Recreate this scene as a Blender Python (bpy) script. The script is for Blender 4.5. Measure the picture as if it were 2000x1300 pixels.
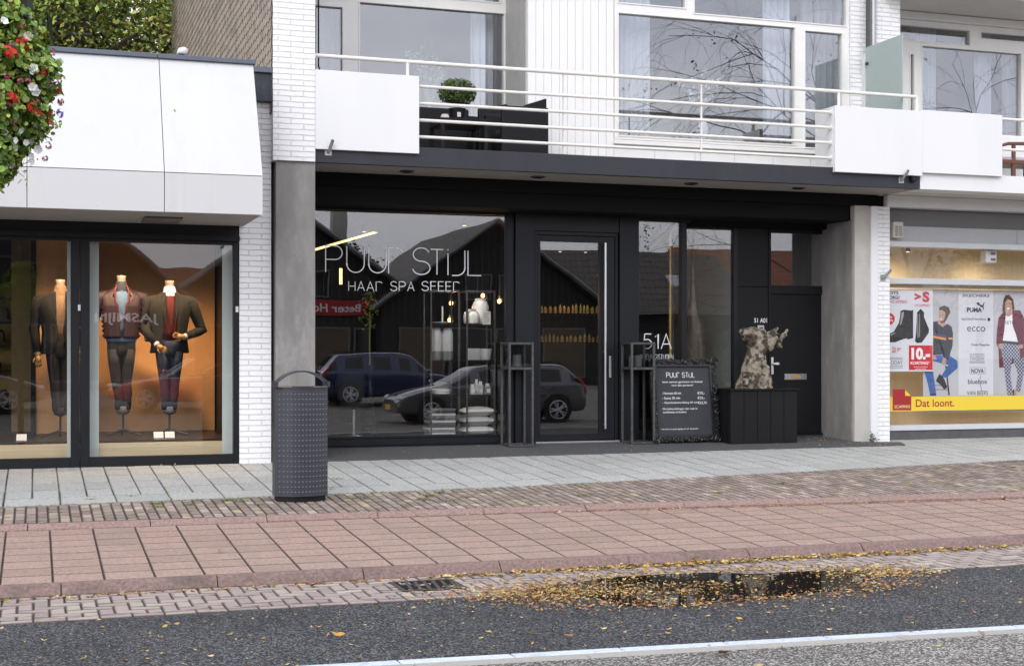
import bpy, math, random
from mathutils import Vector, Matrix, noise
R = math.radians
for o in list(bpy.data.objects): bpy.data.objects.remove(o)
SC = bpy.context.scene
COL = SC.collection
# ---------------------------------------------------------------- camera
F = 2740.0; H = 1.277
ST, CT = 0.3220, 0.94674
cd = bpy.data.cameras.new("camera"); cam = bpy.data.objects.new("camera", cd); COL.objects.link(cam)
cam.location = (0, 0, H); cam.rotation_euler = (R(90), 0, -math.atan2(ST, CT))
cd.sensor_width = 36; cd.lens = F/2000*36; cd.shift_y = 0.02; cd.clip_start = .05; cd.clip_end = 2000
SC.camera = cam
# ---------------------------------------------------------------- light
SUN_EL, SUN_AZ = 36, 214       # overcast: one broad soft sun behind the photographer's left shoulder
w = bpy.data.worlds.new("World"); SC.world = w; w.use_nodes = True
nt = w.node_tree; bg = nt.nodes['Background']; bg.inputs[1].default_value = 0.15
sky = nt.nodes.new('ShaderNodeTexSky'); sky.sky_type = 'NISHITA'; sky.sun_disc = False
sky.sun_elevation = R(SUN_EL); sky.sun_rotation = R(SUN_AZ); sky.air_density = 1; sky.dust_density = 3
hs = nt.nodes.new('ShaderNodeHueSaturation'); hs.inputs['Saturation'].default_value = .08
nt.links.new(sky.outputs[0], hs.inputs['Color'])
vl = nt.nodes.new('ShaderNodeMix'); vl.data_type = 'RGBA'; vl.inputs[0].default_value = .8; vl.inputs[7].default_value = (6.1, 6.12, 6.4, 1)   # cloud veil evens out the clear-sky gradient
nt.links.new(hs.outputs[0], vl.inputs[6])
tc = nt.nodes.new('ShaderNodeTexCoord'); mp = nt.nodes.new('ShaderNodeMapping'); mp.inputs['Scale'].default_value = (1, 1, 2.6)
nz = nt.nodes.new('ShaderNodeTexNoise'); nz.inputs['Scale'].default_value = 2.2; nz.inputs['Detail'].default_value = 5
cr = nt.nodes.new('ShaderNodeValToRGB'); cr.color_ramp.elements[0].position = .3; cr.color_ramp.elements[0].color = (1.2, 1.26, 1.47, 1)
cr.color_ramp.elements[1].position = .68; cr.color_ramp.elements[1].color = (2.3, 2.3, 2.33, 1)
mx = nt.nodes.new('ShaderNodeMix'); mx.data_type = 'RGBA'; mx.blend_type = 'MULTIPLY'; mx.inputs[0].default_value = 1
nt.links.new(tc.outputs['Generated'], mp.inputs[0]); nt.links.new(mp.outputs[0], nz.inputs['Vector'])
nt.links.new(nz.outputs['Fac'], cr.inputs[0]); nt.links.new(vl.outputs[2], mx.inputs[6]); nt.links.new(cr.outputs[0], mx.inputs[7])
nt.links.new(mx.outputs[2], bg.inputs[0])
ld = bpy.data.lights.new("sun", 'SUN'); ld.energy = .8; ld.angle = R(20); ld.color = (1, .97, .93)
sun = bpy.data.objects.new("sun", ld); COL.objects.link(sun)
_d = Vector((math.sin(R(SUN_AZ))*math.cos(R(SUN_EL)), math.cos(R(SUN_AZ))*math.cos(R(SUN_EL)), math.sin(R(SUN_EL))))
sun.rotation_euler = _d.to_track_quat('Z', 'Y').to_euler()
SC.view_settings.view_transform = 'Standard'; SC.view_settings.look = 'None'
SC.view_settings.exposure = 0.04; SC.view_settings.gamma = 1
SC.cycles.max_bounces = 8; SC.cycles.transparent_max_bounces = 14; SC.cycles.caustics_reflective = False; SC.cycles.caustics_refractive = False
SC.cycles.sample_clamp_indirect = 4

# ---------------------------------------------------------------- measuring: a picture point read on a plane at depth Y
def dirs(u):
    a = (u-1000)/F
    return a*CT+ST, CT-a*ST
def pX(u, Y):
    dx, dy = dirs(u); return Y*dx/dy
def pZ(u, v, Y):
    return H+(690-v)/F*Y/dirs(u)[1]
def P(u, v, Y): return (pX(u, Y), Y, pZ(u, v, Y))

# ---------------------------------------------------------------- mesh builder
BASE = {}
rnd = random.Random(7)
class MB:
    def __init__(s): s.v = []; s.f = []; s.c = []
    def add(s, vs, fs, col=None):
        n = len(s.v); s.v.extend([tuple(p) for p in vs])
        for f in fs: s.f.append(tuple(i+n for i in f)); s.c.append(col)
        return s
    def box(s, x0, x1, y0, y1, z0, z1, col=None):
        if x0 > x1: x0, x1 = x1, x0
        if y0 > y1: y0, y1 = y1, y0
        if z0 > z1: z0, z1 = z1, z0
        vs = [(x, y, z) for z in (z0, z1) for y in (y0, y1) for x in (x0, x1)]
        return s.add(vs, [(0,2,3,1),(4,5,7,6),(0,1,5,4),(2,6,7,3),(0,4,6,2),(1,3,7,5)], col)
    def quad(s, a, b, c, d, col=None): return s.add([a, b, c, d], [(0,1,2,3)], col)
    def prism(s, pts, axis, t0, t1, col=None):      # polygon in the plane normal to axis, thickened
        n = len(pts)
        def mk(p, t):
            return {'x': (t, p[0], p[1]), 'y': (p[0], t, p[1]), 'z': (p[0], p[1], t)}[axis]
        vs = [mk(p, t0) for p in pts]+[mk(p, t1) for p in pts]
        fs = [tuple(range(n)), tuple(range(2*n-1, n-1, -1))]+[(i, n+i, n+(i+1) % n, (i+1) % n) for i in range(n)]
        return s.add(vs, fs, col)
    def tube(s, pts, r, n=8, col=None, cap=True):
        pts = [Vector(p) for p in pts]; m = len(pts)
        rs = r if isinstance(r, (list, tuple)) else [r]*m
        vs = []; prev = None
        for i, p in enumerate(pts):
            t = (pts[min(i+1, m-1)]-pts[max(i-1, 0)]).normalized()
            if prev is None:
                a = Vector((0,0,1)) if abs(t.z) < .9 else Vector((1,0,0)); u = t.cross(a).normalized()
            else: u = (prev-t*prev.dot(t)).normalized()
            prev = u; q = t.cross(u)
            for k in range(n):
                an = 2*math.pi*k/n; vs.append(p+(u*math.cos(an)+q*math.sin(an))*rs[i])
        fs = [(i*n+k, i*n+(k+1) % n, (i+1)*n+(k+1) % n, (i+1)*n+k) for i in range(m-1) for k in range(n)]
        if cap: fs += [tuple(range(n-1, -1, -1)), tuple((m-1)*n+k for k in range(n))]
        return s.add(vs, fs, col)
    def cyl(s, a, b, r0, r1=None, n=16, col=None): return s.tube([a, b], [r0, r0 if r1 is None else r1], n, col)
    def lathe(s, x, y, prof, n=24, col=None, sx=1, sy=1):
        vs = [(x+r*sx*math.cos(2*math.pi*k/n), y+r*sy*math.sin(2*math.pi*k/n), z) for r, z in prof for k in range(n)]
        m = len(prof)
        fs = [(i*n+k, i*n+(k+1) % n, (i+1)*n+(k+1) % n, (i+1)*n+k) for i in range(m-1) for k in range(n)]
        fs += [tuple(range(n-1, -1, -1)), tuple((m-1)*n+k for k in range(n))]
        return s.add(vs, fs, col)
    def loft(s, secs, n=16, col=None, power=2.0):    # secs: (cx, cy, cz, rx, ry)
        vs = []
        for cx, cy, cz, rx, ry in secs:
            for k in range(n):
                a = 2*math.pi*k/n; c, q = math.cos(a), math.sin(a); e = 2/power
                vs.append((cx+rx*math.copysign(abs(c)**e, c), cy+ry*math.copysign(abs(q)**e, q), cz))
        m = len(secs)
        fs = [(i*n+k, i*n+(k+1) % n, (i+1)*n+(k+1) % n, (i+1)*n+k) for i in range(m-1) for k in range(n)]
        fs += [tuple(range(n-1, -1, -1)), tuple((m-1)*n+k for k in range(n))]
        return s.add(vs, fs, col)
    def ball(s, c, rx, ry=None, rz=None, n=10, m=7, col=None):
        ry = rx if ry is None else ry; rz = rx if rz is None else rz
        vs = [(c[0], c[1], c[2]-rz)]
        for i in range(1, m):
            ph = -math.pi/2+math.pi*i/m
            for k in range(n):
                a = 2*math.pi*k/n; vs.append((c[0]+rx*math.cos(ph)*math.cos(a), c[1]+ry*math.cos(ph)*math.sin(a), c[2]+rz*math.sin(ph)))
        vs.append((c[0], c[1], c[2]+rz)); L = len(vs)-1
        fs = [(0, 1+(k+1) % n, 1+k) for k in range(n)]
        for i in range(m-2):
            for k in range(n): fs.append((1+i*n+k, 1+i*n+(k+1) % n, 1+(i+1)*n+(k+1) % n, 1+(i+1)*n+k))
        fs += [(1+(m-2)*n+k, 1+(m-2)*n+(k+1) % n, L) for k in range(n)]
        return s.add(vs, fs, col)
    def ribbon(s, pts, wd, Y, T=None, col=None, t=.0012):   # flat stroke in a plane facing -Y, pts (x, z)
        m = len(pts); vs = []
        for i, p in enumerate(pts):
            a = Vector(pts[max(i-1, 0)]); b = Vector(pts[min(i+1, m-1)]); d = (b-a)
            if d.length < 1e-9: d = Vector((1, 0))
            d.normalize(); nn = Vector((-d.y, d.x))
            k = 1.0
            if 0 < i < m-1:
                e = (Vector(pts[i])-a).normalized(); k = 1/max(.5, abs(nn.dot(Vector((-e.y, e.x)))))
            for sg in (1, -1):
                q = Vector(p)+nn*wd*.5*k*sg
                vs.append((q.x, Y, q.y))
        vs = [T(v) if T else v for v in vs]
        return s.add(vs, [(2*i, 2*i+1, 2*i+3, 2*i+2) for i in range(m-1)], col)
    def build(s, name, mat, parent=None, smooth=False, bevel=0, seg=2, local=False, extra=None):
        n0 = len(s.f)
        if extra: s.add(extra[0].v, extra[0].f)
        b = Vector((0,0,0)) if (parent is None or local) else BASE[parent.name]
        me = bpy.data.meshes.new(name)
        me.from_pydata([(x-b[0], y-b[1], z-b[2]) for x, y, z in s.v], [], s.f); me.update()
        if any(c is not None for c in s.c):
            at = me.color_attributes.new('col', 'FLOAT_COLOR', 'CORNER'); buf = []
            for f, c in zip(s.f, s.c):
                c = c or (1, 1, 1); buf.extend([c[0], c[1], c[2], 1.0]*len(f))
            at.data.foreach_set('color', buf)
        o = bpy.data.objects.new(name, me); COL.objects.link(o)
        if mat: me.materials.append(mat)
        if extra:
            me.materials.append(extra[1]); me.polygons.foreach_set('material_index', [0]*n0+[1]*(len(s.f)-n0))
        if smooth:
            me.polygons.foreach_set('use_smooth', [True]*len(me.polygons))
            if smooth != 'all':
                try: me.set_sharp_from_angle(angle=R(40))
                except Exception: pass
        if bevel:
            bv = o.modifiers.new('bevel', 'BEVEL'); bv.width = bevel; bv.segments = seg; bv.limit_method = 'ANGLE'; bv.angle_limit = R(50)
        if parent is not None:
            o.parent = parent; BASE[o.name] = b if not local else Vector((0,0,0))
        else: BASE[o.name] = Vector((0,0,0))
        return o
def tag(o, label=None, cat=None, group=None, kind=None):
    if label: o['label'] = label
    if cat: o['category'] = cat
    if group: o['group'] = group
    if kind: o['kind'] = kind
    return o
def thing(name, label, cat, loc=(0,0,0), group=None, rot=(0,0,0)):
    o = bpy.data.objects.new(name, None); COL.objects.link(o); o.location = loc; o.rotation_euler = rot
    o.empty_display_size = .1; BASE[o.name] = Vector(loc); return tag(o, label, cat, group)
def struct(mb, name, mat, label, **k): return tag(mb.build(name, mat, **k), label, None, None, 'structure')
def copy_tree(o, parent=None):
    c = o.copy(); COL.objects.link(c)
    if parent is not None: c.parent = parent
    for ch in list(o.children): copy_tree(ch, c)
    return c

# ---------------------------------------------------------------- materials
def mat(name, col, rough=.6, metal=0, var=.12, vs=6, bump=0, bs=60, spec=.5, attr=False, emit=None, es=0, dirt=0, dirtcol=(.1,.09,.07), ds=1.5, stretch=(1,1,1), sheen=0, coat=0):
    m = bpy.data.materials.new(name); m.use_nodes = True; t = m.node_tree; N = t.nodes; L = t.links
    b = N['Principled BSDF']; b.inputs['Roughness'].default_value = rough; b.inputs['Metallic'].default_value = metal
    b.inputs['Specular IOR Level'].default_value = spec
    if coat: b.inputs['Coat Weight'].default_value = coat
    if sheen: b.inputs['Sheen Weight'].default_value = sheen
    tcn = N.new('ShaderNodeTexCoord'); mpn = N.new('ShaderNodeMapping'); mpn.inputs['Scale'].default_value = stretch
    L.new(tcn.outputs['Object'], mpn.inputs[0]); vec = mpn.outputs[0]
    base = N.new('ShaderNodeRGB'); base.outputs[0].default_value = (*col, 1); out = base.outputs[0]
    if attr:
        a = N.new('ShaderNodeAttribute'); a.attribute_name = 'col'
        q = N.new('ShaderNodeMix'); q.data_type = 'RGBA'; q.blend_type = 'MULTIPLY'; q.inputs[0].default_value = 1
        L.new(out, q.inputs[6]); L.new(a.outputs[0], q.inputs[7]); out = q.outputs[2]
    if var:
        n = N.new('ShaderNodeTexNoise'); n.inputs['Scale'].default_value = vs; n.inputs['Detail'].default_value = 6; n.inputs['Roughness'].default_value = .65
        L.new(vec, n.inputs['Vector'])
        mr = N.new('ShaderNodeMapRange'); mr.inputs[1].default_value = .25; mr.inputs[2].default_value = .75
        mr.inputs[3].default_value = 1-var; mr.inputs[4].default_value = 1+var; L.new(n.outputs['Fac'], mr.inputs[0])
        q = N.new('ShaderNodeVectorMath'); q.operation = 'SCALE'; L.new(out, q.inputs[0]); L.new(mr.outputs[0], q.inputs['Scale']); out = q.outputs[0]
        mr2 = N.new('ShaderNodeMapRange'); mr2.inputs[3].default_value = max(.02, rough-.08); mr2.inputs[4].default_value = min(1, rough+.1)
        L.new(n.outputs['Fac'], mr2.inputs[0]); L.new(mr2.outputs[0], b.inputs['Roughness'])
    if dirt:
        n = N.new('ShaderNodeTexNoise'); n.inputs['Scale'].default_value = ds; n.inputs['Detail'].default_value = 8; n.inputs['Roughness'].default_value = .7
        L.new(vec, n.inputs['Vector'])
        mr = N.new('ShaderNodeMapRange'); mr.inputs[1].default_value = .52; mr.inputs[2].default_value = .75; mr.inputs[4].default_value = dirt
        L.new(n.outputs['Fac'], mr.inputs[0])
        q = N.new('ShaderNodeMix'); q.data_type = 'RGBA'; L.new(mr.outputs[0], q.inputs[0]); L.new(out, q.inputs[6]); q.inputs[7].default_value = (*dirtcol, 1); out = q.outputs[2]
    L.new(out, b.inputs['Base Color'])
    if bump:
        n = N.new('ShaderNodeTexNoise'); n.inputs['Scale'].default_value = bs; n.inputs['Detail'].default_value = 4; L.new(vec, n.inputs['Vector'])
        bp = N.new('ShaderNodeBump'); bp.inputs['Strength'].default_value = bump; bp.inputs['Distance'].default_value = .01
        L.new(n.outputs['Fac'], bp.inputs['Height']); L.new(bp.outputs[0], b.inputs['Normal'])
    if emit: b.inputs['Emission Color'].default_value = (*emit, 1); b.inputs['Emission Strength'].default_value = es
    return m
def brickmat(name, col, bw=.215, rh=.067, mortar=.008, mcol=None, bump=.5, side=False, var=.06, rough=.6, col2=None, off=.5):
    m = bpy.data.materials.new(name); m.use_nodes = True; t = m.node_tree; N = t.nodes; L = t.links
    b = N['Principled BSDF']; b.inputs['Roughness'].default_value = rough
    g = N.new('ShaderNodeTexCoord'); sp = N.new('ShaderNodeSeparateXYZ'); cb = N.new('ShaderNodeCombineXYZ')
    L.new(g.outputs['Object'], sp.inputs[0]); L.new(sp.outputs['Y' if side else 'X'], cb.inputs[0]); L.new(sp.outputs['Z'], cb.inputs[1])
    nd = N.new('ShaderNodeTexNoise'); nd.inputs['Scale'].default_value = 9; L.new(cb.outputs[0], nd.inputs['Vector'])
    ad = N.new('ShaderNodeVectorMath'); ad.operation = 'SCALE'; ad.inputs['Scale'].default_value = .014; L.new(nd.outputs['Color'], ad.inputs[0])
    a2 = N.new('ShaderNodeVectorMath'); L.new(cb.outputs[0], a2.inputs[0]); L.new(ad.outputs[0], a2.inputs[1])
    br = N.new('ShaderNodeTexBrick'); br.offset = off; br.inputs['Scale'].default_value = 1; br.inputs['Brick Width'].default_value = bw; br.inputs['Row Height'].default_value = rh
    br.inputs['Mortar Size'].default_value = mortar; br.inputs['Mortar Smooth'].default_value = .6
    c2 = col2 or tuple(min(1, c*(1-var)) for c in col)
    br.inputs['Color1'].default_value = (*col, 1); br.inputs['Color2'].default_value = (*c2, 1); br.inputs['Mortar'].default_value = (*(mcol or tuple(c*.8 for c in col)), 1)
    L.new(a2.outputs[0], br.inputs['Vector'])
    n = N.new('ShaderNodeTexNoise'); n.inputs['Scale'].default_value = 25; n.inputs['Detail'].default_value = 5; L.new(cb.outputs[0], n.inputs['Vector'])
    mr = N.new('ShaderNodeMapRange'); mr.inputs[3].default_value = 1-var; mr.inputs[4].default_value = 1+var; L.new(n.outputs['Fac'], mr.inputs[0])
    q = N.new('ShaderNodeVectorMath'); q.operation = 'SCALE'; L.new(br.outputs['Color'], q.inputs[0]); L.new(mr.outputs[0], q.inputs['Scale']); L.new(q.outputs[0], b.inputs['Base Color'])
    inv = N.new('ShaderNodeMath'); inv.operation = 'MULTIPLY_ADD'; inv.inputs[1].default_value = -1; L.new(br.outputs['Fac'], inv.inputs[0]); 
    ns = N.new('ShaderNodeMath'); ns.operation = 'MULTIPLY'; ns.inputs[1].default_value = .35; L.new(n.outputs['Fac'], ns.inputs[0]); L.new(ns.outputs[0], inv.inputs[2])
    bp = N.new('ShaderNodeBump'); bp.inputs['Strength'].default_value = bump; bp.inputs['Distance'].default_value = .012; L.new(inv.outputs[0], bp.inputs['Height']); L.new(bp.outputs[0], b.inputs['Normal'])
    return m
def glassmat(name, r0=.05, tint=(1,1,1), rough=0, wave=.0007):
    m = bpy.data.materials.new(name); m.use_nodes = True; t = m.node_tree; N = t.nodes; L = t.links; N.remove(N['Principled BSDF'])
    out = N['Material Output']; tr = N.new('ShaderNodeBsdfTransparent'); tr.inputs[0].default_value = (*tint, 1)
    gl = N.new('ShaderNodeBsdfGlossy'); gl.inputs['Roughness'].default_value = rough; ms = N.new('ShaderNodeMixShader')
    lw = N.new('ShaderNodeLayerWeight'); lw.inputs[0].default_value = .5
    pw = N.new('ShaderNodeMath'); pw.operation = 'POWER'; pw.inputs[1].default_value = 5; L.new(lw.outputs['Facing'], pw.inputs[0])
    ma = N.new('ShaderNodeMath'); ma.operation = 'MULTIPLY_ADD'; ma.inputs[1].default_value = 1-r0; ma.inputs[2].default_value = r0; L.new(pw.outputs[0], ma.inputs[0])
    tx = N.new('ShaderNodeTexCoord'); nn = N.new('ShaderNodeTexNoise'); nn.inputs['Scale'].default_value = 1.4; nn.inputs['Detail'].default_value = 1; L.new(tx.outputs['Object'], nn.inputs['Vector'])
    bp = N.new('ShaderNodeBump'); bp.inputs['Strength'].default_value = 1; bp.inputs['Distance'].default_value = wave; L.new(nn.outputs['Fac'], bp.inputs['Height']); L.new(bp.outputs[0], gl.inputs['Normal'])
    L.new(ma.outputs[0], ms.inputs[0]); L.new(tr.outputs[0], ms.inputs[1]); L.new(gl.outputs[0], ms.inputs[2]); L.new(ms.outputs[0], out.inputs[0])
    return m
M = {}
M['brick_white'] = brickmat('white_painted_brick', (.88, .88, .87), bw=.31, mcol=(.83, .83, .82), mortar=.006, bump=1.0, rough=.5, var=.03)
M['concrete'] = mat('concrete', (.26, .25, .235), .85, var=.3, vs=3, bump=.3, bs=40, dirt=.6, dirtcol=(.38,.375,.36), ds=6, stretch=(1,1,.35))
M['concrete_pale'] = mat('pale_concrete', (.50, .48, .44), .85, var=.14, vs=4, bump=.2, bs=50, dirt=.3, dirtcol=(.3,.27,.22), ds=2)
M['white'] = mat('white_paint', (.78, .78, .78), .45, var=.04, vs=1.2, bump=.06, bs=6, stretch=(1,1,.2), dirt=.10, dirtcol=(.5,.5,.47), ds=1.2)
M['panel'] = mat('white_facade_panel', (.60, .60, .595), .35, var=.03, vs=.8, dirt=.35, dirtcol=(.50,.50,.47), ds=3, stretch=(1,1,.10), bump=.05, bs=3)
M['rail'] = mat('ivory_rail_paint', (.78, .76, .71), .35, var=.03)
M['frame_cream'] = mat('cream_window_frame', (.80, .785, .75), .45, var=.04, vs=3)
M['clad'] = mat('white_cladding', (.82, .815, .80), .5, var=.04, vs=2, dirt=.12, dirtcol=(.55,.53,.48), ds=1.3, stretch=(1,1,.4))
M['black'] = mat('black_timber', (.0045, .005, .006), .55, var=.25, vs=5, bump=.1, bs=30, spec=.3)
M['soot'] = mat('near_black_boarding', (.006, .006, .007), .8, var=.2, spec=.2)
M['anthracite'] = mat('anthracite_frame', (.0055, .0066, .0096), .45, var=.15, vs=4, spec=.35)
M['slab'] = mat('anthracite_fascia', (.021, .023, .030), .5, var=.18, vs=1.5, dirt=.25, dirtcol=(.06,.06,.068), ds=2.5, stretch=(1,1,.3))
M['coping'] = mat('grey_metal_coping', (.12, .135, .17), .4, metal=.3, var=.15, vs=3)
M['navy'] = mat('navy_board', (.025, .03, .045), .45, var=.15, dirt=.1, dirtcol=(.3,.3,.3), ds=8)
M['soffit'] = mat('grey_soffit', (.36, .34, .31), .8, var=.1, vs=3, bump=.1, bs=80)
M['soffit_white'] = mat('off_white_soffit', (.62, .61, .58), .8, var=.06, vs=3)
M['slate'] = mat('brown_slate', (.36, .30, .24), .8, var=.3, vs=14, attr=True, bump=.3, bs=60)
M['glass'] = glassmat('shop_glass', .115)
M['glass_up'] = glassmat('upstairs_glass', .19, (.9,.92,.95))
M['glass_shop2'] = glassmat('clothing_shop_glass', .065)
M['glass_poster'] = glassmat('poster_window_glass', .028)
M['glass_lantern'] = glassmat('lantern_glass', .04, (.86,.88,.88))
M['steel'] = mat('brushed_steel', (.62, .62, .61), .3, metal=1, var=.08, vs=20)
M['galv'] = mat('galvanised_steel', (.42, .43, .43), .45, metal=.8, var=.2, vs=30)
M['rawsteel'] = mat('raw_dark_steel', (.10, .098, .096), .42, metal=.6, var=.35, vs=18)
M['ink'] = mat('white_vinyl', (.82, .82, .82), .5, var=0)
M['plastic_white'] = mat('white_plastic', (.7, .7, .68), .4, var=.03)
M['darkglass'] = mat('smoked_glass', (.01, .01, .012), .05, var=0)
M['darkroom'] = mat('dark_room_paint', (.012, .012, .013), .8, var=.2, vs=1)
M['roomgrey'] = mat('grey_room_paint', (.10, .10, .11), .85, var=.15, vs=.8)
M['beige'] = mat('beige_backdrop', (.72, .37, .15), .8, var=.25, vs=1.0)
M['wood_floor'] = mat('pale_oak_boards', (.62, .50, .30), .4, var=.14, vs=3, stretch=(.5, 2, 12))
M['platform'] = mat('black_platform', (.012, .012, .012), .35, var=.2)
M['curtain'] = mat('white_net_curtain', (.72, .74, .76), .9, var=.04, vs=4)
M['curtain_grey'] = mat('grey_curtain', (.42, .43, .44), .9, var=.06, vs=4)
M['skin'] = mat('mannequin_resin', (.25, .19, .15), .5, var=.05)
M['rattan'] = mat('black_rattan', (.007, .007, .009), .5, var=.5, vs=90, bump=.8, bs=90, spec=.3)
M['chalk'] = mat('chalkboard', (.035, .037, .042), .75, var=.3, vs=3, dirt=.15, dirtcol=(.09,.09,.09), ds=5)
M['ornate'] = mat('glossy_black_carving', (.010, .010, .011), .28, var=.2, vs=20)
M['planter'] = mat('black_stained_planks', (.005, .005, .0055), .6, spec=.3, var=.45, vs=9, stretch=(3,3,.6), bump=.25, bs=30)
M['bin'] = mat('bin_grey_blue_paint', (.047, .050, .060), .42, metal=.2, var=.08, vs=5)
M['bindot'] = mat('bin_dimple_paint', (.15, .16, .19), .3, metal=.5, var=0)
M['leaf_fallen'] = mat('fallen_leaves', (.9, .9, .9), .6, var=.2, vs=30, attr=True)
M['leaf'] = mat('leaves', (1, 1, 1), .5, var=.25, vs=6, attr=True)
M['bark'] = mat('bark', (.06, .048, .036), .9, var=.3, vs=10, bump=.5)
# ================================================================ GROUND
def lerp(pts, x):
    if x <= pts[0][0]: a, b = pts[0], pts[1]
    elif x >= pts[-1][0]: a, b = pts[-2], pts[-1]
    else:
        for a, b in zip(pts, pts[1:]):
            if a[0] <= x <= b[0]: break
    return a[1]+(b[1]-a[1])*(x-a[0])/(b[0]-a[0])
SL = .0445
def Yw(X): return lerp([(-1, 14.29), (4.95, 14.57), (12.5, 15.55)], X)
def Yk(X): return 13.30-.018*X if X < 4.5 else 13.22-.06*(X-4.5)
def zs(Y): return -SL*(18.7-Y) if Y < 18.7 else 0
def zg(X, Y):                       # ground height anywhere
    if Y > Yk(X)-.12: return zs(Y)
    if Y > 10.72: return zs(Y)-.05
    if Y > 7.6: return -.48+.02*(10.72-Y)/3
    return lerp([(-40,-.1), (-4,-.12), (-1,-.25), (3,-.42), (7.6,-.46)], Y)
XL, XR = -4.0, 24.0
def vary(c, k): 
    q = 1+rnd.uniform(-k, k); return tuple(min(1, x*q) for x in c)
def paver(mb, x0, x1, y0, y1, Yof, Zof, gap=.006, col=(1,1,1), tilt=.002, ch=.004, skew=0, grime=.42):
    vs = []; j = [rnd.uniform(-tilt, tilt) for _ in range(4)]; g = gap/2
    cs = [(x0+g, y0+g), (x1-g, y0+g), (x1-g, y1-g), (x0+g, y1-g)]
    ins = [(x0+g+ch, y0+g+ch), (x1-g-ch, y0+g+ch), (x1-g-ch, y1-g-ch), (x0+g+ch, y1-g-ch)]
    for k, (x, y) in enumerate(ins): Y = Yof(x, y); vs.append((x+skew*y, Y, Zof(x, Y)+j[k]))
    for k, (x, y) in enumerate(cs): Y = Yof(x, y); vs.append((x+skew*y, Y, Zof(x, Y)+j[k]-ch*.9))
    for k, (x, y) in enumerate(cs): Y = Yof(x, y); vs.append((x+skew*y, Y, Zof(x, Y)-.022))
    fs = [(0,1,2,3)]+[(4+i, 4+(i+1) % 4, (i+1) % 4, i) for i in range(4)]+[(8+i, 8+(i+1) % 4, 4+(i+1) % 4, 4+i) for i in range(4)]
    mb.add(vs, fs[:1], col); n_ = len(mb.v)-12; dk = tuple(c*grime for c in col)
    for f in fs[1:]: mb.f.append(tuple(i+n_ for i in f)); mb.c.append(dk)
m_bed = mat('joint_sand_and_moss', (.055, .052, .038), .95, var=.4, vs=25, dirt=1.0, dirtcol=(.07,.10,.02), ds=4)
# wide base ground
g = MB(); g.quad((-400,-400,-.75), (500,-400,-.75), (500,400,-.75), (-400,400,-.75))
struct(g, 'ground', mat('far_ground', (.12,.12,.11), .9, bump=.1), 'wide grey ground the street stands on')
# beds under the pavings
b = MB()
def sheet(mb, Ya, Yb, dz, n=14, x0=-40, x1=70, ny=1):
    xs = [x0, -5]+[XL+(XR-XL)*i/n for i in range(n+1)]+[x1]
    for i in range(len(xs)-1):
        for j in range(ny):
            def pt(x, t):
                ya = Ya(x) if callable(Ya) else Ya; yb = Yb(x) if callable(Yb) else Yb
                y = ya+(yb-ya)*t; return (x, y, dz(x, y))
            mb.quad(pt(xs[i], j/ny), pt(xs[i+1], j/ny), pt(xs[i+1], (j+1)/ny), pt(xs[i], (j+1)/ny))
sheet(b, lambda x: Yk(x)-.02, 30, lambda x, y: zs(y)-.014, ny=4)
sheet(b, 10.74, lambda x: Yk(x)-.10, lambda x, y: zs(y)-.05-.014, ny=2)
sheet(b, 9.6, 10.7, lambda x, y: zg(x, 10)-.012)
struct(b, 'paving_bed', m_bed, 'dark mossy sand showing between the paving')
# white concrete tiles
m_wt = mat('pale_concrete_tile', (.43, .43, .405), .8, var=.5, vs=38, bump=.5, bs=160, attr=True, dirt=.25, dirtcol=(.3,.3,.28), ds=1.4)
t = MB(); 
for j in range(12):
    s0 = j*.42; h_ = .42
    bw = .53
    if j >= 1: s0 = .50+(j-1)*.53; h_ = .53
    else: s0, h_ = 0, .50
    if s0 > 4.9: break
    x = XL
    while x < XR:
        bwx = .53 if j == 0 else .265
        paver(t, x, x+bwx, s0, s0+h_, lambda X, s: Yw(X)+s, lambda X, Y: zs(Y), gap=rnd.choice((.005, .008, .012)), col=vary((1,1,1), .13), tilt=.003, ch=.007, grime=.62)
        x += bwx
struct(t, 'white_pavement', m_wt, 'pale grey concrete slabs with mossy joints before the shopfronts')
# clinker strip
m_cl = mat('clinker_brick', (1, 1, 1), .8, var=.18, vs=30, bump=.4, bs=120, attr=True)
t = MB(); pal = [(.25,.19,.155), (.29,.225,.185), (.23,.18,.155), (.31,.245,.20), (.27,.21,.175), (.25,.21,.17)]
x = XL
while x < XR:
    wd = .098; s = -rnd.choice((0, .1))
    sx = rnd.uniform(-.004, .004)
    while s < 2.6:
        hh = .2; s0 = max(s, 0); smax = Yw(x)-Yk(x)-.005
        if s0 >= smax: break
        s1 = min(s+hh, smax)
        if s1-s0 > .02:
            c = (.42,.35,.22) if rnd.random() < .035 else ((.38,.30,.26) if rnd.random() < .15 else rnd.choice(pal))
            paver(t, x, x+wd, s0, s1, lambda X, q: Yk(X)+q, lambda X, Y: zs(Y)-.002, gap=.008, col=vary(c, .16), tilt=.0035, ch=.008)
        s += hh
    x += wd
struct(t, 'clinker_strip', m_cl, 'strip of mauve and brown clinker bricks beside the slabs')
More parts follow.
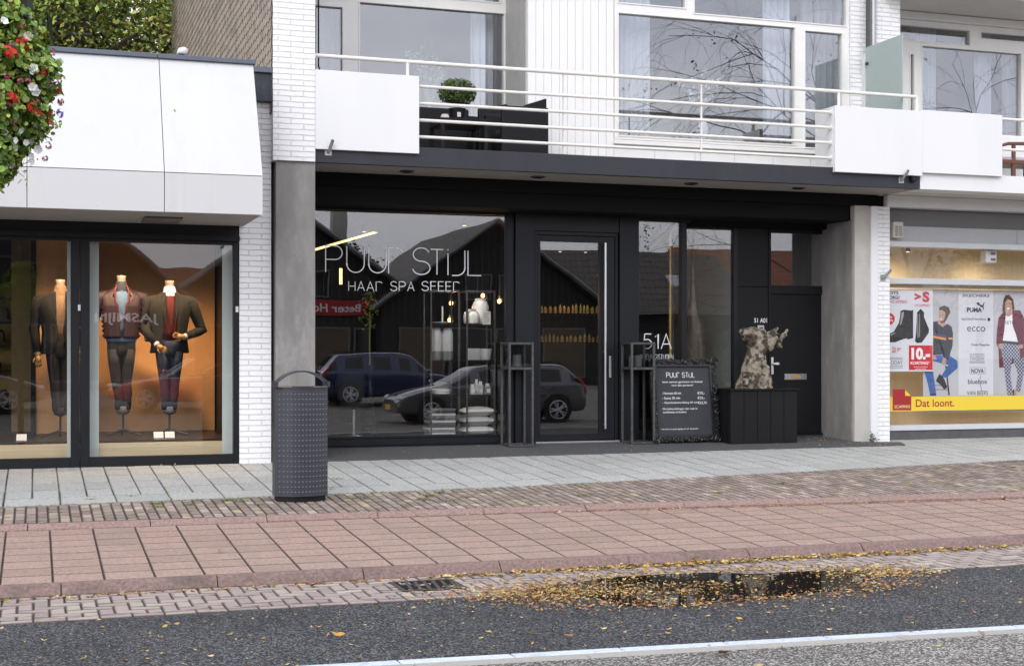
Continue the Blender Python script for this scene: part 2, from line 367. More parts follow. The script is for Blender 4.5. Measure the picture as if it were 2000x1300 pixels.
# kerbs
m_kb = mat('red_granite_kerb', (.27, .18, .155), .75, var=.5, vs=40, bump=.4, bs=130, dirt=.3, dirtcol=(.16,.11,.10), ds=3)
m_kb2 = mat('stained_red_kerb', (.21, .138, .12), .7, var=.55, vs=38, bump=.5, bs=110, dirt=.85, dirtcol=(.07,.06,.045), ds=1.9)
def kerb(mb, Yt, zt, zb, dep, L, n):
    x = XL-.3
    for i in range(n):
        a, c_ = x+.004, x+L-.004; jz = rnd.uniform(-.004, .004); jy = rnd.uniform(-.006, .006)
        prof = [(0, zb-.05), (0, zb+.01), (.03, zt-.035), (.055, zt-.010), (.08, zt), (dep, zt), (dep, zb-.05)]
        for xx in (a, c_): pass
        vs = [(X, Yt(X)-dep+dy+jy, z+zs(Yt(X))*0+jz) for X in (a, c_) for dy, z in prof]; k = len(prof)
        mb.add(vs, [tuple(range(k-1, -1, -1)), tuple(range(k, 2*k))]+[(q, (q+1) % k, k+(q+1) % k, k+q) for q in range(k)])
        x += L
k = MB(); kerb(k, Yk, zs(13.2), zs(13.08)-.05, .11, 1.06, 28); struct(k, 'upper_kerb', m_kb, 'low red kerb between the clinkers and the cycle path')
k = MB(); kerb(k, lambda X: 10.80, zs(10.8)-.05+.004, -.48, .13, 1.12, 27); struct(k, 'lower_kerb', m_kb2, 'stained red kerb above the gutter')
# red tiles
m_rt = mat('red_concrete_tile', (.35, .245, .20), .8, var=.42, vs=36, bump=.6, bs=150, attr=True, dirt=.75, dirtcol=(.25,.185,.16), ds=2.2)
t = MB(); x = XL+.1; nrow = 8
col_i = 0
while x < XR:
    for j in range(nrow):
        def yof(X, q):
            f_ = q/nrow; return 10.815+(Yk(X)-.115-10.815)*f_
        Yz = lambda X, Y: zs(Y)-.05
        jj = .08 if j else 0
        vs_c = vary((1,1,1), .13)
        x0, x1 = x, x+.366
        g1 = .0045
        vs = []; 
        q0, q1 = j+.018, j+1-.020
        tl = [rnd.uniform(-.001, .001) for _ in range(4)]
        for dz, e, eq in ((0, .006, .035), (-.005, 0, 0), (-.022, 0, 0)):
            for kk, (X, q) in enumerate(((x0+g1+e, q0+eq), (x1-g1-e, q0+eq), (x1-g1-e, q1-eq), (x0+g1+e, q1-eq))):
                Y = yof(X, q); vs.append((X, Y, Yz(X, Y)+dz+tl[kk]))
        t.add(vs, [(0,1,2,3)], vs_c); n_ = len(t.v)-12
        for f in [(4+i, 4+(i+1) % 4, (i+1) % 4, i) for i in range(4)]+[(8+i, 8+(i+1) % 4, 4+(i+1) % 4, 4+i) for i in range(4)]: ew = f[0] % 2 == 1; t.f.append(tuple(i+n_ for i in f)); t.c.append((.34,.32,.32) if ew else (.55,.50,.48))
    x += .366
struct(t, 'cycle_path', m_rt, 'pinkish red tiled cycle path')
# gutter: herringbone bricks
m_gt = mat('gutter_brick', (1, 1, 1), .75, var=.15, vs=35, bump=.35, bs=110, attr=True)
t = MB(); palg = [(.34,.28,.25), (.31,.25,.225), (.37,.315,.27), (.29,.24,.22), (.33,.265,.245), (.39,.34,.28), (.34,.27,.25)]
bl, bs_ = .21, .105
def inside(x0, x1, y0, y1): return y0 > 9.79 and y1 < 10.66
for i in range(-60, 300):
    for j in range(0, 14):
        for (ox, oy, wx, wy) in ((0, 0, bl, bs_), (3*bs_, 0, bs_, bl)):
            # classic herringbone lattice
            x0 = XL+i*bs_+ (j*bs_) + ox; y0 = 9.5+j*bs_+oy
            if (i) % 4 != 0: continue
            x1, y1 = x0+wx, y0+wy
            y0c, y1c = max(y0, 9.77), min(y1, 10.67)
            if y1c-y0c < .03 or x0 > XR or x1 < XL: continue
            paver(t, x0, x1, y0c, y1c, lambda X, q: q, lambda X, Y: zg(X, 10)+.001, gap=.010, col=vary(rnd.choice(palg), .1), tilt=.004, ch=.007, grime=.5)
x = XL
while x < XR:
    paver(t, x, x+.21, 9.67, 9.765, lambda X, q: q, lambda X, Y: zg(X, 10)+.001, gap=.008, col=vary(rnd.choice(palg), .1), tilt=.003, ch=.005); x += .21
struct(t, 'gutter', m_gt, 'herringbone gutter of worn pinkish bricks')
# parking lane and road
def roadmat(name, c1, c2, scale, joints=None):
    m = mat(name, c1, .85, var=0, bump=.9, bs=140); t = m.node_tree; N = t.nodes; L = t.links; b_ = N['Principled BSDF']
    v = N.new('ShaderNodeTexVoronoi'); v.inputs['Scale'].default_value = scale
    tcn = [n for n in N if n.type == 'TEX_COORD'][0]; L.new(tcn.outputs['Object'], v.inputs['Vector'])
    rp = N.new('ShaderNodeValToRGB'); rp.color_ramp.elements[0].color = (*c1, 1); rp.color_ramp.elements[1].color = (*c2, 1)
    rp.color_ramp.elements[0].position = .55; rp.color_ramp.elements[1].position = 1
    sp = N.new('ShaderNodeSeparateColor'); L.new(v.outputs['Color'], sp.inputs[0]); L.new(sp.outputs[0], rp.inputs[0])
    n = N.new('ShaderNodeTexNoise'); n.inputs['Scale'].default_value = 1.3; n.inputs['Detail'].default_value = 7; L.new(tcn.outputs['Object'], n.inputs['Vector'])
    mr = N.new('ShaderNodeMapRange'); mr.inputs[1].default_value = .3; mr.inputs[2].default_value = .7; mr.inputs[3].default_value = .78; mr.inputs[4].default_value = 1.25; L.new(n.outputs['Fac'], mr.inputs[0])
    q = N.new('ShaderNodeVectorMath'); q.operation = 'SCALE'; L.new(rp.outputs[0], q.inputs[0]); L.new(mr.outputs[0], q.inputs['Scale']); out = q.outputs[0]
    if joints:
        br = N.new('ShaderNodeTexBrick'); br.inputs['Scale'].default_value = 1; br.inputs['Brick Width'].default_value = joints[0]; br.inputs['Row Height'].default_value = joints[1]
        br.inputs['Mortar Size'].default_value = .007; br.inputs['Color1'].default_value = (1,1,1,1); br.inputs['Color2'].default_value = (.88,.88,.88,1); br.inputs['Mortar'].default_value = (1.25,1.25,1.22,1)
        L.new(tcn.outputs['Object'], br.inputs['Vector'])
        q2 = N.new('ShaderNodeMix'); q2.data_type = 'RGBA'; q2.blend_type = 'MULTIPLY'; q2.inputs[0].default_value = .8; L.new(out, q2.inputs[6]); L.new(br.outputs['Color'], q2.inputs[7]); out = q2.outputs[2]
    L.new(out, b_.inputs['Base Color']); return m
m_lane = roadmat('dark_lane_pavers', (.007,.008,.010), (.19,.195,.20), 100, (.21,.42))
m_road = roadmat('coarse_asphalt', (.07,.066,.06), (.55,.52,.48), 95)
def Yl(X): return 7.86-.07*X
s_ = MB(); sheet(s_, lambda x: Yl(x)-.05, 9.665, lambda x, y: -.48+.02*(9.665-y)/2+.0); struct(s_, 'parking_lane', m_lane, 'dark speckled parking lane with scattered leaves')
t = MB(); t2 = MB(); x = XL
zr = -.455
while x < XR:
    for k_, (mb, L_) in enumerate(((t, .66),)):
        vs = []
        for dz, e in ((0, .004), (-.006, 0), (-.03, 0)):
            for X, q in ((x+.004+e, -.105+e), (x+.656-e, -.105+e), (x+.656-e, -e), (x+.004+e, -e)): vs.append((X, Yl(X)+q, zr+dz))
        t.add(vs, [(0,1,2,3)]+[(4+i, 4+(i+1) % 4, (i+1) % 4, i) for i in range(4)]+[(8+i, 8+(i+1) % 4, 4+(i+1) % 4, 4+i) for i in range(4)], vary((1,1,1), .05))
    x += .66
struct(t, 'white_line', mat('worn_white_line', (.52,.57,.64), .7, var=.2, vs=30, attr=True, dirt=.9, dirtcol=(.30,.34,.38), ds=6, bump=.3), 'worn bluish white line of long blocks')
x = XL
while x < XR:
    vs = []
    for dz, e in ((0, .004), (-.006, 0), (-.03, 0)):
        for X, q in ((x+.004+e, -.235+e), (x+.996-e, -.235+e), (x+.996-e, -.111-e), (x+.004+e, -.111-e)): vs.append((X, Yl(X)+q, zr+dz))
    t2.add(vs, [(0,1,2,3)]+[(4+i, 4+(i+1) % 4, (i+1) % 4, i) for i in range(4)]+[(8+i, 8+(i+1) % 4, 4+(i+1) % 4, 4+i) for i in range(4)], vary((1,1,1), .08))
    x += 1.0
struct(t2, 'concrete_strip', mat('grey_concrete_strip', (.34,.32,.29), .8, var=.2, vs=50, attr=True, bump=.4), 'narrow grey concrete strip beside the white line')
s_ = MB()
sheet(s_, 3, lambda x: Yl(x)-.237, lambda x, y: lerp([(3,-.42), (7.6,-.458)], y) if y > 3.01 else -.42, ny=2)
for ya, yb in ((-1, 3), (-4, -1), (-40, -4)): sheet(s_, ya, yb, lambda x, y: lerp([(-40,-.1), (-4,-.12), (-1,-.25), (3,-.42)], y))
sheet(s_, lambda x: Yl(x)-.28, lambda x: Yl(x)+.02, lambda x, y: -.475)
struct(s_, 'road', m_road, 'coarse grey asphalt road')
# puddle
pd = MB(); n = 48; c = []
for i in range(n):
    a = 2*math.pi*i/n; r = 1+.13*math.sin(3*a+1)+.08*math.sin(5*a)+.04*math.sin(9*a+2)
    c.append((4.85+1.32*r*math.cos(a), 9.52+.62*r*math.sin(a), -.469))
pd.add(c+[(p[0], p[1], -.4765) for p in c], [tuple(range(n))]+[(n+i, n+(i+1) % n, (i+1) % n, i) for i in range(n)])
mw = mat('puddle_water', (.012,.010,.008), .015, var=0, spec=.8); mw.node_tree.nodes['Principled BSDF'].inputs['IOR'].default_value = 1.45
struct(pd, 'puddle', mw, 'dark rain puddle lying over the gutter')
# doormat
mt = MB(); pts = [(3.28, 17.22), (11.95, 17.42), (12.1, 17.75), (11.46, 18.0), (11.46, 18.86), (8.45, 18.86), (8.45, 18.6), (3.28, 18.6)]
n = len(pts); mt.add([(x, y, zs(y)+.012) for x, y in pts]+[(x, y, zs(y)-.03) for x, y in pts], [tuple(range(n))]+[(n+i, n+(i+1) % n, (i+1) % n, i) for i in range(n)])
o = mt.build('entrance_mat', mat('grey_ribbed_mat', (.085,.087,.09), .95, var=.35, vs=120, bump=.8, bs=200)); tag(o, 'long dark grey entrance mat along the black shopfront', 'mat')
# drain grate
dr = thing('drain_grate', 'rusty slotted drain grate in the brick gutter among leaves', 'drain', (2.8, 10.22, -.475))
m_ir = mat('wet_cast_iron', (.09,.08,.07), .5, metal=.5, var=.4, vs=15)
f_ = MB(); X0, X1, Y0, Y1 = 2.56, 3.06, 10.03, 10.47; zt = -.468
f_.box(X0, X1, Y0, Y0+.035, zt-.02, zt); f_.box(X0, X1, Y1-.035, Y1, zt-.02, zt); f_.box(X0, X0+.035, Y0+.036, Y1-.036, zt-.02, zt); f_.box(X1-.035, X1, Y0+.036, Y1-.036, zt-.02, zt)
f_.build('grate_frame', m_ir, dr)
s_ = MB()
for i in range(6):
    xx = X0+.07+i*.07; s_.add([(xx, Y0+.036, zt-.003), (xx+.028, Y0+.036, zt-.003), (xx+.075, Y1-.036, zt-.003), (xx+.047, Y1-.036, zt-.003), (xx, Y0+.036, zt-.02), (xx+.028, Y0+.036, zt-.02), (xx+.075, Y1-.036, zt-.02), (xx+.047, Y1-.036, zt-.02)], [(0,1,2,3), (4,5,1,0), (5,6,2,1), (6,7,3,2), (7,4,0,3)])
s_.build('bars', m_ir, dr)
s_ = MB(); s_.quad((X0+.03, Y0+.03, zt-.0045), (X1-.03, Y0+.03, zt-.0045), (X1-.03, Y1-.03, zt-.0045), (X0+.03, Y1-.03, zt-.0045)); s_.build('sump', M['soot'], dr)

# ================================================================ helpers for shopfronts
def frame(mb, x0, x1, z0, z1, Y, wL, wR, wB, wT, d=.07):    # butt-jointed rectangular frame around an opening (outer sizes)
    mb.box(x0, x0+wL, Y-d/2, Y+d/2, z0, z1); mb.box(x1-wR, x1, Y-d/2, Y+d/2, z0, z1)
    mb.box(x0+wL, x1-wR, Y-d/2+.002, Y+d/2-.002, z0, z0+wB); mb.box(x0+wL, x1-wR, Y-d/2+.002, Y+d/2-.002, z1-wT, z1)
def pane(name, parent, x0, x1, z0, z1, Y, m, t=.012):
    q = MB(); q.box(x0, x1, Y-t/2, Y+t/2, z0, z1); return q.build(name, m, parent)
def curtain(x0, x1, z0, z1, Y, label, group='curtains in the upstairs windows', m='curtain', amp=.035, fold=.11):
    c = MB(); n = max(8, int((x1-x0)/.012)); vs = []
    for i in range(n+1):
        x = x0+(x1-x0)*i/n; y = Y+amp*math.sin(x/fold*6.28+.8*math.sin(x*3))+amp*.4*math.sin(x/fold*15)
        vs += [(x, y, z0), (x+.01*math.sin(x*9), y, z1)]
    c.add(vs, [(2*i, 2*i+2, 2*i+3, 2*i+1) for i in range(n)])
    o = c.build('curtain', M[m], smooth='all'); sm = o.modifiers.new('thick', 'SOLIDIFY'); sm.thickness = .004
    return tag(o, label, 'curtain', group)

# ================================================================ CLOTHING SHOP (left)
XLF = -9.0
cs = thing('clothing_shop', 'single-storey shop with sloping white panel canopy and dark blue window frames', 'building', (0, 17.35, 0))
PJ = [XLF, -6.0, -4.43, -2.96, -1.50, -.08, 1.35, 2.43]       # panel joints
Yf, Yt_ = 15.85, 16.57; zb, zm, zt = 2.835, 3.27, 4.66
m_fix = mat('grey_fixings', (.5,.5,.5), .5, var=0)
for a, b_ in zip(PJ, PJ[1:]):
    d1, d2 = MB(), MB()
    for f_ in (.05, .5, .95):
        for g_ in (.04, .5, .96):
            X = a+(b_-a)*f_
            if f_ == .5 and g_ == .5: continue
            d2.ball((X, Yf+(Yt_-Yf)*g_, zm+(zt-zm)*g_), .006, .004, .006, n=6, m=4)
            if g_ != .5: d1.ball((X, Yf, zb+(zm-zb)*(.1 if g_ < .5 else .9)), .006, .004, .006, n=6, m=4)
    q = MB(); q.box(a+.004, b_-.004, Yf, Yf+.02, zb, zm-.004); q.build('fascia_panel', M['panel'], cs, extra=(d1, m_fix))
    q = MB(); q.add([(a+.004, Yf, zm+.004), (b_-.004, Yf, zm+.004), (b_-.004, Yt_, zt), (a+.004, Yt_, zt), (a+.004, Yf+.03, zm+.004), (b_-.004, Yf+.03, zm+.004), (b_-.004, Yt_+.03, zt), (a+.004, Yt_+.03, zt)], [(0,1,2,3), (5,4,7,6), (4,5,1,0), (3,2,6,7), (4,0,3,7), (1,5,6,2)])
    q.build('sloping_panel', M['panel'], cs, extra=(d2, m_fix))
q = MB(); q.box(XLF, 2.425, Yf+.021, Yt_+.25, zb+.01, zm-.02); q.add([(XLF, Yf+.05, zm-.02), (2.425, Yf+.05, zm-.02), (2.425, Yt_+.06, zt-.02), (XLF, Yt_+.06, zt-.02), (XLF, Yt_+.5, zm-.02), (2.425, Yt_+.5, zm-.02), (2.425, Yt_+.5, zt-.02), (XLF, Yt_+.5, zt-.02)], [(0,1,2,3), (4,7,6,5), (1,5,6,2), (0,3,7,4), (3,2,6,7)]); q.build('canopy_core', M['soot'], cs)
q = MB(); q.box(XLF, 1.33, Yt_-.035, Yt_+.3, zt+.002, zt+.055); q.box(1.336, 2.45, Yt_-.035, Yt_+.3, zt+.002, zt+.055); q.build('coping', M['coping'], cs, bevel=.006)
q = MB(); q.box(XLF, 2.41, Yf+.02, 17.30, zb-.006, zb+.008); q.build('soffit', M['soffit'], cs)
q = MB(); q.box(1.18, 1.60, 16.35, 16.95, zb-.030, zb-.007); q.build('soffit_lamp', mat('soffit_lamp_cover', (.10,.10,.10), .4), cs, bevel=.006)
q = MB(); q.box(XLF, 2.36, 17.05, 30, zb+.009, zb+.2); q.box(XLF, 2.36, 17.1, 30, zb+.2, 4.45); q.build('roof', M['navy'], cs)
# shopfront
def gu(u): return pX(u, 17.32)
xr = pX(468, 17.25)
q = MB(); q.box(XLF, xr, 17.26, 17.50, 2.70, zb-.008); q.box(XLF, xr, 17.22, 17.5, 2.64, 2.70); q.build('header', M['anthracite'], cs)
zt_, zb_ = 2.64, -.07
def wframe(xa, xb, xga, xgb, zg0, zg1, nm='shop_window', par=cs, Y=17.32, d=.10, m='anthracite', g='glass_shop2', z0=zb_, z1=zt_):
    q = MB(); q.box(xa, xga, Y-d/2, Y+d/2, z0, z1); q.box(xgb, xb, Y-d/2, Y+d/2, z0, z1); q.box(xga, xgb, Y-d/2+.003, Y+d/2, z0, zg0); q.box(xga, xgb, Y-d/2+.003, Y+d/2, zg1, z1)
    o = q.build(nm, M[m], par, bevel=.004, seg=1); p_ = pane('pane', o, xga-.01, xgb+.01, zg0-.01, zg1+.01, Y+.02, M[g]); return o
wframe(gu(156)+.003, xr-.002, gu(175), gu(455), .055, 2.60)
wframe(gu(-185), gu(156)-.003, gu(-168), gu(138), .055, 2.60)
wframe(-6.2, gu(-185)-.006, -6.1, gu(-203), .055, 2.60)
for ua, ub in ((152, 157), (459, 464.5)): q = MB(); q.box(gu(ua), gu(ub), 17.262, 17.268, 1.78, 1.85); q.build('window_sticker', M['plastic_white'], cs)
# interior shell
q = MB(); q.box(XLF, 2.36, 24, 24.1, -.1, zb); q.box(XLF-.1, XLF, 17.4, 24, -.1, zb); q.box(2.36, 2.5, 17.51, 24, -.1, zb); q.build('interior_wall', mat('shop_interior_wall', (.055,.042,.030), .7, var=.3, vs=1), cs)
q = MB(); q.box(XLF, 2.36, 17.4, 24, -.12, .02); q.build('interior_floor', mat('shop_floor', (.16,.12,.09), .5, var=.2), cs)
# side wall behind (below the slate wall) and parapet piece
q = MB(); q.box(2.36, 2.745, 17.25, 17.9, -.3, 4.35); q.build('brick_pier', M['brick_white'], cs)
q = MB(); q.box(2.30, 2.775, 17.16, 17.9, 4.352, 4.69); q.build('parapet_board', M['navy'], cs)
q = MB(); q.box(2.28, 2.782, 17.12, 17.95, 4.692, 4.76); q.build('parapet_coping', M['coping'], cs, bevel=.005)
# display inside
dp = MB(); dp.box(-5, 2.34, 17.46, 19.9, .021, .20); o = dp.build('display_plinth', M['wood_floor']); tag(o, 'low pale oak display plinth inside the clothing shop window', 'plinth')
dp = MB(); dp.box(-5, 2.34, 17.56, 19.85, .205, .232); o = dp.build('display_platform', M['platform']); tag(o, 'thin black platform under the headless mannequins', 'platform')
for (a, b_, Yb, lb) in ((gu(188)-.3, 2.33, 19.5, 'tall orange-brown backdrop behind the two mannequins'), (pX(70, 19.4), pX(134, 19.4)+.8, 19.3, 'tan backdrop behind the mannequin cut by the frame')):
    q = MB(); q.box(a if lb[0] == 't' and Yb == 19.5 else a, b_ if Yb == 19.5 else pX(176, 19.3), Yb, Yb+.05, .233, 2.8); o = q.build('backdrop_panel', M['beige']); tag(o, lb, 'backdrop panel')
for (ua, ub, lb) in ((174, 193, 'left pale green side strip of the two-mannequin window'), (434, 456, 'right pale green side strip of the two-mannequin window'), (131, 139, 'narrow pale strip beside the mannequin cut by the frame')):
    q = MB(); q.box(pX(ua, 17.45), pX(ub, 17.45), 17.44, 17.455, .04, 2.63); o = q.build('side_strip', mat('pale_green_film', (.60,.66,.62), .6, var=.03)); tag(o, lb, 'fabric strip', 'side strips in the clothing windows')
# dark column + shelf in the left pane depth
sh = thing('clothes_shelf', 'dark shelf unit with lit shelves deep inside the clothing shop', 'shelf', (-1.4, 22, 0))
q = MB()
for z in (.5, 1.0, 1.4, 1.75, 2.1): q.box(-3.0, -.25, 22.3, 22.9, z, z+.03)
q.box(-3.05, -3.0, 22.3, 22.9, .02, 2.4); q.box(-.25, -.2, 22.3, 22.9, .02, 2.4); q.build('shelf_frame', M['black'], sh)
m_dc = mat('dark_clothes', (.03,.028,.03), .9, var=.5, vs=5)
for z in (.53, 1.03, 1.43, 1.78):
    x = -2.9
    while x < -.5: h_ = rnd.uniform(.12, .22); q = MB(); q.loft([(x+.1, 22.55, z, .09, .1), (x+.1, 22.55, z+h_*.7, .085, .09), (x+.1, 22.55, z+h_, .05, .06)], n=8); tag(q.build('clothes_pile', m_dc), 'dark pile of clothes on the lit shelves deep inside the clothing shop', 'clothes', 'clothes piles deep in the clothing shop'); x += rnd.uniform(.24, .34)
q = MB(); q.box(-2.95, -.3, 22.86, 22.88, .5, 2.3); q.build('back_panel', mat('shelf_back', (.5,.36,.1), .7, var=.2), sh)
q = MB(); q.box(pX(22, 20.5), pX(60, 20.5), 20.5, 20.75, .02, zb); o = q.build('shop_column', mat('ochre_column', (.30,.21,.09), .7, var=.2)); tag(o, 'ochre square column inside the clothing shop', 'column')
q = MB(); q.box(pX(60, 19.3), pX(69, 19.3), 19.25, 19.4, .2, zb); o = q.build('partition_post', M['black']); tag(o, 'black partition post at the edge of the tan backdrop', 'post')
m_bulb = mat('lit_lamp', (1,.8,.5), .4, var=0, emit=(1, .72, .40), es=2.5)
def shop_light(x, y, z, en, label, group, col=(1,.70,.42), r=.05, kind='spot_lamp', size=100, dr=(0,.25,-1)):
    s = thing(kind, label, 'lamp', (x, y, z), group)
    q = MB(); q.cyl((x, y, z+.10), (x, y, z), .032, .036, 14); q.build('housing', M['black'], s, smooth=True)
    q = MB(); q.cyl((x, y, z-.002), (x, y, z-.006), .026, .026, 14); q.build('bulb', m_bulb, s)
    l = bpy.data.lights.new('lamp_light', 'SPOT'); l.energy = en; l.spot_size = R(size); l.spot_blend = .8; l.shadow_soft_size = r; l.color = col
    lo = bpy.data.objects.new('lamp_light', l); COL.objects.link(lo); lo.parent = s; lo.location = (0, 0, -.03)
    lo.rotation_euler = Vector(dr).to_track_quat('-Z', 'Y').to_euler()
for i, (x, y, e, lb) in enumerate(((.35, 17.95, 125, 'ceiling spot lamp over the left end of the clothing display'), (1.1, 17.95, 135, 'ceiling spot lamp over the puffer vest mannequin'), (1.9, 17.95, 135, 'ceiling spot lamp over the tweed jacket mannequin'), (-.9, 21.2, 90, 'ceiling spot lamp before the dark clothes shelves'))):
    shop_light(x, y, 2.68, e, lb, 'ceiling spot lamps in the clothing shop', size=120)
# camera on the roof
sc_ = thing('security_camera', 'small white dome camera on the canopy coping', 'camera', (pX(356, 16.8), 16.8, zt+.05))
x, y, z = sc_.location; z0 = pZ(356, 112, 16.8)
q = MB(); q.cyl((x, y, zt+.05), (x, y, z0+.06), .016); q.build('bracket', M['plastic_white'], sc_)
q = MB(); q.loft([(x, y, z0+.02, .045, .05), (x, y, z0+.05, .065, .07), (x+.01, y, z0+.10, .055, .06), (x+.015, y, z0+.115, .02, .03)], n=16); q.build('dome', M['plastic_white'], sc_, smooth='all')
q = MB(); q.ball((x-.01, y-.02, z0+.025), .042, .04, .035); q.build('lens', M['darkglass'], sc_, smooth='all')
# ================================================================ SALON BUILDING (middle)
sb = thing('salon_building', 'white two-storey building with black salon shopfront under a long balcony', 'building', (7, 18.7, 0))
G = 18.70
XA = 3.27                                   # left end of the shopfront
# left wall and column
q = MB(); q.box(2.745, 3.262, 17.10, 30.3, 3.632, 9.6); q.build('brick_wall', M['brick_white'], sb)
q = MB(); q.box(2.785, 3.27, 17.14, 18.9, -.3, 3.628); q.build('concrete_column', M['concrete'], sb, bevel=.008)
# slate side wall: individual slates on x = 2.745, facing -x
q = MB(); zz = 4.2; r_ = 0
while zz < 9.4:
    y = 17.14-(.11 if r_ % 2 else 0)
    while y < 30.3:
        w_ = .215; c = vary((1,1,1), .32); c = (c[0], c[1]*rnd.uniform(.96,1.02), c[2]*rnd.uniform(.92,1.03))
        x0, x1 = 2.738, 2.727; ya, yb = max(17.12, y+.004), min(30.3, y+w_-.004)
        if yb-ya > .03:
            ym = (ya+yb)/2
            pts = [(x0-.001, ya, zz+.19), (x0-.001, yb, zz+.19), (x1, yb, zz+.045), (x1-.002, ym, zz), (x1, ya, zz+.045)]
            q.add(pts+[(x0, p[1], p[2]) for p in pts[2:]], [(0,1,2,3,4), (2,5,6,3), (3,6,7,4)], c)
        y += w_
    zz += .128; r_ += 1
q.build('slate_wall', M['slate'], sb)
# balcony slab
q = MB(); q.box(3.264, 12.01, 17.15, 17.22, 3.63, 3.88); q.build('balcony_fascia', M['slab'], sb, bevel=.006)
q = MB(); q.box(3.272, 12.005, 17.221, 19.9, 3.65, 3.875); q.build('balcony_slab', M['soffit'], sb)
q = MB(); q.box(3.276, 12.0, 17.221, 18.04, 3.636, 3.648); q.build('soffit', M['soffit'], sb)
for i, (u, v) in enumerate(((795, 334), (1051, 356), (1350, 358), (1560, 374))):
    t_ = (3.634-H)/((690-v)/F); dx, dy = dirs(u); xx, yy = t_*dx, t_*dy; yy = 17.62
    s = thing('downlight', ['leftmost', 'second from left', 'third from left', 'rightmost'][i]+' round downlight of the four under the balcony', 'lamp', (pX(u, yy), yy, 3.634), 'round downlights under the balcony')
    q = MB(); q.lathe(pX(u, yy), yy, [(.095, 3.636), (.10, 3.628), (.085, 3.618), (.06, 3.618)], 24); q.build('trim_ring', M['rawsteel'], s, smooth=True)
    q = MB(); q.cyl((pX(u, yy), yy, 3.6165), (pX(u, yy), yy, 3.6175), .058, n=20); q.build('lens', M['darkglass'], s)
# black beams
q = MB(); q.box(3.272, 12.0, 18.05, 18.30, 3.47, 3.629); q.build('beam', M['soot'], sb)
q = MB(); q.box(3.272, 11.47, 18.12, 18.75, 3.25, 3.468); q.box(8.4, 11.47, 18.751, 19.1, 3.17, 3.468); q.build('header', M['soot'], sb)
# right pillar
q = MB(); q.box(11.462, 11.482, 18.06, 19.2, -.3, 3.248); q.build('concrete_reveal', M['concrete'], sb)
q = MB(); q.box(11.484, 11.735, 18.02, 19.2, -.3, 3.468); q.build('concrete_pillar', M['concrete_pale'], sb, bevel=.006)
# upper storey ------------------------------------------------
YB = 18.40; YL = 19.35
xc = pX(1028, YB); xc0 = pX(985, YL)
x1w, x1e = pX(1199, YB), pX(1657, YB)
zsill = pZ(1207, 272, YB); zup = pZ(1207, 27, YB)
q = MB()                          # vertical boards
def boards(mb, x0, x1, Y, z0, z1, pitch=.105, ax='x'):
    n = max(1, round((x1-x0)/pitch)); p_ = (x1-x0)/n
    for i in range(n):
        a, b2 = x0+i*p_+.004, x0+(i+1)*p_-.004
        if ax == 'x': mb.box(a, b2, Y, Y+.02, z0, z1)
        else: mb.box(Y, Y+.02, a, b2, z0, z1)
    if ax == 'x': mb.box(x0+.002, x1-.002, Y+.0125, Y+.05, z0, z1)
    else: mb.box(Y+.0125, Y+.05, x0+.002, x1-.002, z0, z1)
boards(q, xc+.022, x1w, YB, 3.88, 8.5, .118); q.build('cladding', M['clad'], sb)
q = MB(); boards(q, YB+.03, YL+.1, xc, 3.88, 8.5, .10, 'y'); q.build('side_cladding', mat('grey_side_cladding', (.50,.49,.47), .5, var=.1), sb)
q = MB(); boards(q, x1w+.002, x1e, YB+.012, 3.88, zsill-.075, .6); q.build('cladding', M['clad'], sb)
q = MB(); q.box(x1w-.01, x1e+.02, YB-.05, YB+.06, zsill-.07, zsill-.01); q.build('window_sill', M['frame_cream'], sb, bevel=.005)
q = MB(); q.box(x1e+.002, pX(1700, 18.3), 18.34, 19.4, 3.88, 8.5); q.build('brick_wall', M['brick_white'], sb)
q = MB(); q.box(pX(1700, 18.3)+.001, pX(1735, 18.2)+.25, 18.26, 19.4, 3.3, 8.5); q.build('brick_wall', M['brick_white'], sb)
q = MB(); q.box(3.27, 12.4, 17.95, YB-.11, 8.0, 8.2); q.box(3.27, 12.4, YB-.1, 24, 7.62, 8.6); q.build('roof_overhang', M['soffit_white'], sb)
# upstairs windows: opening rectangles inside a cream frame
def upwin(name, xs, zs_, x0, x1, z0, z1, Y, m='frame_cream', par=sb, d=.09, g='glass_up'):
    # xs: list of pane (xa, xb, za, zb); frame = grid of mullions around them, one mesh by subtracting columns
    o = MB(); edges_x = sorted(set([x0, x1]+[v for p in xs for v in p[:2]])); ez = sorted(set([z0, z1]+[v for p in xs for v in p[2:]]))
    for i in range(len(edges_x)-1):
        run = None
        for j in range(len(ez)-1):
            cx_, cz_ = (edges_x[i]+edges_x[i+1])/2, (ez[j]+ez[j+1])/2
            solid = not any(p[0] < cx_ < p[1] and p[2] < cz_ < p[3] for p in xs)
            if solid:
                if run is None: run = ez[j]
                end = ez[j+1]
            if (not solid or j == len(ez)-2) and run is not None:
                o.box(edges_x[i], edges_x[i+1], Y-d/2, Y+d/2, run, end); run = None
    for (a, b2, c_, e) in xs:            # slim raised bead round each pane
        for (u0, u1, w0, w1) in ((a-.022, a-.004, c_-.02, e+.02), (b2+.004, b2+.022, c_-.02, e+.02), (a-.003, b2+.003, c_-.02, c_-.004), (a-.003, b2+.003, e+.004, e+.02)):
            o.box(u0, u1, Y-d/2-.012, Y-d/2+.002, w0, w1)
    fr = o.build(name, M[m], par)
    for (a, b2, c_, e) in xs: pane('pane', fr, a-.005, b2+.005, c_-.005, e+.005, Y+.01, M[g])
    return fr
ux = lambda u: pX(u, YB)
zz1 = pZ(1207, 262, YB)+.02
zA0, zA1 = pZ(1207, 264, YB), pZ(1207, 27, YB)
zB1 = pZ(1645, 68, YB); zT0 = pZ(1500, 27, YB)+.0
zT0 = zA1+.16
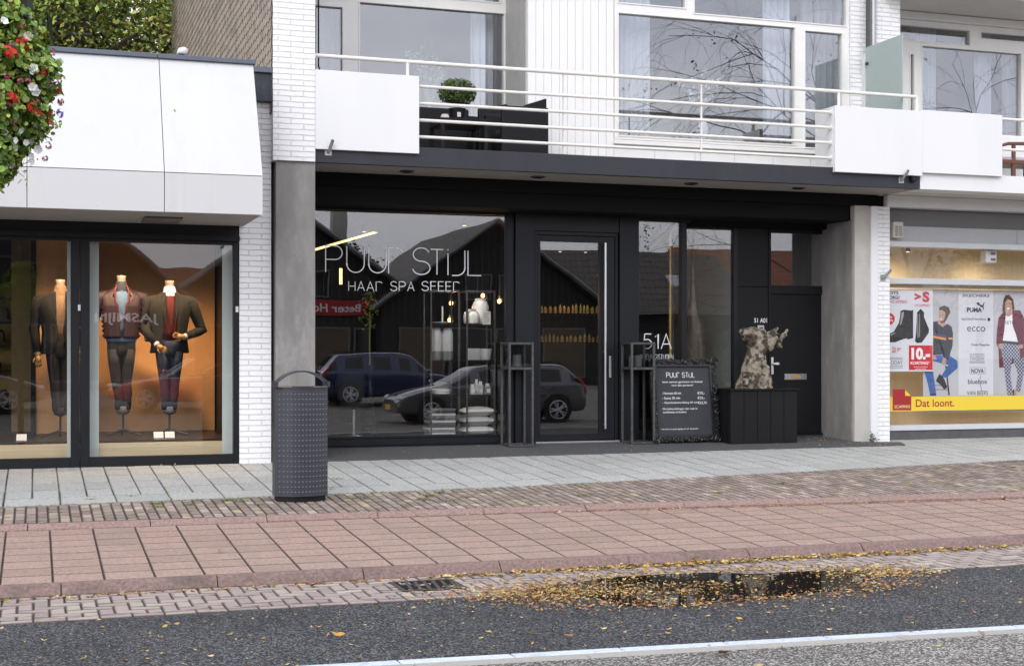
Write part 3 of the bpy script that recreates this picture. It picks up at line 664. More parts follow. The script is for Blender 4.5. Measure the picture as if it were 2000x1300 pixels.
upwin('upstairs_window', [(ux(1207), ux(1550), zA0, zA1), (ux(1571), ux(1642), zA0-.03, zB1), (ux(1207), ux(1336), zT0, zT0+.48), (ux(1355), ux(1650), zT0-.06, zT0+.48)], None, x1w+.004, x1e-.004, zsill, 7.6, YB+.02)
lx = lambda u: pX(u, YL)
zL1 = pZ(840, 18, YL); zL0 = pZ(930, 250, YL)
upwin('upstairs_window', [(lx(600), lx(667), zL0-.2, pZ(640, 15, YL)), (lx(702), lx(982), zL0, zL1), (lx(600), lx(830), zL1+.17, zL1+.6), (lx(842), lx(975), zL1+.17, zL1+.6)], None, 3.27, xc+.02, 3.88, 7.6, YL)
# rooms
q = MB(); q.box(3.27, 12.35, 23.5, 23.6, 3.9, 7.6); q.box(xc, xc+.1, YL+.15, 23.5, 3.9, 7.6); q.box(12.3, 12.4, 18.6, 23.5, 3.9, 7.6); q.box(3.15, 3.27, 18.6, 23.5, 3.9, 7.6)
q.box(3.27, 12.35, YL+.1, 23.6, 3.885, 3.92); q.box(xc+.1, 12.35, YB+.15, YL+.1, 3.885, 3.92); q.build('interior_wall', M['roomgrey'], sb)
curtain(lx(928), lx(975), 3.95, 7.2, YL+.25, 'white net curtain at the right of the recessed upstairs window')
curtain(lx(955), lx(992), 3.95, 7.2, YL+.4, 'grey lined curtain edge beside the white net curtain', m='curtain_grey')
curtain(lx(606), lx(672), 3.95, 7.2, YL+.25, 'grey curtain behind the narrow leftmost upstairs pane', m='curtain_grey')
curtain(ux(1200), ux(1287), 3.95, 7.2, YB+.3, 'long white curtain at the left of the wide upstairs window')
curtain(ux(1508), ux(1560), 3.95, 7.2, YB+.3, 'white curtain beside the glazed balcony door')
curtain(ux(1590), ux(1650), 3.95, 7.2, YB+.35, 'grey curtain behind the glazed balcony door', m='curtain_grey')
# balcony parapets
q = MB(); q.box(3.255, pX(818, 17.12), 17.10, 17.148, 3.79, 4.765); q.build('balcony_panel', M['white'], sb, bevel=.004)
xp = pX(1630, 17.10)
q = MB(); q.box(xp, 12.003, 17.08, 17.148, 3.81, 4.735); q.box(xp, xp+.05, 17.149, 17.62, 3.883, 4.735); q.build('balcony_panel', M['white'], sb, bevel=.004)
# rails
rl = MB(); Yr = 17.19; xe = pX(1790, Yr)
rl.tube([(3.262, Yr, 4.955), (xe-.02, Yr, 4.955), (xe, Yr, 4.94), (xe, Yr, 4.70)], .026, 12)
o = rl.build('handrail', M['rail'], sb, smooth=True)
xr0 = pX(818, Yr)-.1
for z in (4.655, 4.440, 4.228, 4.016):
    q = MB(); q.cyl((xr0, Yr, z), (xp-.002, Yr, z), .0205, n=12); q.cyl((xp-.03, Yr, z), (xp-.001, Yr, z), .034, n=14); q.build('rail', M['rail'], sb, smooth=True)
q = MB(); xx = pX(796, Yr); q.cyl((xx, Yr, 3.9), (xx, Yr, 4.94), .024, n=12); q.build('rail_post', M['rail'], sb, smooth=True)
q = MB(); xx = pX(1638, Yr); q.cyl((xx, Yr, 4.5), (xx, Yr, 4.94), .022, n=12); q.build('rail_post', M['rail'], sb, smooth=True)
for u in (1101.5, 1370.5):
    q = MB(); xx = pX(u, Yr); q.box(xx-.009, xx+.009, Yr+.0, Yr+.03, 3.88, 4.94); q.build('rail_post', M['rail'], sb)
# flag holders etc.
def holder(x, Y, z, label, plate=.085, dr=(.03, -.12, .13)):
    s = thing('flag_holder', label, 'flag holder', (x, Y, z), 'steel flagpole sockets on the facades')
    q = MB(); q.box(x-plate/2, x+plate/2, Y-.007, Y-.001, z-.06, z+.035); q.build('plate', M['galv'], s, bevel=.002)
    a = Vector((x, Y-.012, z-.02)); b2 = a+Vector(dr); q = MB(); q.tube([a, b2], .021, 14, cap=False); q.tube([b2, a], .017, 14, cap=False); q.build('socket', M['galv'], s, smooth=True)
holder(pX(641, 17.15), 17.15, 3.78, 'steel flagpole socket at the left end of the dark balcony fascia')
holder(pX(1760, 17.15), 17.15, 3.76, 'steel flagpole socket at the right end of the dark balcony fascia')
s = thing('alarm_disc', 'small black round sensor near the right end of the balcony fascia', 'sensor', (pX(1783, 17.13), 17.13, pZ(1783, 350, 17.13)))
x, y, z = s.location; q = MB(); q.cyl((x, 17.149, z), (x, 17.10, z), .05, .045, 20); q.build('casing', M['black'], s, smooth=True); q = MB(); q.cyl((x, 17.099, z), (x, 17.09, z), .025, .02, 14); q.build('eye', M['darkglass'], s)
# shopfront ----------------------------------------------------
Fz = 3.25
def fx(u, Y=G): return pX(u, Y)
# window 1
q = MB()
xg0, xg1 = XA+.02, fx(987); zg0, zg1 = .155, 3.215
q.box(XA+.001, xg0, G-.04, G+.06, -.2, Fz); q.box(xg1, fx(1002), G-.04, G+.06, -.2, Fz-.002); q.box(xg0, xg1, G-.038, G+.06, .03, zg0); q.box(xg0, xg1, G-.03, G+.06, zg1, Fz-.002)
q.box(xg0, xg1, G-.02, G+.05, -.2, .028)
for a, b2, c_, d_ in ((xg1-.0, xg1+.018, zg0-.02, zg1+.0),): q.box(a+.002, b2, G-.056, G-.041, c_, d_)
q.box(xg0, xg1, G-.055, G-.039, zg0-.03, zg0-.004)
win1 = q.build('shop_window', M['anthracite'], sb, bevel=.003, seg=1)
pane('pane', win1, xg0-.01, xg1+.01, zg0-.01, zg1+.01, G+.0, M['glass'])
# pilasters and door surround
q = MB(); q.box(fx(1003), fx(1040), G-.09, G+.06, -.2, Fz-.003); q.build('pilaster', M['anthracite'], sb, bevel=.004)
q = MB(); q.box(fx(1206), fx(1243), G-.09, G+.06, -.2, Fz-.003); q.build('pilaster', M['anthracite'], sb, bevel=.004)
q = MB(); q.box(fx(1040)+.002, fx(1206)-.002, G-.075, G+.06, 3.01, Fz-.004); q.build('transom_panel', M['anthracite'], sb, bevel=.004)
q = MB(); xd0, xd1 = fx(1041.5)+.002, fx(1205)-.002
q.box(xd0, xd0+.045, G-.05, G+.05, -.05, 3.008); q.box(xd1-.045, xd1, G-.05, G+.05, -.05, 3.008); q.box(xd0+.045, xd1-.045, G-.048, G+.05, 2.955, 3.008)
dfr = q.build('door_frame', M['anthracite'], sb, bevel=.003, seg=1)
q = MB(); a, b2 = xd0+.05, xd1-.05; ga, gb = fx(1054), fx(1169)
q.box(a, ga, G-.035, G+.03, .045, 2.95); q.box(gb, b2, G-.035, G+.03, .045, 2.95); q.box(ga, gb, G-.033, G+.03, .045, .13); q.box(ga, gb, G-.033, G+.03, 2.865, 2.95)
gd = q.build('door', M['anthracite'], sb, bevel=.003, seg=1)
pane('pane', gd, ga-.01, gb+.01, .12, 2.87, G, M['glass'])
q = MB(); hx = fx(1177.5); q.cyl((hx, G-.095, .20), (hx, G-.095, 2.86), .0185, n=14)
for z in (.26, 1.30, 2.80): q.cyl((hx, G-.036, z), (hx, G-.095, z), .010, n=10)
q.build('handle', M['steel'], gd, smooth=True)
q = MB(); ex = fx(1189.5); q.box(ex-.018, ex+.018, G-.046, G-.036, .93, 1.24); q.cyl((ex, G-.058, 1.0), (ex, G-.046, 1.0), .014, n=12); q.build('lock_plate', M['steel'], gd, bevel=.004)
q = MB(); q.box(xd0, xd1, G-.11, G+.05, -.01, .030); q.build('threshold', M['steel'], sb, bevel=.004)
# window 2
q = MB(); xa, xb, za = fx(1246), fx(1328.5), .155; Yb2 = 18.93
q.box(fx(1243)+.002, xa, G-.04, G+.05, -.2, 3.20); q.box(xb, fx(1338), G-.06, G+.22, -.2, 3.199); q.box(xa, xb, G-.038, G+.05, -.2, za)
q.box(fx(1243)+.003, fx(1344), G-.08, G+.06, 3.20, 3.248)
win2 = q.build('shop_window', M['anthracite'], sb, bevel=.003, seg=1)
pane('pane', win2, xa-.005, xb+.005, za-.01, 3.199, G, M['glass'])
# window 3 (set back)
f3 = lambda u: pX(u, Yb2)
q = MB(); q.box(f3(1336), f3(1340), Yb2-.03, Yb2+.05, -.1, 3.165); q.box(f3(1430), f3(1438), Yb2-.05, Yb2+.05, -.1, 3.165); q.box(f3(1340), f3(1430), Yb2-.04, Yb2+.05, -.1, .20); q.box(f3(1340), f3(1430), Yb2-.04, Yb2+.05, 3.13, 3.165)
win3 = q.build('shop_window', M['anthracite'], sb, bevel=.003, seg=1)
pane('pane', win3, f3(1340)-.005, f3(1430)+.005, .19, 3.14, Yb2, M['glass'])
# panel and flat door
q = MB(); zj = pZ(1460, 560, Yb2)
q.box(f3(1438)+.002, f3(1498), Yb2-.035, Yb2+.04, -.1, zj-.003); q.box(f3(1438)+.002, f3(1498), Yb2-.035, Yb2+.04, zj+.003, 3.165); q.build('wall_panel', M['black'], sb, bevel=.003)
zt0, zt1 = pZ(1555, 558, Yb2), pZ(1555, 456, Yb2)
q = MB(); a, b2 = f3(1498)+.002, f3(1620)
q.box(a, f3(1503), Yb2-.05, Yb2+.05, -.05, 3.165); q.box(f3(1607), min(b2, 11.468+.4), Yb2-.05, Yb2+.05, -.05, 3.165); q.box(f3(1503), f3(1607), Yb2-.048, Yb2+.05, zt0-.13, zt0); q.box(f3(1503), f3(1607), Yb2-.048, Yb2+.05, zt1, 3.165)
q.box(f3(1503), f3(1607), Yb2-.06, Yb2+.05, -.05, .06)
tr_ = q.build('door_frame', M['black'], sb, bevel=.003, seg=1)
pane('pane', tr_, f3(1503)-.005, f3(1607)+.005, zt0-.005, zt1+.005, Yb2, M['glass'])
q = MB(); q.box(f3(1503)+.004, f3(1607)-.004, Yb2-.02, Yb2+.03, .064, zt0-.135); fd = q.build('door', M['black'], sb)
Yd = Yb2-.021
q = MB(); hx = pX(1508, Yd); zc = pZ(1508, 714, Yd); q.box(hx-.02, hx+.02, Yd-.010, Yd, zc-.13, zc+.13); q.cyl((hx, Yd-.01, zc+.03), (hx, Yd-.05, zc+.03), .013, n=10)
q.tube([(hx, Yd-.05, zc+.03), (hx+.05, Yd-.055, zc+.03), (hx+.085, Yd-.05, zc+.03)], [.013, .024, .022], 12); q.build('handle', M['plastic_white'], fd, bevel=.003)
q = MB(); q.box(pX(1532, Yd), pX(1575, Yd), Yd-.010, Yd, pZ(1553, 741, Yd), pZ(1553, 729.5, Yd)); lt = q.build('letter_slot', M['steel'], fd, bevel=.003)
q = MB(); q.box(pX(1544, Yd), pX(1563, Yd), Yd-.013, Yd-.0105, pZ(1553, 737.5, Yd), pZ(1553, 733, Yd)); q.build('slot_sticker', mat('orange_sticker', (.55,.25,.06), .5, var=.5, vs=80), lt)
q = MB(); Yp = Yb2-.036; q.box(pX(1479, Yp), pX(1492, Yp), Yp-.012, Yp, pZ(1485, 650, Yp), pZ(1485, 635, Yp)); q.build('bell_plate', M['steel'], sb, bevel=.003)
q = MB(); q.box(pX(1482, Yp), pX(1489, Yp), Yp-.016, Yp-.0125, pZ(1485, 645, Yp), pZ(1485, 639, Yp)); q.build('bell_screen', M['darkglass'], sb)
# interior of the salon
q = MB(); q.box(3.27, 11.4, 25, 25.1, -.1, 3.6); q.box(11.4, 11.5, 19.2, 25.1, -.1, 3.6); q.box(3.1, 3.27, 18.9, 25.1, -.1, 3.6); q.box(3.27, 11.4, 18.8, 25, 3.3, 3.46); q.build('interior_wall', M['darkroom'], sb)
q = MB(); q.box(3.27, 11.4, 18.76, 25, -.05, .03); q.build('interior_floor', mat('dark_tiles', (.05,.05,.052), .35, var=.2), sb)
q = MB(); q.box(f3(1436)+.02, f3(1436)+.12, 19.05, 21, .03, 3.3); q.box(f3(1425), f3(1436)+.02, 20.9, 21.0, .03, 3.3); q.build('partition_wall', mat('pale_green_partition', (.30,.34,.32), .7, var=.05), sb)

# ---------------------------------------------------------------- lettering
def arc(cx, cy, rx, ry, a0, a1, n=10): return [(cx+rx*math.cos(R(a0+(a1-a0)*i/n)), cy+ry*math.sin(R(a0+(a1-a0)*i/n))) for i in range(n+1)]
def glyph(ch):
    if ch == 'P': return .62, [[(0,0),(0,1)], [(0,1),(.36,1)]+arc(.36,.74,.26,.26,90,-90)+[(0,.48)]]
    if ch == 'U': return .66, [[(0,1),(0,.33)]+arc(.33,.33,.33,.33,180,360)+[(.66,1)]]
    if ch == 'r': return .60, [[(0,0),(0,1),(.34,1)]+arc(.34,.78,.22,.22,90,20)]
    if ch == 'S': return .62, [arc(.31,.75,.29,.25,20,180)+arc(.31,.75,.29,.25,180,270)[1:]+arc(.31,.25,.31,.25,90,-90)[1:]+arc(.31,.25,.31,.25,270,190)[1:]]
    if ch == 'T': return .50, [[(0,1),(.5,1)], [(.25,1),(.25,0)]]
    if ch == 'i': return .0, [[(0,0),(0,.72)], [(0,.9),(0,.96)]]
    if ch == 'I': return .0, [[(0,0),(0,1)]]
    if ch == 'J': return .42, [[(.42,1),(.42,.3)]+arc(.14,.3,.28,.3,0,-90)+[(0,0)]]
    if ch == 'L': return .45, [[(0,1),(0,0),(.45,0)]]
    if ch == 'H': return .6, [[(0,0),(0,1)], [(.6,0),(.6,1)], [(0,.5),(.6,.5)]]
    if ch == 'A': return .66, [[(0,0),(.33,1),(.66,0)], [(.11,.33),(.55,.33)]]
    if ch == 'F': return .5, [[(.5,1),(0,1),(0,0)], [(0,.52),(.45,.52)]]
    if ch == 'E': return .5, [[(.5,1),(0,1),(0,0),(.5,0)], [(0,.52),(.45,.52)]]
    if ch == 'O': return .7, [arc(.35,.5,.35,.5,90,450,20)]
    if ch == 'D': return .62, [[(0,0),(0,1),(.25,1)]+arc(.25,.5,.37,.5,90,-90)+[(0,0)]]
    if ch == 'N': return .62, [[(0,0),(0,1),(.62,0),(.62,1)]]
    if ch == 'G': return .7, [arc(.36,.5,.36,.5,40,330,16)+[(.7,.45),(.42,.45)]]
    if ch == '5': return .55, [[(.5,1),(.08,1),(.04,.56)]+arc(.24,.33,.29,.31,115,-140)]
    if ch == '1': return .2, [[(0,.8),(.2,1),(.2,0)]]
    return .4, []
def strokes(mb, text, x0, x1, z0, z1, wd, Y, gap=.2, T=None):
    tot = 0; L_ = []
    for ch in text:
        if ch == ' ': tot += .35; L_.append((None, tot)); continue
        w_, s_ = glyph(ch); L_.append((ch, tot)); tot += w_+gap
    tot -= gap; k = (x1-x0)/tot; n = 0
    for ch, off in L_:
        if ch is None: continue
        for st in glyph(ch)[1]:
            mb.ribbon([(x0+(off+p[0])*k, z0+p[1]*(z1-z0)) for p in st], wd, Y-.0004*(n % 5), T); n += 1
def text(mb, body, x0, x1, z0, z1, Y, bold=0, T=None, flip=False, slant=0):      # fitted into the rectangle, facing -Y
    cu = bpy.data.curves.new('t', 'FONT'); cu.body = body; cu.offset = bold; cu.resolution_u = 3; cu.shear = slant
    o = bpy.data.objects.new('t', cu); COL.objects.link(o); dg = bpy.context.evaluated_depsgraph_get(); dg.update()
    me = bpy.data.meshes.new_from_object(o.evaluated_get(dg)); bpy.data.objects.remove(o); bpy.data.curves.remove(cu)
    if not me.vertices: return
    xs = [v.co.x for v in me.vertices]; ys = [v.co.y for v in me.vertices]; a, b_, c_, d_ = min(xs), max(xs), min(ys), max(ys)
    vs = []
    for v in me.vertices:
        p = (x0+(v.co.x-a)/(b_-a)*(x1-x0), Y, z0+(v.co.y-c_)/(d_-c_)*(z1-z0)); vs.append(T(p) if T else p)
    fs = [tuple(p.vertices) for p in me.polygons]; mb.add(vs, fs); bpy.data.meshes.remove(me)
YG = G-.0072
def uvrect(u0, u1, v0, v1, Y): um = (u0+u1)/2; return pX(u0, Y), pX(u1, Y), pZ(um, v1, Y), pZ(um, v0, Y)
q = MB()
for word, (u0, u1), (v0, v1) in (('PUU', (636, 754), (481, 532)), ('r', (759, 789), (485, 534)), ('S', (806, 840), (484, 536)), ('T', (841, 866), (487, 536)), ('i', (875, 875.1), (493, 537)), ('J', (883, 908), (489, 538)), ('L', (914, 940), (490, 538))):
    r4 = uvrect(u0, u1, v0, v1, YG)
    if word == 'i': q.ribbon([(r4[0], r4[2]), (r4[0], r4[3]-.01)], .014, YG); q.ribbon([(r4[0], r4[3]+.03), (r4[0], r4[3]+.046)], .014, YG)
    else: strokes(q, word, *r4, .014, YG, gap=.17)
for word, (u0, u1) in (('HAAr', (681, 747)), ('SPA', (763, 809)), ('SFEEr', (824, 898))):
    strokes(q, word, *uvrect(u0, u1, 550, 568, YG), .0095, YG, gap=.22)
q.build('lettering', M['ink'], win1)
q = MB(); strokes(q, '51A', *uvrect(1257, 1311, 652, 681, YG), .013, YG, gap=.2)
strokes(q, 'OPENINGSTIJDEN', *uvrect(1250, 1315, 692, 701, YG), .006, YG, gap=.22); q.build('lettering', M['ink'], win2)
q = MB(); text(q, '51 A01', *uvrect(1473, 1498, 621, 630, Yp), Yp-.0015, .01); q.build('house_number', M['ink'], sb)

# ================================================================ SHOE SHOP (right)
ss = thing('shoe_shop', 'white building with poster-covered shoe shop window and flat white balcony', 'building', (16, 18.2, 0))
YS = 18.20; XR2 = 21.5
q = MB(); q.box(11.737, 11.86, 17.97, 19.2, -.3, 3.46); q.build('white_trim', M['white'], ss, bevel=.004)
q = MB(); q.box(11.862, 12.075, 18.0, 19.4, -.3, 3.46); q.build('brick_pillar', M['brick_white'], ss)
q = MB(); q.box(12.012, XR2, 17.15, 17.5, 3.63, 3.88); q.build('balcony_fascia', M['white'], ss, bevel=.005)
q = MB(); q.box(12.012, XR2, 17.501, 18.1, 3.636, 3.875); q.build('balcony_slab', M['soffit_white'], ss)
q = MB(); q.box(12.008, pX(1957, 17.1), 17.09, 17.148, 3.86, pZ(1800, 215, 17.1)); q.build('balcony_panel', M['white'], ss, bevel=.004)
q = MB(); q.box(12.003, XR2, 17.95, 18.3, 3.462, 3.632); q.build('beam', M['white'], ss, bevel=.004)
for z in (pZ(1980, 234, Yr), pZ(1980, 293, Yr)):
    q = MB(); q.cyl((pX(1957, Yr)-.05, Yr, z), (XR2, Yr, z), .022, n=12); q.build('rail', M['rail'], ss, smooth=True)
sx = lambda u: pX(u, YS); xs0 = 12.078
q = MB(); q.box(xs0, XR2, YS-.02, YS+.3, 3.20, 3.455); q.build('shutter_box', mat('grey_shutter_box', (.16,.16,.16), .6, var=.05), ss)
q = MB(); q.box(xs0, pX(1982, YS), YS-.05, YS+.2, 2.97, 3.197); q.box(pX(1982, YS)+.008, XR2, YS-.05, YS+.2, 2.97, 3.197); q.build('header_panel', mat('pale_grey_panel', (.42,.43,.44), .45, var=.05), ss, bevel=.003)
q = MB(); q.box(xs0, XR2, YS-.08, YS+.1, 2.885, 2.967); q.box(xs0, XR2, YS-.04, YS+.05, 2.33, 2.415); q.box(xs0, XR2, YS-.05, YS+.05, .115, .195); q.box(xs0, xs0+.02, YS-.03, YS+.05, .196, 2.329); q.box(xs0, xs0+.02, YS-.03, YS+.05, 2.416, 2.884)
sw = q.build('shop_window', mat('white_aluminium_frame', (.58,.59,.61), .4, var=.05), ss, bevel=.004)
pane('pane', sw, xs0+.01, XR2, .19, 2.335, YS, M['glass_poster']); pane('pane', sw, xs0+.01, XR2, 2.41, 2.89, YS, M['glass_poster'])
q = MB(); q.box(xs0, XR2, YS-.03, YS+.1, -.3, .113); q.build('plinth', mat('grey_plinth', (.09,.09,.095), .8, var=.2), ss)
q = MB(); q.box(xs0+.03, XR2, YS+.02, YS+.05, 2.27, 2.325); q.build('inner_rail', mat('brown_rail', (.30,.24,.16), .5), sw)
q = MB(); q.box(xs0, XR2, 18.95, 19.0, 0, 3.3); q.box(xs0, XR2, 18.3, 18.95, -.1, .05); q.build('interior_wall', mat('beige_wall', (.68,.55,.35), .7, var=.08, vs=1.5, stretch=(6,1,.3)), ss)
q = MB(); q.box(xs0, XR2, 18.32, 18.95, 3.0, 3.05); q.build('interior_ceiling', M['soffit_white'], ss)
# upstairs of the shoe shop
YU = 19.1; x0u = 12.1
q2 = lambda u: pX(u, YU)
upwin('upstairs_window', [(q2(1775), q2(1781), 4.0, pZ(1780, 108, YU)), (q2(1798), q2(1990), 4.5, pZ(1890, 99, YU)), (q2(1740), q2(1890), pZ(1810, 83, YU), pZ(1810, 55, YU)), (q2(1913), q2(2090), pZ(1950, 79, YU), pZ(1950, 68, YU)), (q2(2010), q2(2090), 4.5, pZ(1890, 99, YU))], None, x0u, XR2, 3.88, pZ(1850, 47, YU), YU, par=ss)
zq = pZ(1850, 47, YU)
q = MB(); q.box(x0u, XR2, YU-.12, YU+.1, zq+.005, zq+.12); q.build('window_head', M['frame_cream'], ss, bevel=.005)
q = MB(); q.box(x0u, XR2, 17.9, YU+.4, zq+.13, zq+.2); q.box(x0u, XR2, 17.7, YU+.4, zq+.30, zq+.9); q.build('roof_overhang', M['soffit_white'], ss)
q = MB(); q.box(x0u+.35, XR2, 23.5, 23.6, 3.9, 7.6); q.box(x0u+.35, XR2, YU+.1, 23.6, 3.885, 3.92); q.box(x0u+.35, XR2, YU+.1, 23.6, 7.3, 7.4); q.build('interior_wall', M['roomgrey'], ss)
curtain(q2(1975), q2(2090), 3.95, 7.2, YU+.2, 'grey curtain at the right edge of the photo', m='curtain_grey', fold=.14)
curtain(q2(1925), q2(1955), 3.95, 7.2, YU+.3, 'pale net curtain beside the grey curtain over the shoe shop')
curtain(q2(1800), q2(1850), 3.95, 7.2, YU+.3, 'pale net curtain behind the frosted screen')
# frosted screen between the balconies
fs = thing('privacy_screen', 'frosted green glass screen between the two balconies', 'screen', (11.78, 17.7, 3.9))
q = MB(); q.box(11.775, 11.787, 17.24, 18.18, 3.95, 5.85); q.build('glass_sheet', mat('frosted_glass', (.40,.47,.45), .35, var=.04), fs, bevel=.002)
q = MB(); q.box(11.76, 11.80, 18.182, 18.255, 3.9, 5.75); q.build('wall_bracket', M['plastic_white'], fs, bevel=.003)
q = MB(); q.cyl((11.74, 18.12, 5.6), (11.81, 18.12, 5.6), .025, n=12); q.cyl((11.74, 18.12, 4.4), (11.81, 18.12, 4.4), .025, n=12); q.build('clamp', M['rawsteel'], fs, smooth=True)
# downpipe
dpx = pX(1706, 18.2)
dn = thing('downpipe', 'grey metal downpipe on the white brick between the upstairs windows', 'downpipe', (dpx, 18.2, 5.5))
q = MB(); q.cyl((dpx, 18.2, 5.62), (dpx, 18.2, 8.5), .042, n=16); q.build('pipe', M['galv'], dn, smooth=True)
q = MB(); q.box(dpx-.10, dpx-.055, 18.2, 18.25, 5.55, 8.5); q.build('cable_duct', M['rawsteel'], dn)
holder(pX(1724, 18.0), 18.0, pZ(1724, 541, 18.0), 'steel flagpole socket on the narrow white brick pillar', .09, (.07, -.1, .12))
# wall lamp / sounder box
s = thing('alarm_box', 'small beige louvred box at the top of the narrow brick pillar', 'alarm box', (pX(1749, 18.1), 18.1, 3.1))
x, y, z = s.location; z0, z1 = pZ(1749, 465, 18.1), pZ(1749, 434, 18.1)
q = MB(); q.box(x-.085, x+.085, 18.02, 18.12, z0, z1); bx_ = q.build('casing', mat('beige_plastic', (.55,.52,.42), .5, var=.08), s, bevel=.01)
q = MB()
for k_ in range(6): q.box(x-.06, x-.008, 18.012, 18.019, z0+.03+k_*.026, z0+.042+k_*.026); q.box(x+.008, x+.06, 18.012, 18.019, z0+.03+k_*.026, z0+.042+k_*.026)
q.build('louvres', mat('louvre_shadow_grey', (.18,.17,.15), .6), s)
# light fitting in the transom
s = thing('window_floodlight', 'white square floodlight box behind the transom glass of the shoe shop', 'lamp', (pX(1929, 18.35), 18.35, 2.6))
x, y, z = s.location; z0, z1 = pZ(1929, 513, 18.3), pZ(1929, 489, 18.3)
q = MB(); q.box(x-.10, x+.10, 18.26, 18.40, z0, z1); q.build('housing', M['plastic_white'], s, bevel=.008)
q = MB()
for k_ in range(5):
    q.box(x-.01+k_*.018, x+.0+k_*.018, 18.252, 18.259, z0+.03, z0+.07); q.box(x-.01+k_*.018, x+.0+k_*.018, 18.252, 18.259, z1-.07, z1-.03)
q.build('louvres', mat('louvre_dark', (.2,.2,.2), .6), s)
for i, xx in enumerate((12.7, 14.2, 15.8)):
    shop_light(xx, 18.45, 2.84, 40, ['ceiling spot lamp at the pillar end of the shoe shop window', 'ceiling spot lamp over the brand list poster', 'ceiling spot lamp at the far end of the shoe shop window'][i], 'ceiling spot lamps in the shoe shop window', col=(1,.84,.62), size=150, dr=(0,.1,-1), r=.3)
# ================================================================ POSTERS in the shoe shop window
YP = 18.29
def flat(name, col, rough=.6, **k): return mat(name, col, rough, var=0, **k)
INK = flat('print_black', (.03,.03,.035)); RED = flat('print_red', (.62,.02,.03)); DRED = flat('print_dark_red', (.40,.01,.015)); YEL = flat('print_yellow', (.90,.66,.04)); PWH = flat('print_white', (.85,.85,.85)); 
def shape(mb, pts, Y, close=True):      # picture polygon (u, v) as a printed area on the poster plane
    mb.add([P(u, v, Y) for u, v in pts], [tuple(range(len(pts)-1, -1, -1))])
class Z:                                # map zoomed-crop coordinates to the photograph
    def __init__(s, u0, v0, k): s.a = (u0, v0, k)
    def __call__(s, *pts): return [(s.a[0]+x/s.a[2], s.a[1]+y/s.a[2]) for x, y in pts]
K1 = Z(1730, 555, 4.907); K2 = Z(1860, 555, 4.907)
def ptext(mb, body, z, x0, x1, y0, y1, Y, **k):
    (a, b), (c, d) = z((x0, y0), (x1, y1)); text(mb, body, *uvrect(a, c, b, d, Y), Y, **k)
def blob(z, cx, cy, rx, ry, n=20, a0=0, a1=360): return z(*[(cx+rx*math.cos(R(a0+(a1-a0)*i/n)), cy+ry*math.sin(R(a0+(a1-a0)*i/n))) for i in range(n)])
# big poster sheet
p2 = thing('poster', 'wide grey poster with sitting man, list of shoe brands and standing woman', 'poster', (14, YP, 1.4))
q = MB(); x0, x1, z0, z1 = *[pX(u, YP+.02) for u in (1803, 2075)], pZ(1900, 804, YP+.02), pZ(1900, 566, YP+.02)
q.box(x0, x1, YP+.02, YP+.024, z0, z1); q.build('sheet', mat('poster_grey_paper', (.50,.50,.52), .5, var=.12, vs=1.4), p2)
q = MB(); shape(q, [(1872, 567), (1940, 567), (1940, 772), (1872, 772)], YP+.018); q.build('pale_strip', mat('poster_pale_paper', (.66,.67,.69), .5, var=.03), p2)
q = MB(); Y1 = YP+.016
ptext(q, 'SKECHERS', K2, 95, 358, 95, 122, Y1, bold=.012, slant=.2); ptext(q, 'PUMA', K2, 140, 284, 222, 268, Y1, bold=.04)
ptext(q, 'BJORN BORG', K2, 90, 320, 325, 350, Y1, bold=.01); ptext(q, 'ecco', K2, 143, 315, 405, 452, Y1, bold=-.005); ptext(q, 'Hush Puppies', K2, 182, 358, 568, 595, Y1, bold=.015)
ptext(q, 'TWODAY', K2, 166, 310, 695, 727, Y1, bold=-.01); ptext(q, 'NOVA', K2, 182, 302, 808, 850, Y1, bold=.02); ptext(q, 'bluebox', K2, 150, 334, 908, 954, Y1, bold=.005); ptext(q, 'VAN BEERS', K2, 140, 342, 1020, 1060, Y1)
for (a, b, c, d) in ((165, 310, 668, 672), (165, 310, 682, 685), (165, 310, 737, 740), (165, 310, 748, 752), (168, 315, 796, 798), (168, 315, 856, 858)): shape(q, K2((a, c), (b, c), (b, d), (a, d)), Y1)
shape(q, K2((228,180), (252,172), (268,196), (290,200), (300,178), (314,172), (303,190), (300,215), (302,245), (294,242), (290,222), (270,215), (262,205), (240,195)), Y1)   # leaping cat
shape(q, blob(K2, 350, 337, 13, 17), Y1); shape(q, K2((168,798), (170,798), (170,856), (168,856)), Y1); shape(q, K2((313,798), (315,798), (315,856), (313,856)), Y1)
shape(q, K2((196,322), (202,322), (202,317), (196,317)), Y1); shape(q, K2((206,322), (212,322), (212,317), (206,317)), Y1)
shape(q, K2((268,872), (272,872), (266,930), (284,1020), (280,1022), (262,935)), Y1)
q.build('brand_names', INK, p2)
# man
def part2(name, m, shapes, Y, par=p2):
    q = MB()
    for i, s_ in enumerate(shapes): shape(q, s_, Y-.0003*i)
    return q.build(name, m, par)
skinp = mat('printed_skin', (.50,.30,.22), .5, var=.2, vs=60); hairp = mat('printed_hair', (.07,.04,.025), .5, var=.3, vs=80); jean = mat('printed_jeans', (.05,.12,.34), .5, var=.5, vs=22)
navyp = mat('printed_navy', (.018,.02,.035), .5, var=.3, vs=20); orp = flat('print_orange', (.75,.28,.02)); blp = flat('print_blue_band', (.05,.06,.14)); mar = mat('printed_maroon', (.13,.012,.03), .5, var=.45, vs=18)
part2('stool_print', INK, [K1((570,780), (582,780), (614,1062), (600,1062)), K1((470,965), (600,965), (600,970), (470,970)), K1((470,1005), (605,1005), (605,1010), (470,1010))], YP+.0165)
part2('jeans_print', jean, [K1((372,835), (455,835), (460,880), (482,1045), (425,1050), (405,960)), K1((455,680), (600,672), (687,735), (690,800), (590,890), (520,895), (600,770), (455,735))], YP+.016)
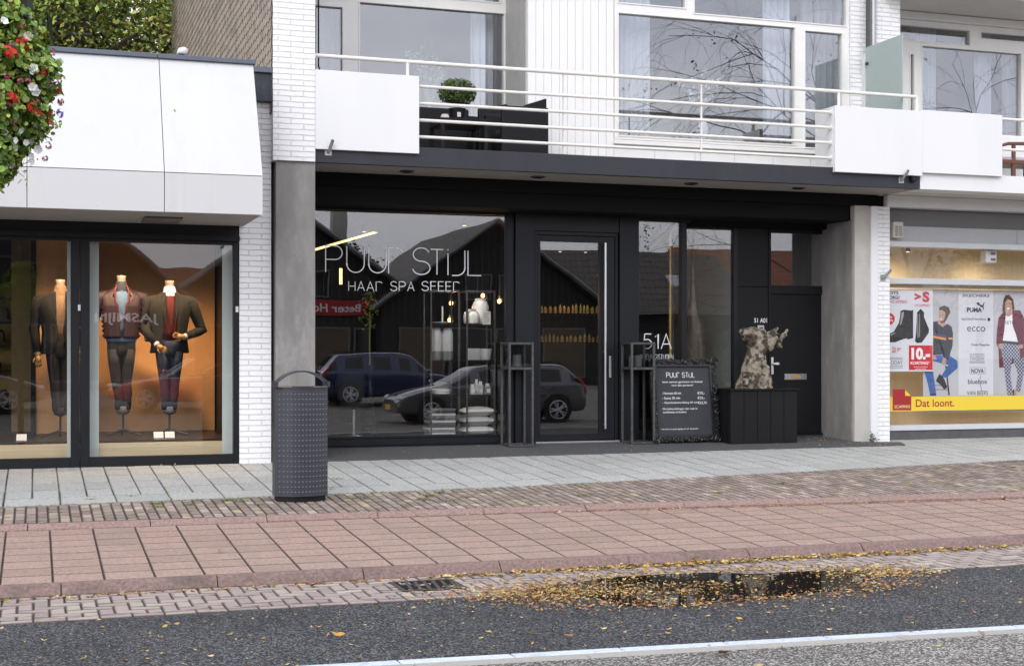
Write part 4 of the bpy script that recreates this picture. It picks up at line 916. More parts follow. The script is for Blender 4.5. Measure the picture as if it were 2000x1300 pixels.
part2('shoe_print', INK, [K1((515,855), (560,905), (590,985), (560,1008), (530,965), (480,925)), K1((425,1050), (482,1045), (484,1064), (424,1064))], YP+.0155)
part2('jumper_print', navyp, [K1((455,360), (500,352), (545,410), (590,378), (630,405), (645,470), (640,590), (600,720), (555,700), (590,610), (570,668), (455,676))], YP+.0155)
part2('stripe_print', orp, [K1((455,492), (580,515), (578,535), (455,513)), K1((603,508), (640,510), (640,528), (600,530))], YP+.015)
part2('band_print', blp, [K1((455,466), (580,488), (580,514), (455,491))], YP+.015)
part2('skin_print', skinp, [K1((512,265), (525,245), (575,250), (590,280), (580,330), (560,362), (575,385), (545,410), (500,375), (498,355), (515,345), (512,305)), K1((452,680), (470,675), (490,715), (475,725), (452,715)), K1((548,705), (580,710), (575,760), (548,772), (535,750))], YP+.015)
part2('hair_print', hairp, [K1((512,222), (560,203), (605,220), (620,270), (600,300), (585,335), (560,368), (530,372), (520,355), (555,350), (568,310), (572,270), (540,245), (515,250))], YP+.0147)
part2('face_print', INK, [K1((520,290), (530,288), (530,292), (520,294)), K1((540,290), (552,290), (552,294), (540,294))], YP+.0143)
part2('smile_print', PWH, [K1((520,328), (538,326), (534,338), (524,338))], YP+.0143)
# woman
plaid = mat('printed_plaid', (.20,.22,.30), .5, var=0); t_ = plaid.node_tree; N = t_.nodes
ck = N.new('ShaderNodeTexChecker'); ck.inputs['Scale'].default_value = 34; ck.inputs['Color1'].default_value = (.42,.42,.50,1); ck.inputs['Color2'].default_value = (.035,.045,.09,1)
tcx = [n for n in N if n.type == 'TEX_COORD'][0]; t_.links.new(tcx.outputs['Object'], ck.inputs['Vector']); t_.links.new(ck.outputs[0], N['Principled BSDF'].inputs['Base Color'])
part2('coat_tail_print', mar, [K2((440,540), (500,600), (520,790), (450,800)), K2((560,700), (600,680), (590,755), (560,770)), K2((640,560), (690,560), (690,700), (650,720))], YP+.0165)
part2('trousers_print', plaid, [K2((472,560), (640,565), (690,640), (690,820), (650,1035), (605,1020), (628,860), (575,700), (555,860), (585,1064), (530,1064), (505,860), (470,640))], YP+.016)
part2('belt_print', INK, [K2((478,538), (640,555), (640,582), (478,562)), K2((580,1005), (592,1010), (592,1064), (580,1064))], YP+.0155)
part2('shirt_print', PWH, [K2((505,300), (540,310), (580,280), (592,400), (625,550), (480,540), (500,440))], YP+.0155)
part2('coat_print', mar, [K2((445,320), (495,262), (515,260), (500,420), (480,560), (440,610), (422,560), (430,430)), K2((575,245), (650,250), (690,330), (690,560), (640,580), (610,480), (580,400), (575,300))], YP+.015)
q = MB(); ptext(q, 'RETI', K2, 500, 578, 352, 382, YP+.0148); q.build('shirt_word', INK, p2)
part2('skin_print', skinp, [K2((500,170), (520,140), (565,140), (570,220), (560,255), (580,278), (545,310), (515,290), (525,262), (505,235)), K2((440,575), (475,565), (490,590), (470,622), (445,610)), K2((655,575), (680,580), (675,612), (620,608)), K2((595,1005), (615,1005), (615,1064), (592,1064))], YP+.0145)
part2('hair_print', hairp, [K2((490,150), (510,105), (550,100), (585,150), (598,235), (575,250), (565,160), (530,140), (505,180), (510,262), (485,290), (482,210))], YP+.0142)
part2('face_print', INK, [K2((512,188), (526,186), (526,192), (512,194)), K2((542,184), (556,182), (556,188), (542,190))], YP+.0138)
part2('smile_print', PWH, [K2((520,228), (554,222), (545,240), (528,242))], YP+.0138)
# boots poster
p1 = thing('poster', 'white poster of two black ankle boots with a red discount box', 'poster', (12.6, YP-.02, 1.6))
YQ = YP-.02
q = MB(); q.box(12.09, pX(1822, YQ), YQ, YQ+.004, pZ(1780, 725, YQ), pZ(1780, 565, YQ)); q.build('sheet', mat('poster_white_paper', (.70,.71,.75), .45, var=.02), p1)
bootm = mat('printed_boot', (.03,.03,.03), .35, var=.9, vs=18)
part2('boot_print', bootm, [K1((142,255), (175,243), (250,252), (264,242), (262,290), (262,480), (264,515), (205,528), (200,515), (140,535), (90,555), (30,556), (30,475), (75,455), (125,370), (135,320)), K1((300,270), (335,235), (368,270), (365,310), (415,430), (412,465), (345,558), (300,562), (280,545), (290,470))], YQ-.002, p1)
part2('boot_shine_print', flat('print_grey', (.35,.33,.31)), [K1((303,285), (308,285), (312,515), (304,510)), K1((322,280), (328,280), (326,500), (318,505)), K1((150,270), (175,262), (172,300), (150,380), (135,395)), K1((45,480), (95,460), (90,470), (50,492))], YQ-.003, p1)
part2('discount_box', RED, [K1((222,585), (449,585), (449,820), (222,820)), ], YQ-.002, p1)
part2('round_badge', RED, [K1((30,272), (48,276), (70,290), (85,312), (87,332), (82,355), (65,378), (45,390), (30,392))], YQ-.002, p1)
q = MB(); Y1 = YQ-.004
ptext(q, '10.-', K1, 246, 425, 606, 722, Y1, bold=.05); ptext(q, 'KORTING*', K1, 238, 425, 738, 768, Y1, bold=.03); ptext(q, 'op heel veel dames', K1, 266, 400, 784, 796, Y1, bold=.02); ptext(q, 'en heren boots', K1, 284, 384, 802, 814, Y1, bold=.02)
ptext(q, 'en', K1, 34, 62, 308, 322, Y1, bold=.03); ptext(q, 'TV', K1, 38, 72, 338, 360, Y1, bold=.03); q.build('white_words', PWH, p1)
q = MB(); ptext(q, 'OTS', K1, 34, 122, 66, 98, Y1, bold=.02); ptext(q, 'DIG?', K1, 34, 134, 110, 142, Y1, bold=.02); ptext(q, 'ODAY', K1, 50, 162, 732, 768, Y1, bold=-.01)
for (c, d) in ((702, 705), (717, 720), (781, 784), (797, 800)): shape(q, K1((30, c), (164, c), (164, d), (30, d)), Y1)
ptext(q, 'VAN', K1, 60, 90, 594, 602, Y1); q.build('black_words', INK, p1)
q = MB(); ptext(q, '>SCAPINO', K1, 34, 204, 152, 182, Y1, bold=.0); ptext(q, '>', K1, 275, 338, 85, 152, Y1, bold=.05); ptext(q, 'S', K1, 352, 420, 70, 172, Y1, bold=.05); ptext(q, '>SCAPINO', K1, 275, 422, 190, 214, Y1)
ptext(q, '59.95', K1, 62, 146, 608, 626, Y1, bold=.01); ptext(q, '49.', K1, 60, 104, 630, 660, Y1, bold=.01); ptext(q, '99', K1, 106, 128, 628, 644, Y1); q.build('red_words', flat('print_pinkish_red', (.55,.08,.10)), p1)
# yellow band and logo
yb = thing('yellow_banner', 'yellow band with red shop logo along the foot of the posters', 'banner', (14, YP-.04, .5))
YV = YP-.045
q = MB(); q.box(12.085, XR2-.1, YV, YV+.003, pZ(1900, 800.5, YV), pZ(1900, 773, YV)); q.build('band', YEL, yb)
part2('logo', DRED, [K1((66,1003), (184,1003), (184,1070), (245,1070), (245,1206), (66,1206))], YV-.002, yb)
part2('logo_corner', YEL, [K1((187,1012), (240,1066), (187,1066))], YV-.0015, yb)
q = MB(); ptext(q, 'SCAPINO', K1, 82, 234, 1156, 1186, YV-.004, bold=.015); q.build('logo_word', flat('print_pale_yellow', (.85,.72,.30)), yb)
q = MB(); ptext(q, 'Dat loont.', K1, 288, 656, 1100, 1172, YV-.003, bold=.012); q.build('slogan', DRED, yb)

# ================================================================ STREET THINGS
# litter bin
bx, by = pX(589, 14.08), 14.10; bz = zs(13.98)
B_ = thing('litter_bin', 'tall blue-grey litter bin with dimpled curved front and arched hood', 'litter bin', (bx, by, bz))
q = MB(); hw, dp_ = .268, .15
def binsec(z, e=0): 
    n = 24; pts = [(bx-hw-e, by+dp_)]; 
    for i in range(n+1):
        t = -1+2*i/n; pts.append((bx+(hw+e)*t, by+.02-(.125+e)*(1-abs(t)**2.4)-.03))
    pts.append((bx+hw+e, by+dp_)); return [(x, y, z) for x, y in pts]
def binloft(mb, zs_):
    S = [binsec(z, e) for z, e in zs_]; n = len(S[0]); vs = [p for s in S for p in s]; m = len(S)
    mb.add(vs, [(i*n+k, i*n+(k+1) % n, (i+1)*n+(k+1) % n, (i+1)*n+k) for i in range(m-1) for k in range(n)]+[tuple(range(n-1, -1, -1)), tuple((m-1)*n+k for k in range(n))])
qb = MB(); binloft(qb, [(bz+.055, 0), (bz+1.13, 0)])
q = MB(); binloft(q, [(bz-.01, -.022), (bz+.054, -.022)]); q.build('foot', M['black'], B_, smooth=True)
q = MB(); binloft(q, [(bz+1.131, .004), (bz+1.15, .006)]); q.build('rim', M['bin'], B_, smooth=True)
q = MB(); binloft(q, [(bz+1.151, -.03), (bz+1.154, -.03)]); q.build('opening', M['soot'], B_)
q = MB()
for r_ in range(20):
    for c_ in range(14):
        t = -.86+1.80*c_/13; x = bx+hw*t*.98; t2 = (x-bx)/hw; y = by+.02-.125*(1-abs(t2)**2.4)-.03
        q.ball((x, y-.0, bz+.10+r_*.0515), .0105, .007, .0085, n=8, m=5)
qb.build('body', M['bin'], B_, smooth=True, extra=(q, M['bindot']))
q = MB(); n = 18; out = []
for i in range(n+1):
    t = -1+2*i/n; out.append((bx+.268*t, bz+1.15+.04+.125*(1-abs(t)**2.2)))
yf, yb2 = by-.10, by+.13
vs = []; 
for x, z in out: vs += [(x, yf, z), (x, yb2, z), (x, yb2, z-.014), (x, yf, z-.014)]
q.add(vs, [(i*4+k, i*4+(k+1) % 4, (i+1)*4+(k+1) % 4, (i+1)*4+k) for i in range(n) for k in range(4)]+[(3,2,1,0), (n*4, n*4+1, n*4+2, n*4+3)])
for sx_ in (-1, 1): q.box(bx+sx_*.262-.014, bx+sx_*.262+.014, yf, yb2, bz+1.15, bz+1.205)
q.build('hood', M['bin'], B_, smooth=True, bevel=.003)
q = MB(); q.box(bx-.258, bx+.258, yf+.01, yf+.018, bz+1.1505, bz+1.156); q.build('ash_plate', M['steel'], B_)
# lanterns
def lantern(u0, u1, usl, label):
    yf = 18.24; x0, x1 = pX(u0, yf), pX(u1, yf); d = .34; zb = zs(yf)+.014; zt = pZ((u0+u1)/2, 668, yf); zm_ = pZ((u0+u1)/2, 719.5, yf)
    L = thing('lantern_stand', label, 'lantern', ((x0+x1)/2, yf+d/2, zb), 'tall steel lantern stands beside the glass door')
    r = .017; q = MB(); t_ = .0  # legs splay slightly outwards
    for (X, Yy) in ((x0, yf), (x1, yf), (x0, yf+d), (x1, yf+d)):
        q.box(X-r, X+r, Yy-r, Yy+r, zb, zt)
    for z in (zb+r, zm_, zt-r):
        for Yy in (yf, yf+d): q.box(x0+r, x1-r, Yy-r+.002, Yy+r-.002, z-r+.001, z+r-.001)
        for X in (x0, x1): q.box(X-r+.002, X+r-.002, yf+r, yf+d-r, z-r+.001, z+r-.001)
    q.build('stand', M['rawsteel'], L, bevel=.003, seg=1)
    q = MB(); q.box(x0+r, x1-r, yf+r, yf+d-r, zm_+r+.001, zm_+r+.006); q.box(x0+r, x1-r, yf+r, yf+d-r, zb+.001, zb+.008); q.build('tray', M['rawsteel'], L)
    q = MB(); g = .006
    q.box(x0+r, x1-r, yf-.003, yf+.003, zm_+r, zt-2*r); q.box(x0+r, x1-r, yf+d-.003, yf+d+.003, zm_+r, zt-2*r); q.box(x0-.003, x0+.003, yf+r, yf+d-r, zm_+r, zt-2*r); q.box(x1-.003, x1+.003, yf+r, yf+d-r, zm_+r, zt-2*r); q.box(x0+r, x1-r, yf+r, yf+d-r, zt-.008, zt-.003)
    q.build('glass_box', M['glass_lantern'], L)
    q = MB(); q.cyl(((x0+x1)/2, yf+d/2, zm_+r+.007), ((x0+x1)/2, yf+d/2, zm_+.19), .06, n=16); q.build('candle', mat('grey_candle', (.13,.13,.12), .5), L, smooth=True)
lantern(995, 1040, 977, 'tall steel lantern stand left of the glass salon door')
lantern(1234, 1277, 1216, 'tall steel lantern stand between the glass door and the chalkboard')
# planter box
yf = 17.98; x0, x1 = pX(1427, yf), pX(1557, yf); zb = zs(yf)+.013; zt = pZ(1490, 762, yf)
PL = thing('planter_box', 'square black plank planter box with the gnarled tree stump on it', 'planter', ((x0+x1)/2, yf+.25, zb))
q = MB(); d = .52; n = 5; p_ = (x1-x0)/n
for i in range(n): q.box(x0+i*p_+.003, x0+(i+1)*p_-.003, yf, yf+.025, zb, zt)
for i in range(3):
    a = yf+.026+i*(d-.026)/3; q.box(x0, x0+.025, a+.002, a+(d-.026)/3-.002, zb, zt); q.box(x1-.025, x1, a+.002, a+(d-.026)/3-.002, zb, zt)
q.box(x0+.03, x1-.03, yf+d-.03, yf+d, zb, zt); q.build('planks', M['planter'], PL, bevel=.003, seg=1)
q = MB(); q.box(x0-.02, x1+.03, yf-.03, yf+.07, zt+.001, zt+.026); q.box(x0-.02, x1+.03, yf+d-.05, yf+d+.02, zt+.001, zt+.026); q.box(x0-.018, x0+.07, yf+.071, yf+d-.051, zt+.002, zt+.025); q.box(x1-.06, x1+.028, yf+.071, yf+d-.051, zt+.002, zt+.025); q.build('rim', M['planter'], PL, bevel=.003, seg=1)
q = MB(); q.box(x0+.026, x1-.026, yf+.026, yf+d-.031, zt-.06, zt-.02); q.build('soil', mat('dark_soil', (.02,.016,.012), .95, bump=.8), PL)
q = MB(); q.box(x0+.026, x1-.026, yf+.028, yf+.034, zb, zt-.061); q.build('lining', M['soot'], PL)
# stump
yt = yf+.22; kk = 19.9*0+1/ (F*dirs(1480)[1]/yt)
def SP(u, v, dy=0): X, Y, Z_ = P(u, v, yt); return (X+0, Y+dy, Z_)
q = MB()
def lim(pts, r): q.tube([SP(*p) for p in pts], r, 12)
zt_p = 757
lim([(1470, 762), (1468, 735), (1470, 705), (1476, 680), (1474, 655)], [.195, .165, .135, .105, .095])
lim([(1443, 763), (1453, 745), (1464, 720), (1470, 700)], [.07, .085, .10, .08]); lim([(1492, 762, -.06), (1490, 742, -.04), (1485, 718), (1482, 695)], [.10, .10, .10, .09])
lim([(1474, 764, -.12), (1472, 740, -.10), (1474, 715, -.02)], [.07, .075, .07]); lim([(1440, 764, -.03), (1446, 755)], [.04, .06]); lim([(1500, 764, .05), (1498, 745), (1492, 715)], [.06, .07, .07])
lim([(1477, 690), (1492, 672), (1505, 664)], [.09, .09, .10]); lim([(1508, 665), (1518, 666), (1524, 670)], [.08, .065, .045])
lim([(1517, 674), (1526, 662), (1533, 650), (1539, 644)], [.038, .028, .026, .022]); lim([(1533, 652), (1537, 656)], [.018, .008]); lim([(1520, 672), (1527, 678)], [.025, .01])
rs = random.Random(3)
for (cu, cv, rr, k_) in ((1470, 658, .155, 26), (1458, 652, .10, 12), (1499, 668, .125, 22), (1480, 650, .09, 10)):
    for i in range(k_):
        a = rs.uniform(0, 6.28); e = rs.uniform(-1.2, 1.4); X, Y, Z_ = P(cu, cv, yt); rr2 = rr*rs.uniform(.7, 1.1)
        q.ball((X+rr2*math.cos(a)*math.cos(e), Y+rr2*math.sin(a)*math.cos(e)*.8, Z_+rr2*.75*math.sin(e)), rs.uniform(.025, .05), n=8, m=5)
for (cu, cv) in ((1471, 656), (1500, 668), (1483, 653), (1459, 652)): q.ball(P(cu, cv, yt), .105, .10, .09, n=12, m=8)
for i in range(9):
    X, Y, Z_ = P(rs.uniform(1452, 1496), rs.uniform(700, 755), yt-.15); q.ball((X, yt-rs.uniform(.10, .17), Z_), rs.uniform(.025, .055), n=8, m=5)
for i in range(16):
    a = rs.uniform(0, 6.28); X, Y, Z_ = P(rs.choice((1462, 1470, 1478, 1500, 1505)), rs.uniform(648, 672), yt); L_ = rs.uniform(.13, .19)
    q.tube([(X, Y, Z_), (X+L_*math.cos(a), Y+L_*.5*math.sin(a), Z_+rs.uniform(-.05, .12))], [.03, .006], 6)
m_st = mat('weathered_stump', (.31,.265,.20), .85, var=.6, vs=9, bump=1, bs=45, dirt=1.0, dirtcol=(.60,.59,.55), ds=4)
t_ = m_st.node_tree; N = t_.nodes; L_ = t_.links; bsdf = N['Principled BSDF']; src = bsdf.inputs['Base Color'].links[0].from_socket
nn_ = N.new('ShaderNodeTexNoise'); nn_.inputs['Scale'].default_value = 9; nn_.inputs['Detail'].default_value = 7; L_.new([n for n in N if n.type == 'TEX_COORD'][0].outputs['Object'], nn_.inputs['Vector'])
mr_ = N.new('ShaderNodeMapRange'); mr_.inputs[1].default_value = .46; mr_.inputs[2].default_value = .56; mr_.inputs[4].default_value = .92; L_.new(nn_.outputs['Fac'], mr_.inputs[0])
mm_ = N.new('ShaderNodeMix'); mm_.data_type = 'RGBA'; L_.new(mr_.outputs[0], mm_.inputs[0]); L_.new(src, mm_.inputs[6]); mm_.inputs[7].default_value = (.035,.022,.014,1); L_.new(mm_.outputs[2], bsdf.inputs['Base Color'])  # mottled wood, with the gaps' shade painted in as random dark patches
st = q.build('tree_stump', m_st, None, smooth='all')
tag(st, 'gnarled pale tree stump with a knobbly crown and one stub branch', 'tree stump')
rm = st.modifiers.new('r', 'REMESH'); rm.mode = 'VOXEL'; rm.voxel_size = .012; rm.use_smooth_shade = True
for nm, sz, stg in (('a', .08, .055), ('b', .025, .03)):
    tx = bpy.data.textures.new('gnarl_'+nm, 'CLOUDS'); tx.noise_scale = sz; tx.noise_depth = 3; dm = st.modifiers.new('d', 'DISPLACE'); dm.texture = tx; dm.strength = stg; dm.mid_level = .5
# saw cut
q = MB(); X, Y, Z_ = P(1465, 643, yt-.17); q.lathe(0, 0, [(.065, 0), (.06, .02)], 18); 
# chalkboard in a carved frame
cbx0, cbx1 = pX(1272, 18.28), pX(1407, 18.28); cbh = 1.225; cw = cbx1-cbx0
CB = thing('chalkboard_sign', 'chalkboard price sign in an ornate black carved frame beside the planter', 'chalkboard', ((cbx0+cbx1)/2, 18.26, zs(18.26)+.014), rot=(R(-7), 0, R(1.5)))
q = MB(); hw = cw/2; fw = .115
q.box(-hw+fw, hw-fw, .01, .03, fw, cbh-fw); q.build('board', M['chalk'], CB, local=True)
q = MB(); rs = random.Random(11)
def fbar(x0, x1, z0, z1): q.box(x0, x1, -.012, .035, z0, z1)
fbar(-hw+.02, -hw+fw-.02, .03, cbh-.03); fbar(hw-fw+.02, hw-.02, .03, cbh-.03); fbar(-hw+fw-.019, hw-fw+.019, .03, fw-.02); fbar(-hw+fw-.019, hw-fw+.019, cbh-fw+.02, cbh-.03)
for (a, b, c, d) in ((-hw+fw-.018, -hw+fw+.008, fw-.018, cbh-fw+.018), (hw-fw-.008, hw-fw+.018, fw-.018, cbh-fw+.018)): q.box(a, b, -.022, -.0125, c, d)
for (c, d) in ((fw-.018, fw+.008), (cbh-fw-.008, cbh-fw+.018)): q.box(-hw+fw+.009, hw-fw-.009, -.022, -.0125, c, d)
per = [(-hw+.05, z, 0) for z in [i*.028+.03 for i in range(int((cbh-.06)/.028))]]+[(hw-.05, z, 0) for z in [i*.028+.03 for i in range(int((cbh-.06)/.028))]]+[(x, .05, 1) for x in [-hw+.05+i*.028 for i in range(int((2*hw-.1)/.028))]]+[(x, cbh-.05, 1) for x in [-hw+.05+i*.028 for i in range(int((2*hw-.1)/.028))]]
for (x, z, hz) in per:
    for _ in range(3):
        o_ = rs.uniform(-.034, .034); dx_, dz_ = (0, o_) if hz else (o_, 0); r_ = rs.uniform(.006, .014)
        q.ball((x+dx_+rs.uniform(-.01, .01), -.018-rs.uniform(0, .015), z+dz_+rs.uniform(-.01, .01)), r_*rs.uniform(.7, 1.7), r_*.8, r_*rs.uniform(.7, 1.7), n=7, m=5)
def scroll(cx, cz, r0, s, tu=1.6):
    pts = []
    for i in range(22):
        f = i/21; a = s*f*tu*6.28; r = r0*(1-f*.85); pts.append((cx+r*math.cos(a), -.03-.01*f, cz+r*math.sin(a)))
    q.tube(pts, [.012]*10+[.010]*12, 6)
for sx_ in (-1, 1):
    for zc in (.05, cbh-.05): 
        scroll(sx_*(hw-.05), zc, .06, sx_); scroll(sx_*(hw-.13), zc, .035, -sx_)
    for zc in (cbh*.35, cbh*.5, cbh*.65): scroll(sx_*(hw-.05), zc, .035, sx_)
for xx in (-.2, 0, .2):
    for zc in (.05, cbh-.05): scroll(xx, zc, .035, 1 if xx < 0 else -1)
q.build('carved_frame', M['ornate'], CB, local=True, smooth=True)
q = MB(); yl = .0085
bw_, bh_ = cw-2*fw, cbh-2*fw
def cbt(s_, fx0, fx1, fy0, fy1, **k):
    text(q, s_, -hw+fw+bw_*fx0, -hw+fw+bw_*fx1, fw+bh_*(1-fy1), fw+bh_*(1-fy0), yl, **k)
strokes(q, 'PUUr', -hw+fw+bw_*.20, -hw+fw+bw_*.44, fw+bh_*(1-.165), fw+bh_*(1-.095), .008, yl, gap=.2)
strokes(q, 'STiJL', -hw+fw+bw_*.49, -hw+fw+bw_*.72, fw+bh_*(1-.165), fw+bh_*(1-.095), .008, yl, gap=.22)
cbt('kom samen genieten en betaal', .12, .86, .215, .25, bold=.01); cbt('voor één persoon!', .28, .68, .265, .30, bold=.01)
for s_, pr, y_ in (('- Hammam 60 min', '€70,-', .375), ('- Sauna 30 min', '€35,-', .445), ('- Gezichtsbehandeling 60 min', '€62,50', .515)):
    cbt(s_, .10, .10+.0235*len(s_), y_, y_+.035, bold=.01); cbt(pr, .755, .755+.028*len(pr), y_, y_+.045, bold=.01)
cbt('De behandelingen zijn ook in', .10, .74, .605, .64, bold=.01); cbt('combinatie te boeken.', .10, .54, .65, .68, bold=.01)
cbt('* 2e persoon gratis geldig t/m 31 december', .04, .74, .90, .925, bold=.01)
q.build('chalk_writing', mat('chalk_white', (.75,.75,.75), .9, var=.2, vs=60), CB, local=True)

# ================================================================ BALCONY THINGS
zf = 3.885
def wicker_chair(name, label, x0, x1, y0, y1, seat, arm, back, bside, group=None):
    C = thing(name, label, 'armchair', ((x0+x1)/2, (y0+y1)/2, zf), group)
    q = MB(); q.box(x0+.08, x1-.08, y0+.08, y1-.08, zf+.05, zf+seat); q.build('seat', M['rattan'], C, bevel=.02)
    q = MB(); q.box(x0, x1, y0, y0+.078, zf+.02, zf+arm); q.build('armrest', M['rattan'], C, bevel=.02)
    q = MB(); q.box(x0, x1, y1-.078, y1, zf+.02, zf+arm); q.build('armrest', M['rattan'], C, bevel=.02)
    q = MB()
    if bside > 0: a, b = x1-.12, x1-.001; pr = [(b-.34, zf+arm-.03), (b-.30, zf+arm+.035), (b-.14, zf+arm+.09), (b-.02, zf+back), (b, zf+back), (b, zf+.03), (b-.10, zf+.03), (b-.12, zf+arm-.05)]
    else: a, b = x0+.001, x0+.12; pr = [(a+.34, zf+arm-.03), (a+.30, zf+arm+.035), (a+.14, zf+arm+.09), (a+.02, zf+back), (a, zf+back), (a, zf+.03), (a+.10, zf+.03), (a+.12, zf+arm-.05)][::-1]
    q.prism(pr, 'y', y0+.08, y1-.08); q.build('backrest', M['rattan'], C, bevel=.01)
    q = MB(); q.box(x0+.12, x1-.12, y0+.09, y1-.09, zf+seat+.001, zf+seat+.09); q.build('cushion', mat('charcoal_cushion', (.03,.03,.033), .9), C, bevel=.03)
    return C
yf = 17.45
wicker_chair('wicker_armchair', 'black wicker armchair at the right end of the balcony seating, arched back', pX(980, yf), pX(1072, yf), yf, yf+.78, .32, pZ(1030, 208, yf)-zf, pZ(1060, 190, yf)-zf, 1, 'black wicker chairs on the balcony')
wicker_chair('wicker_armchair', 'black wicker armchair half hidden behind the right end of the wicker table', pX(935, 18.35), pX(1010, 18.35), 18.35, 19.1, .32, pZ(960, 212, 18.35)-zf, pZ(960, 206, 18.35)-zf, 1, 'black wicker chairs on the balcony')
wicker_chair('wicker_armchair', 'black wicker sofa end behind the white balcony panel and the clipped bush', pX(770, 18.5), pX(916, 18.5), 18.5, 19.2, .32, pZ(850, 210, 18.5)-zf, pZ(850, 206, 18.5)-zf, -1, 'black wicker chairs on the balcony')
T_ = thing('wicker_table', 'small black wicker table holding the clipped bush on the balcony', 'table', (pX(905, 17.7), 17.7, zf))
ya, yb = 17.42, 18.0; x0, x1 = pX(862, ya), pX(953, ya); ztb = pZ(905, 231, ya)
q = MB(); q.box(x0, x1, ya, yb, ztb-.07, ztb); q.build('tabletop', M['rattan'], T_, bevel=.008)
for X in (x0+.025, x1-.025):
    for Yy in (ya+.025, yb-.025):
        q = MB(); q.box(X-.024, X+.024, Yy-.024, Yy+.024, zf, ztb-.071); q.build('leg', M['rattan'], T_)
def leafcloud(mb, n, fn, size, cols, rs, cup=.3, lobes=False):
    for _ in range(n):
        p, nr = fn(rs); s = size*rs.uniform(.6, 1.3)
        d = Vector((rs.gauss(0,1), rs.gauss(0,1), rs.gauss(0,1)))+Vector(nr)*1.2; d.normalize()
        a = d.cross(Vector((rs.gauss(0,1), rs.gauss(0,1), rs.gauss(0,1)))).normalized(); b = d.cross(a); c = rs.choice(cols); k = rs.uniform(.7, 1.3); c = tuple(x*k for x in c); P0 = Vector(p)
        if lobes:
            mb.add([P0-a*s*.5, P0-a*s*.2+b*s*.5, P0+a*s*.25+b*s*.42+d*s*.1, P0+a*s*.55, P0+a*s*.25-b*s*.42+d*s*.1, P0-a*s*.2-b*s*.5], [(0,1,2,3), (0,3,4,5)], c)
        else:
            mb.add([P0-a*s*.5, P0+b*s*.28+d*s*cup*.2, P0+a*s*.5, P0-b*s*.28+d*s*cup*.2], [(0,1,2), (0,2,3)], c)
# clipped bush
X, Y, Z_ = P(893, 181, 17.72); bu = thing('potted_bush', 'round clipped green bush in a dark pot on the balcony table', 'potted plant', (X, Y, ztb))
rs = random.Random(5); q = MB()
def bfn(r):
    while True:
        v = Vector((r.gauss(0,1), r.gauss(0,1), r.gauss(0,1))).normalized(); rr = r.uniform(.72, 1.06)
        return (X+v.x*.245*rr, Y+v.y*.24*rr, Z_+v.z*.18*rr), v
leafcloud(q, 2600, bfn, .036, [(.05,.10,.02), (.035,.07,.015), (.09,.15,.03), (.13,.18,.04)], rs); q.ball((X, Y, Z_), .19, .19, .14, col=(.01,.02,.006)); q.build('foliage', M['leaf'], bu)
q = MB(); q.lathe(X, Y, [(.085, ztb+.002), (.105, ztb+.15), (.115, ztb+.152), (.115, ztb+.17), (.09, ztb+.17)], 20); pt = q.build('pot', M['black'], bu, smooth=True)
q = MB(); q.box(X-.03, X+.02, Y-.104, Y-.099, ztb+.05, ztb+.11); q.build('sticker', M['plastic_white'], pt)
Xc, Yc, Zc = P(869, 226, 17.6); cn = thing('candle_jar', 'squat cream candle jar left of the bush pot on the wicker table', 'candle', (Xc, Yc, ztb))
q = MB(); q.lathe(Xc, Yc, [(.03, ztb+.001), (.055, ztb+.02), (.055, ztb+.045), (.045, ztb+.055)], 20); q.build('jar', M['frame_cream'], cn, smooth=True)
q = MB(); q.lathe(Xc, Yc, [(.046, ztb+.057), (.046, ztb+.068), (.02, ztb+.07)], 20); q.build('lid', M['plastic_white'], cn, smooth=True)
# wooden chair at the far right balcony
Yc = 17.9; wc = thing('wooden_armchair', 'dark wooden bow-back armchair at the right edge of the photo', 'chair', (pX(1985, Yc), Yc, zf)); wm = mat('brown_chair_wood', (.13,.05,.025), .35, var=.3, vs=12, stretch=(1,1,5))
X0, X1 = pX(1955, Yc), pX(2045, Yc); zs_ = pZ(1975, 312, Yc); za = pZ(1985, 281, Yc)
q = MB(); q.box(X0, X1, Yc, Yc+.5, zs_-.06, zs_); q.build('seat', wm, wc, bevel=.01)
q = MB(); q.box(X0+.03, X1-.03, Yc+.03, Yc+.45, zs_+.001, zs_+.03); q.build('cushion', mat('lilac_cushion', (.5,.42,.5), .9), wc, bevel=.01)
for X in (X0+.25, X1-.03):
    for Yy in (Yc+.03, Yc+.46): q = MB(); q.box(X-.03, X+.03, Yy-.022, Yy+.022, zf, zs_-.061); q.build('leg', wm, wc)
q = MB(); q.tube([(X0-.02, Yc+.03, za-.05), (X0+.15, Yc+.02, za), ((X0+X1)/2+.05, Yc+.03, za+.015), (X1, Yc+.2, za+.01), (X1, Yc+.45, za)], [.022, .026, .028, .028, .025], 10); q.build('armrest', wm, wc, smooth=True)
q = MB(); q.box(X0+.23, X0+.28, Yc+.01, Yc+.05, zs_, za-.01); q.build('arm_post', wm, wc)
# white parasol base / table seen behind
q = MB(); q.box(X0+.22, X1+.2, Yc+.7, Yc+.9, zf+.5, pZ(1985, 265, Yc+.7)); tag(q.build('storage_box', M['frame_cream'], None, bevel=.02), 'pale storage box behind the wooden armchair', 'storage box')
# cable
cb = MB(); X, Y = pX(622, YL-.1), YL-.1; cb.tube([(X, Y, 7.4), (X, Y, 5.25), (X+.02, Y-.05, 5.15), (X+.12, Y-.1, 5.0), (X+.14, Y-.1, 4.6)], .011, 6); tag(cb.build('antenna_cable', M['black']), 'thin black cable hanging before the leftmost upstairs pane', 'cable')
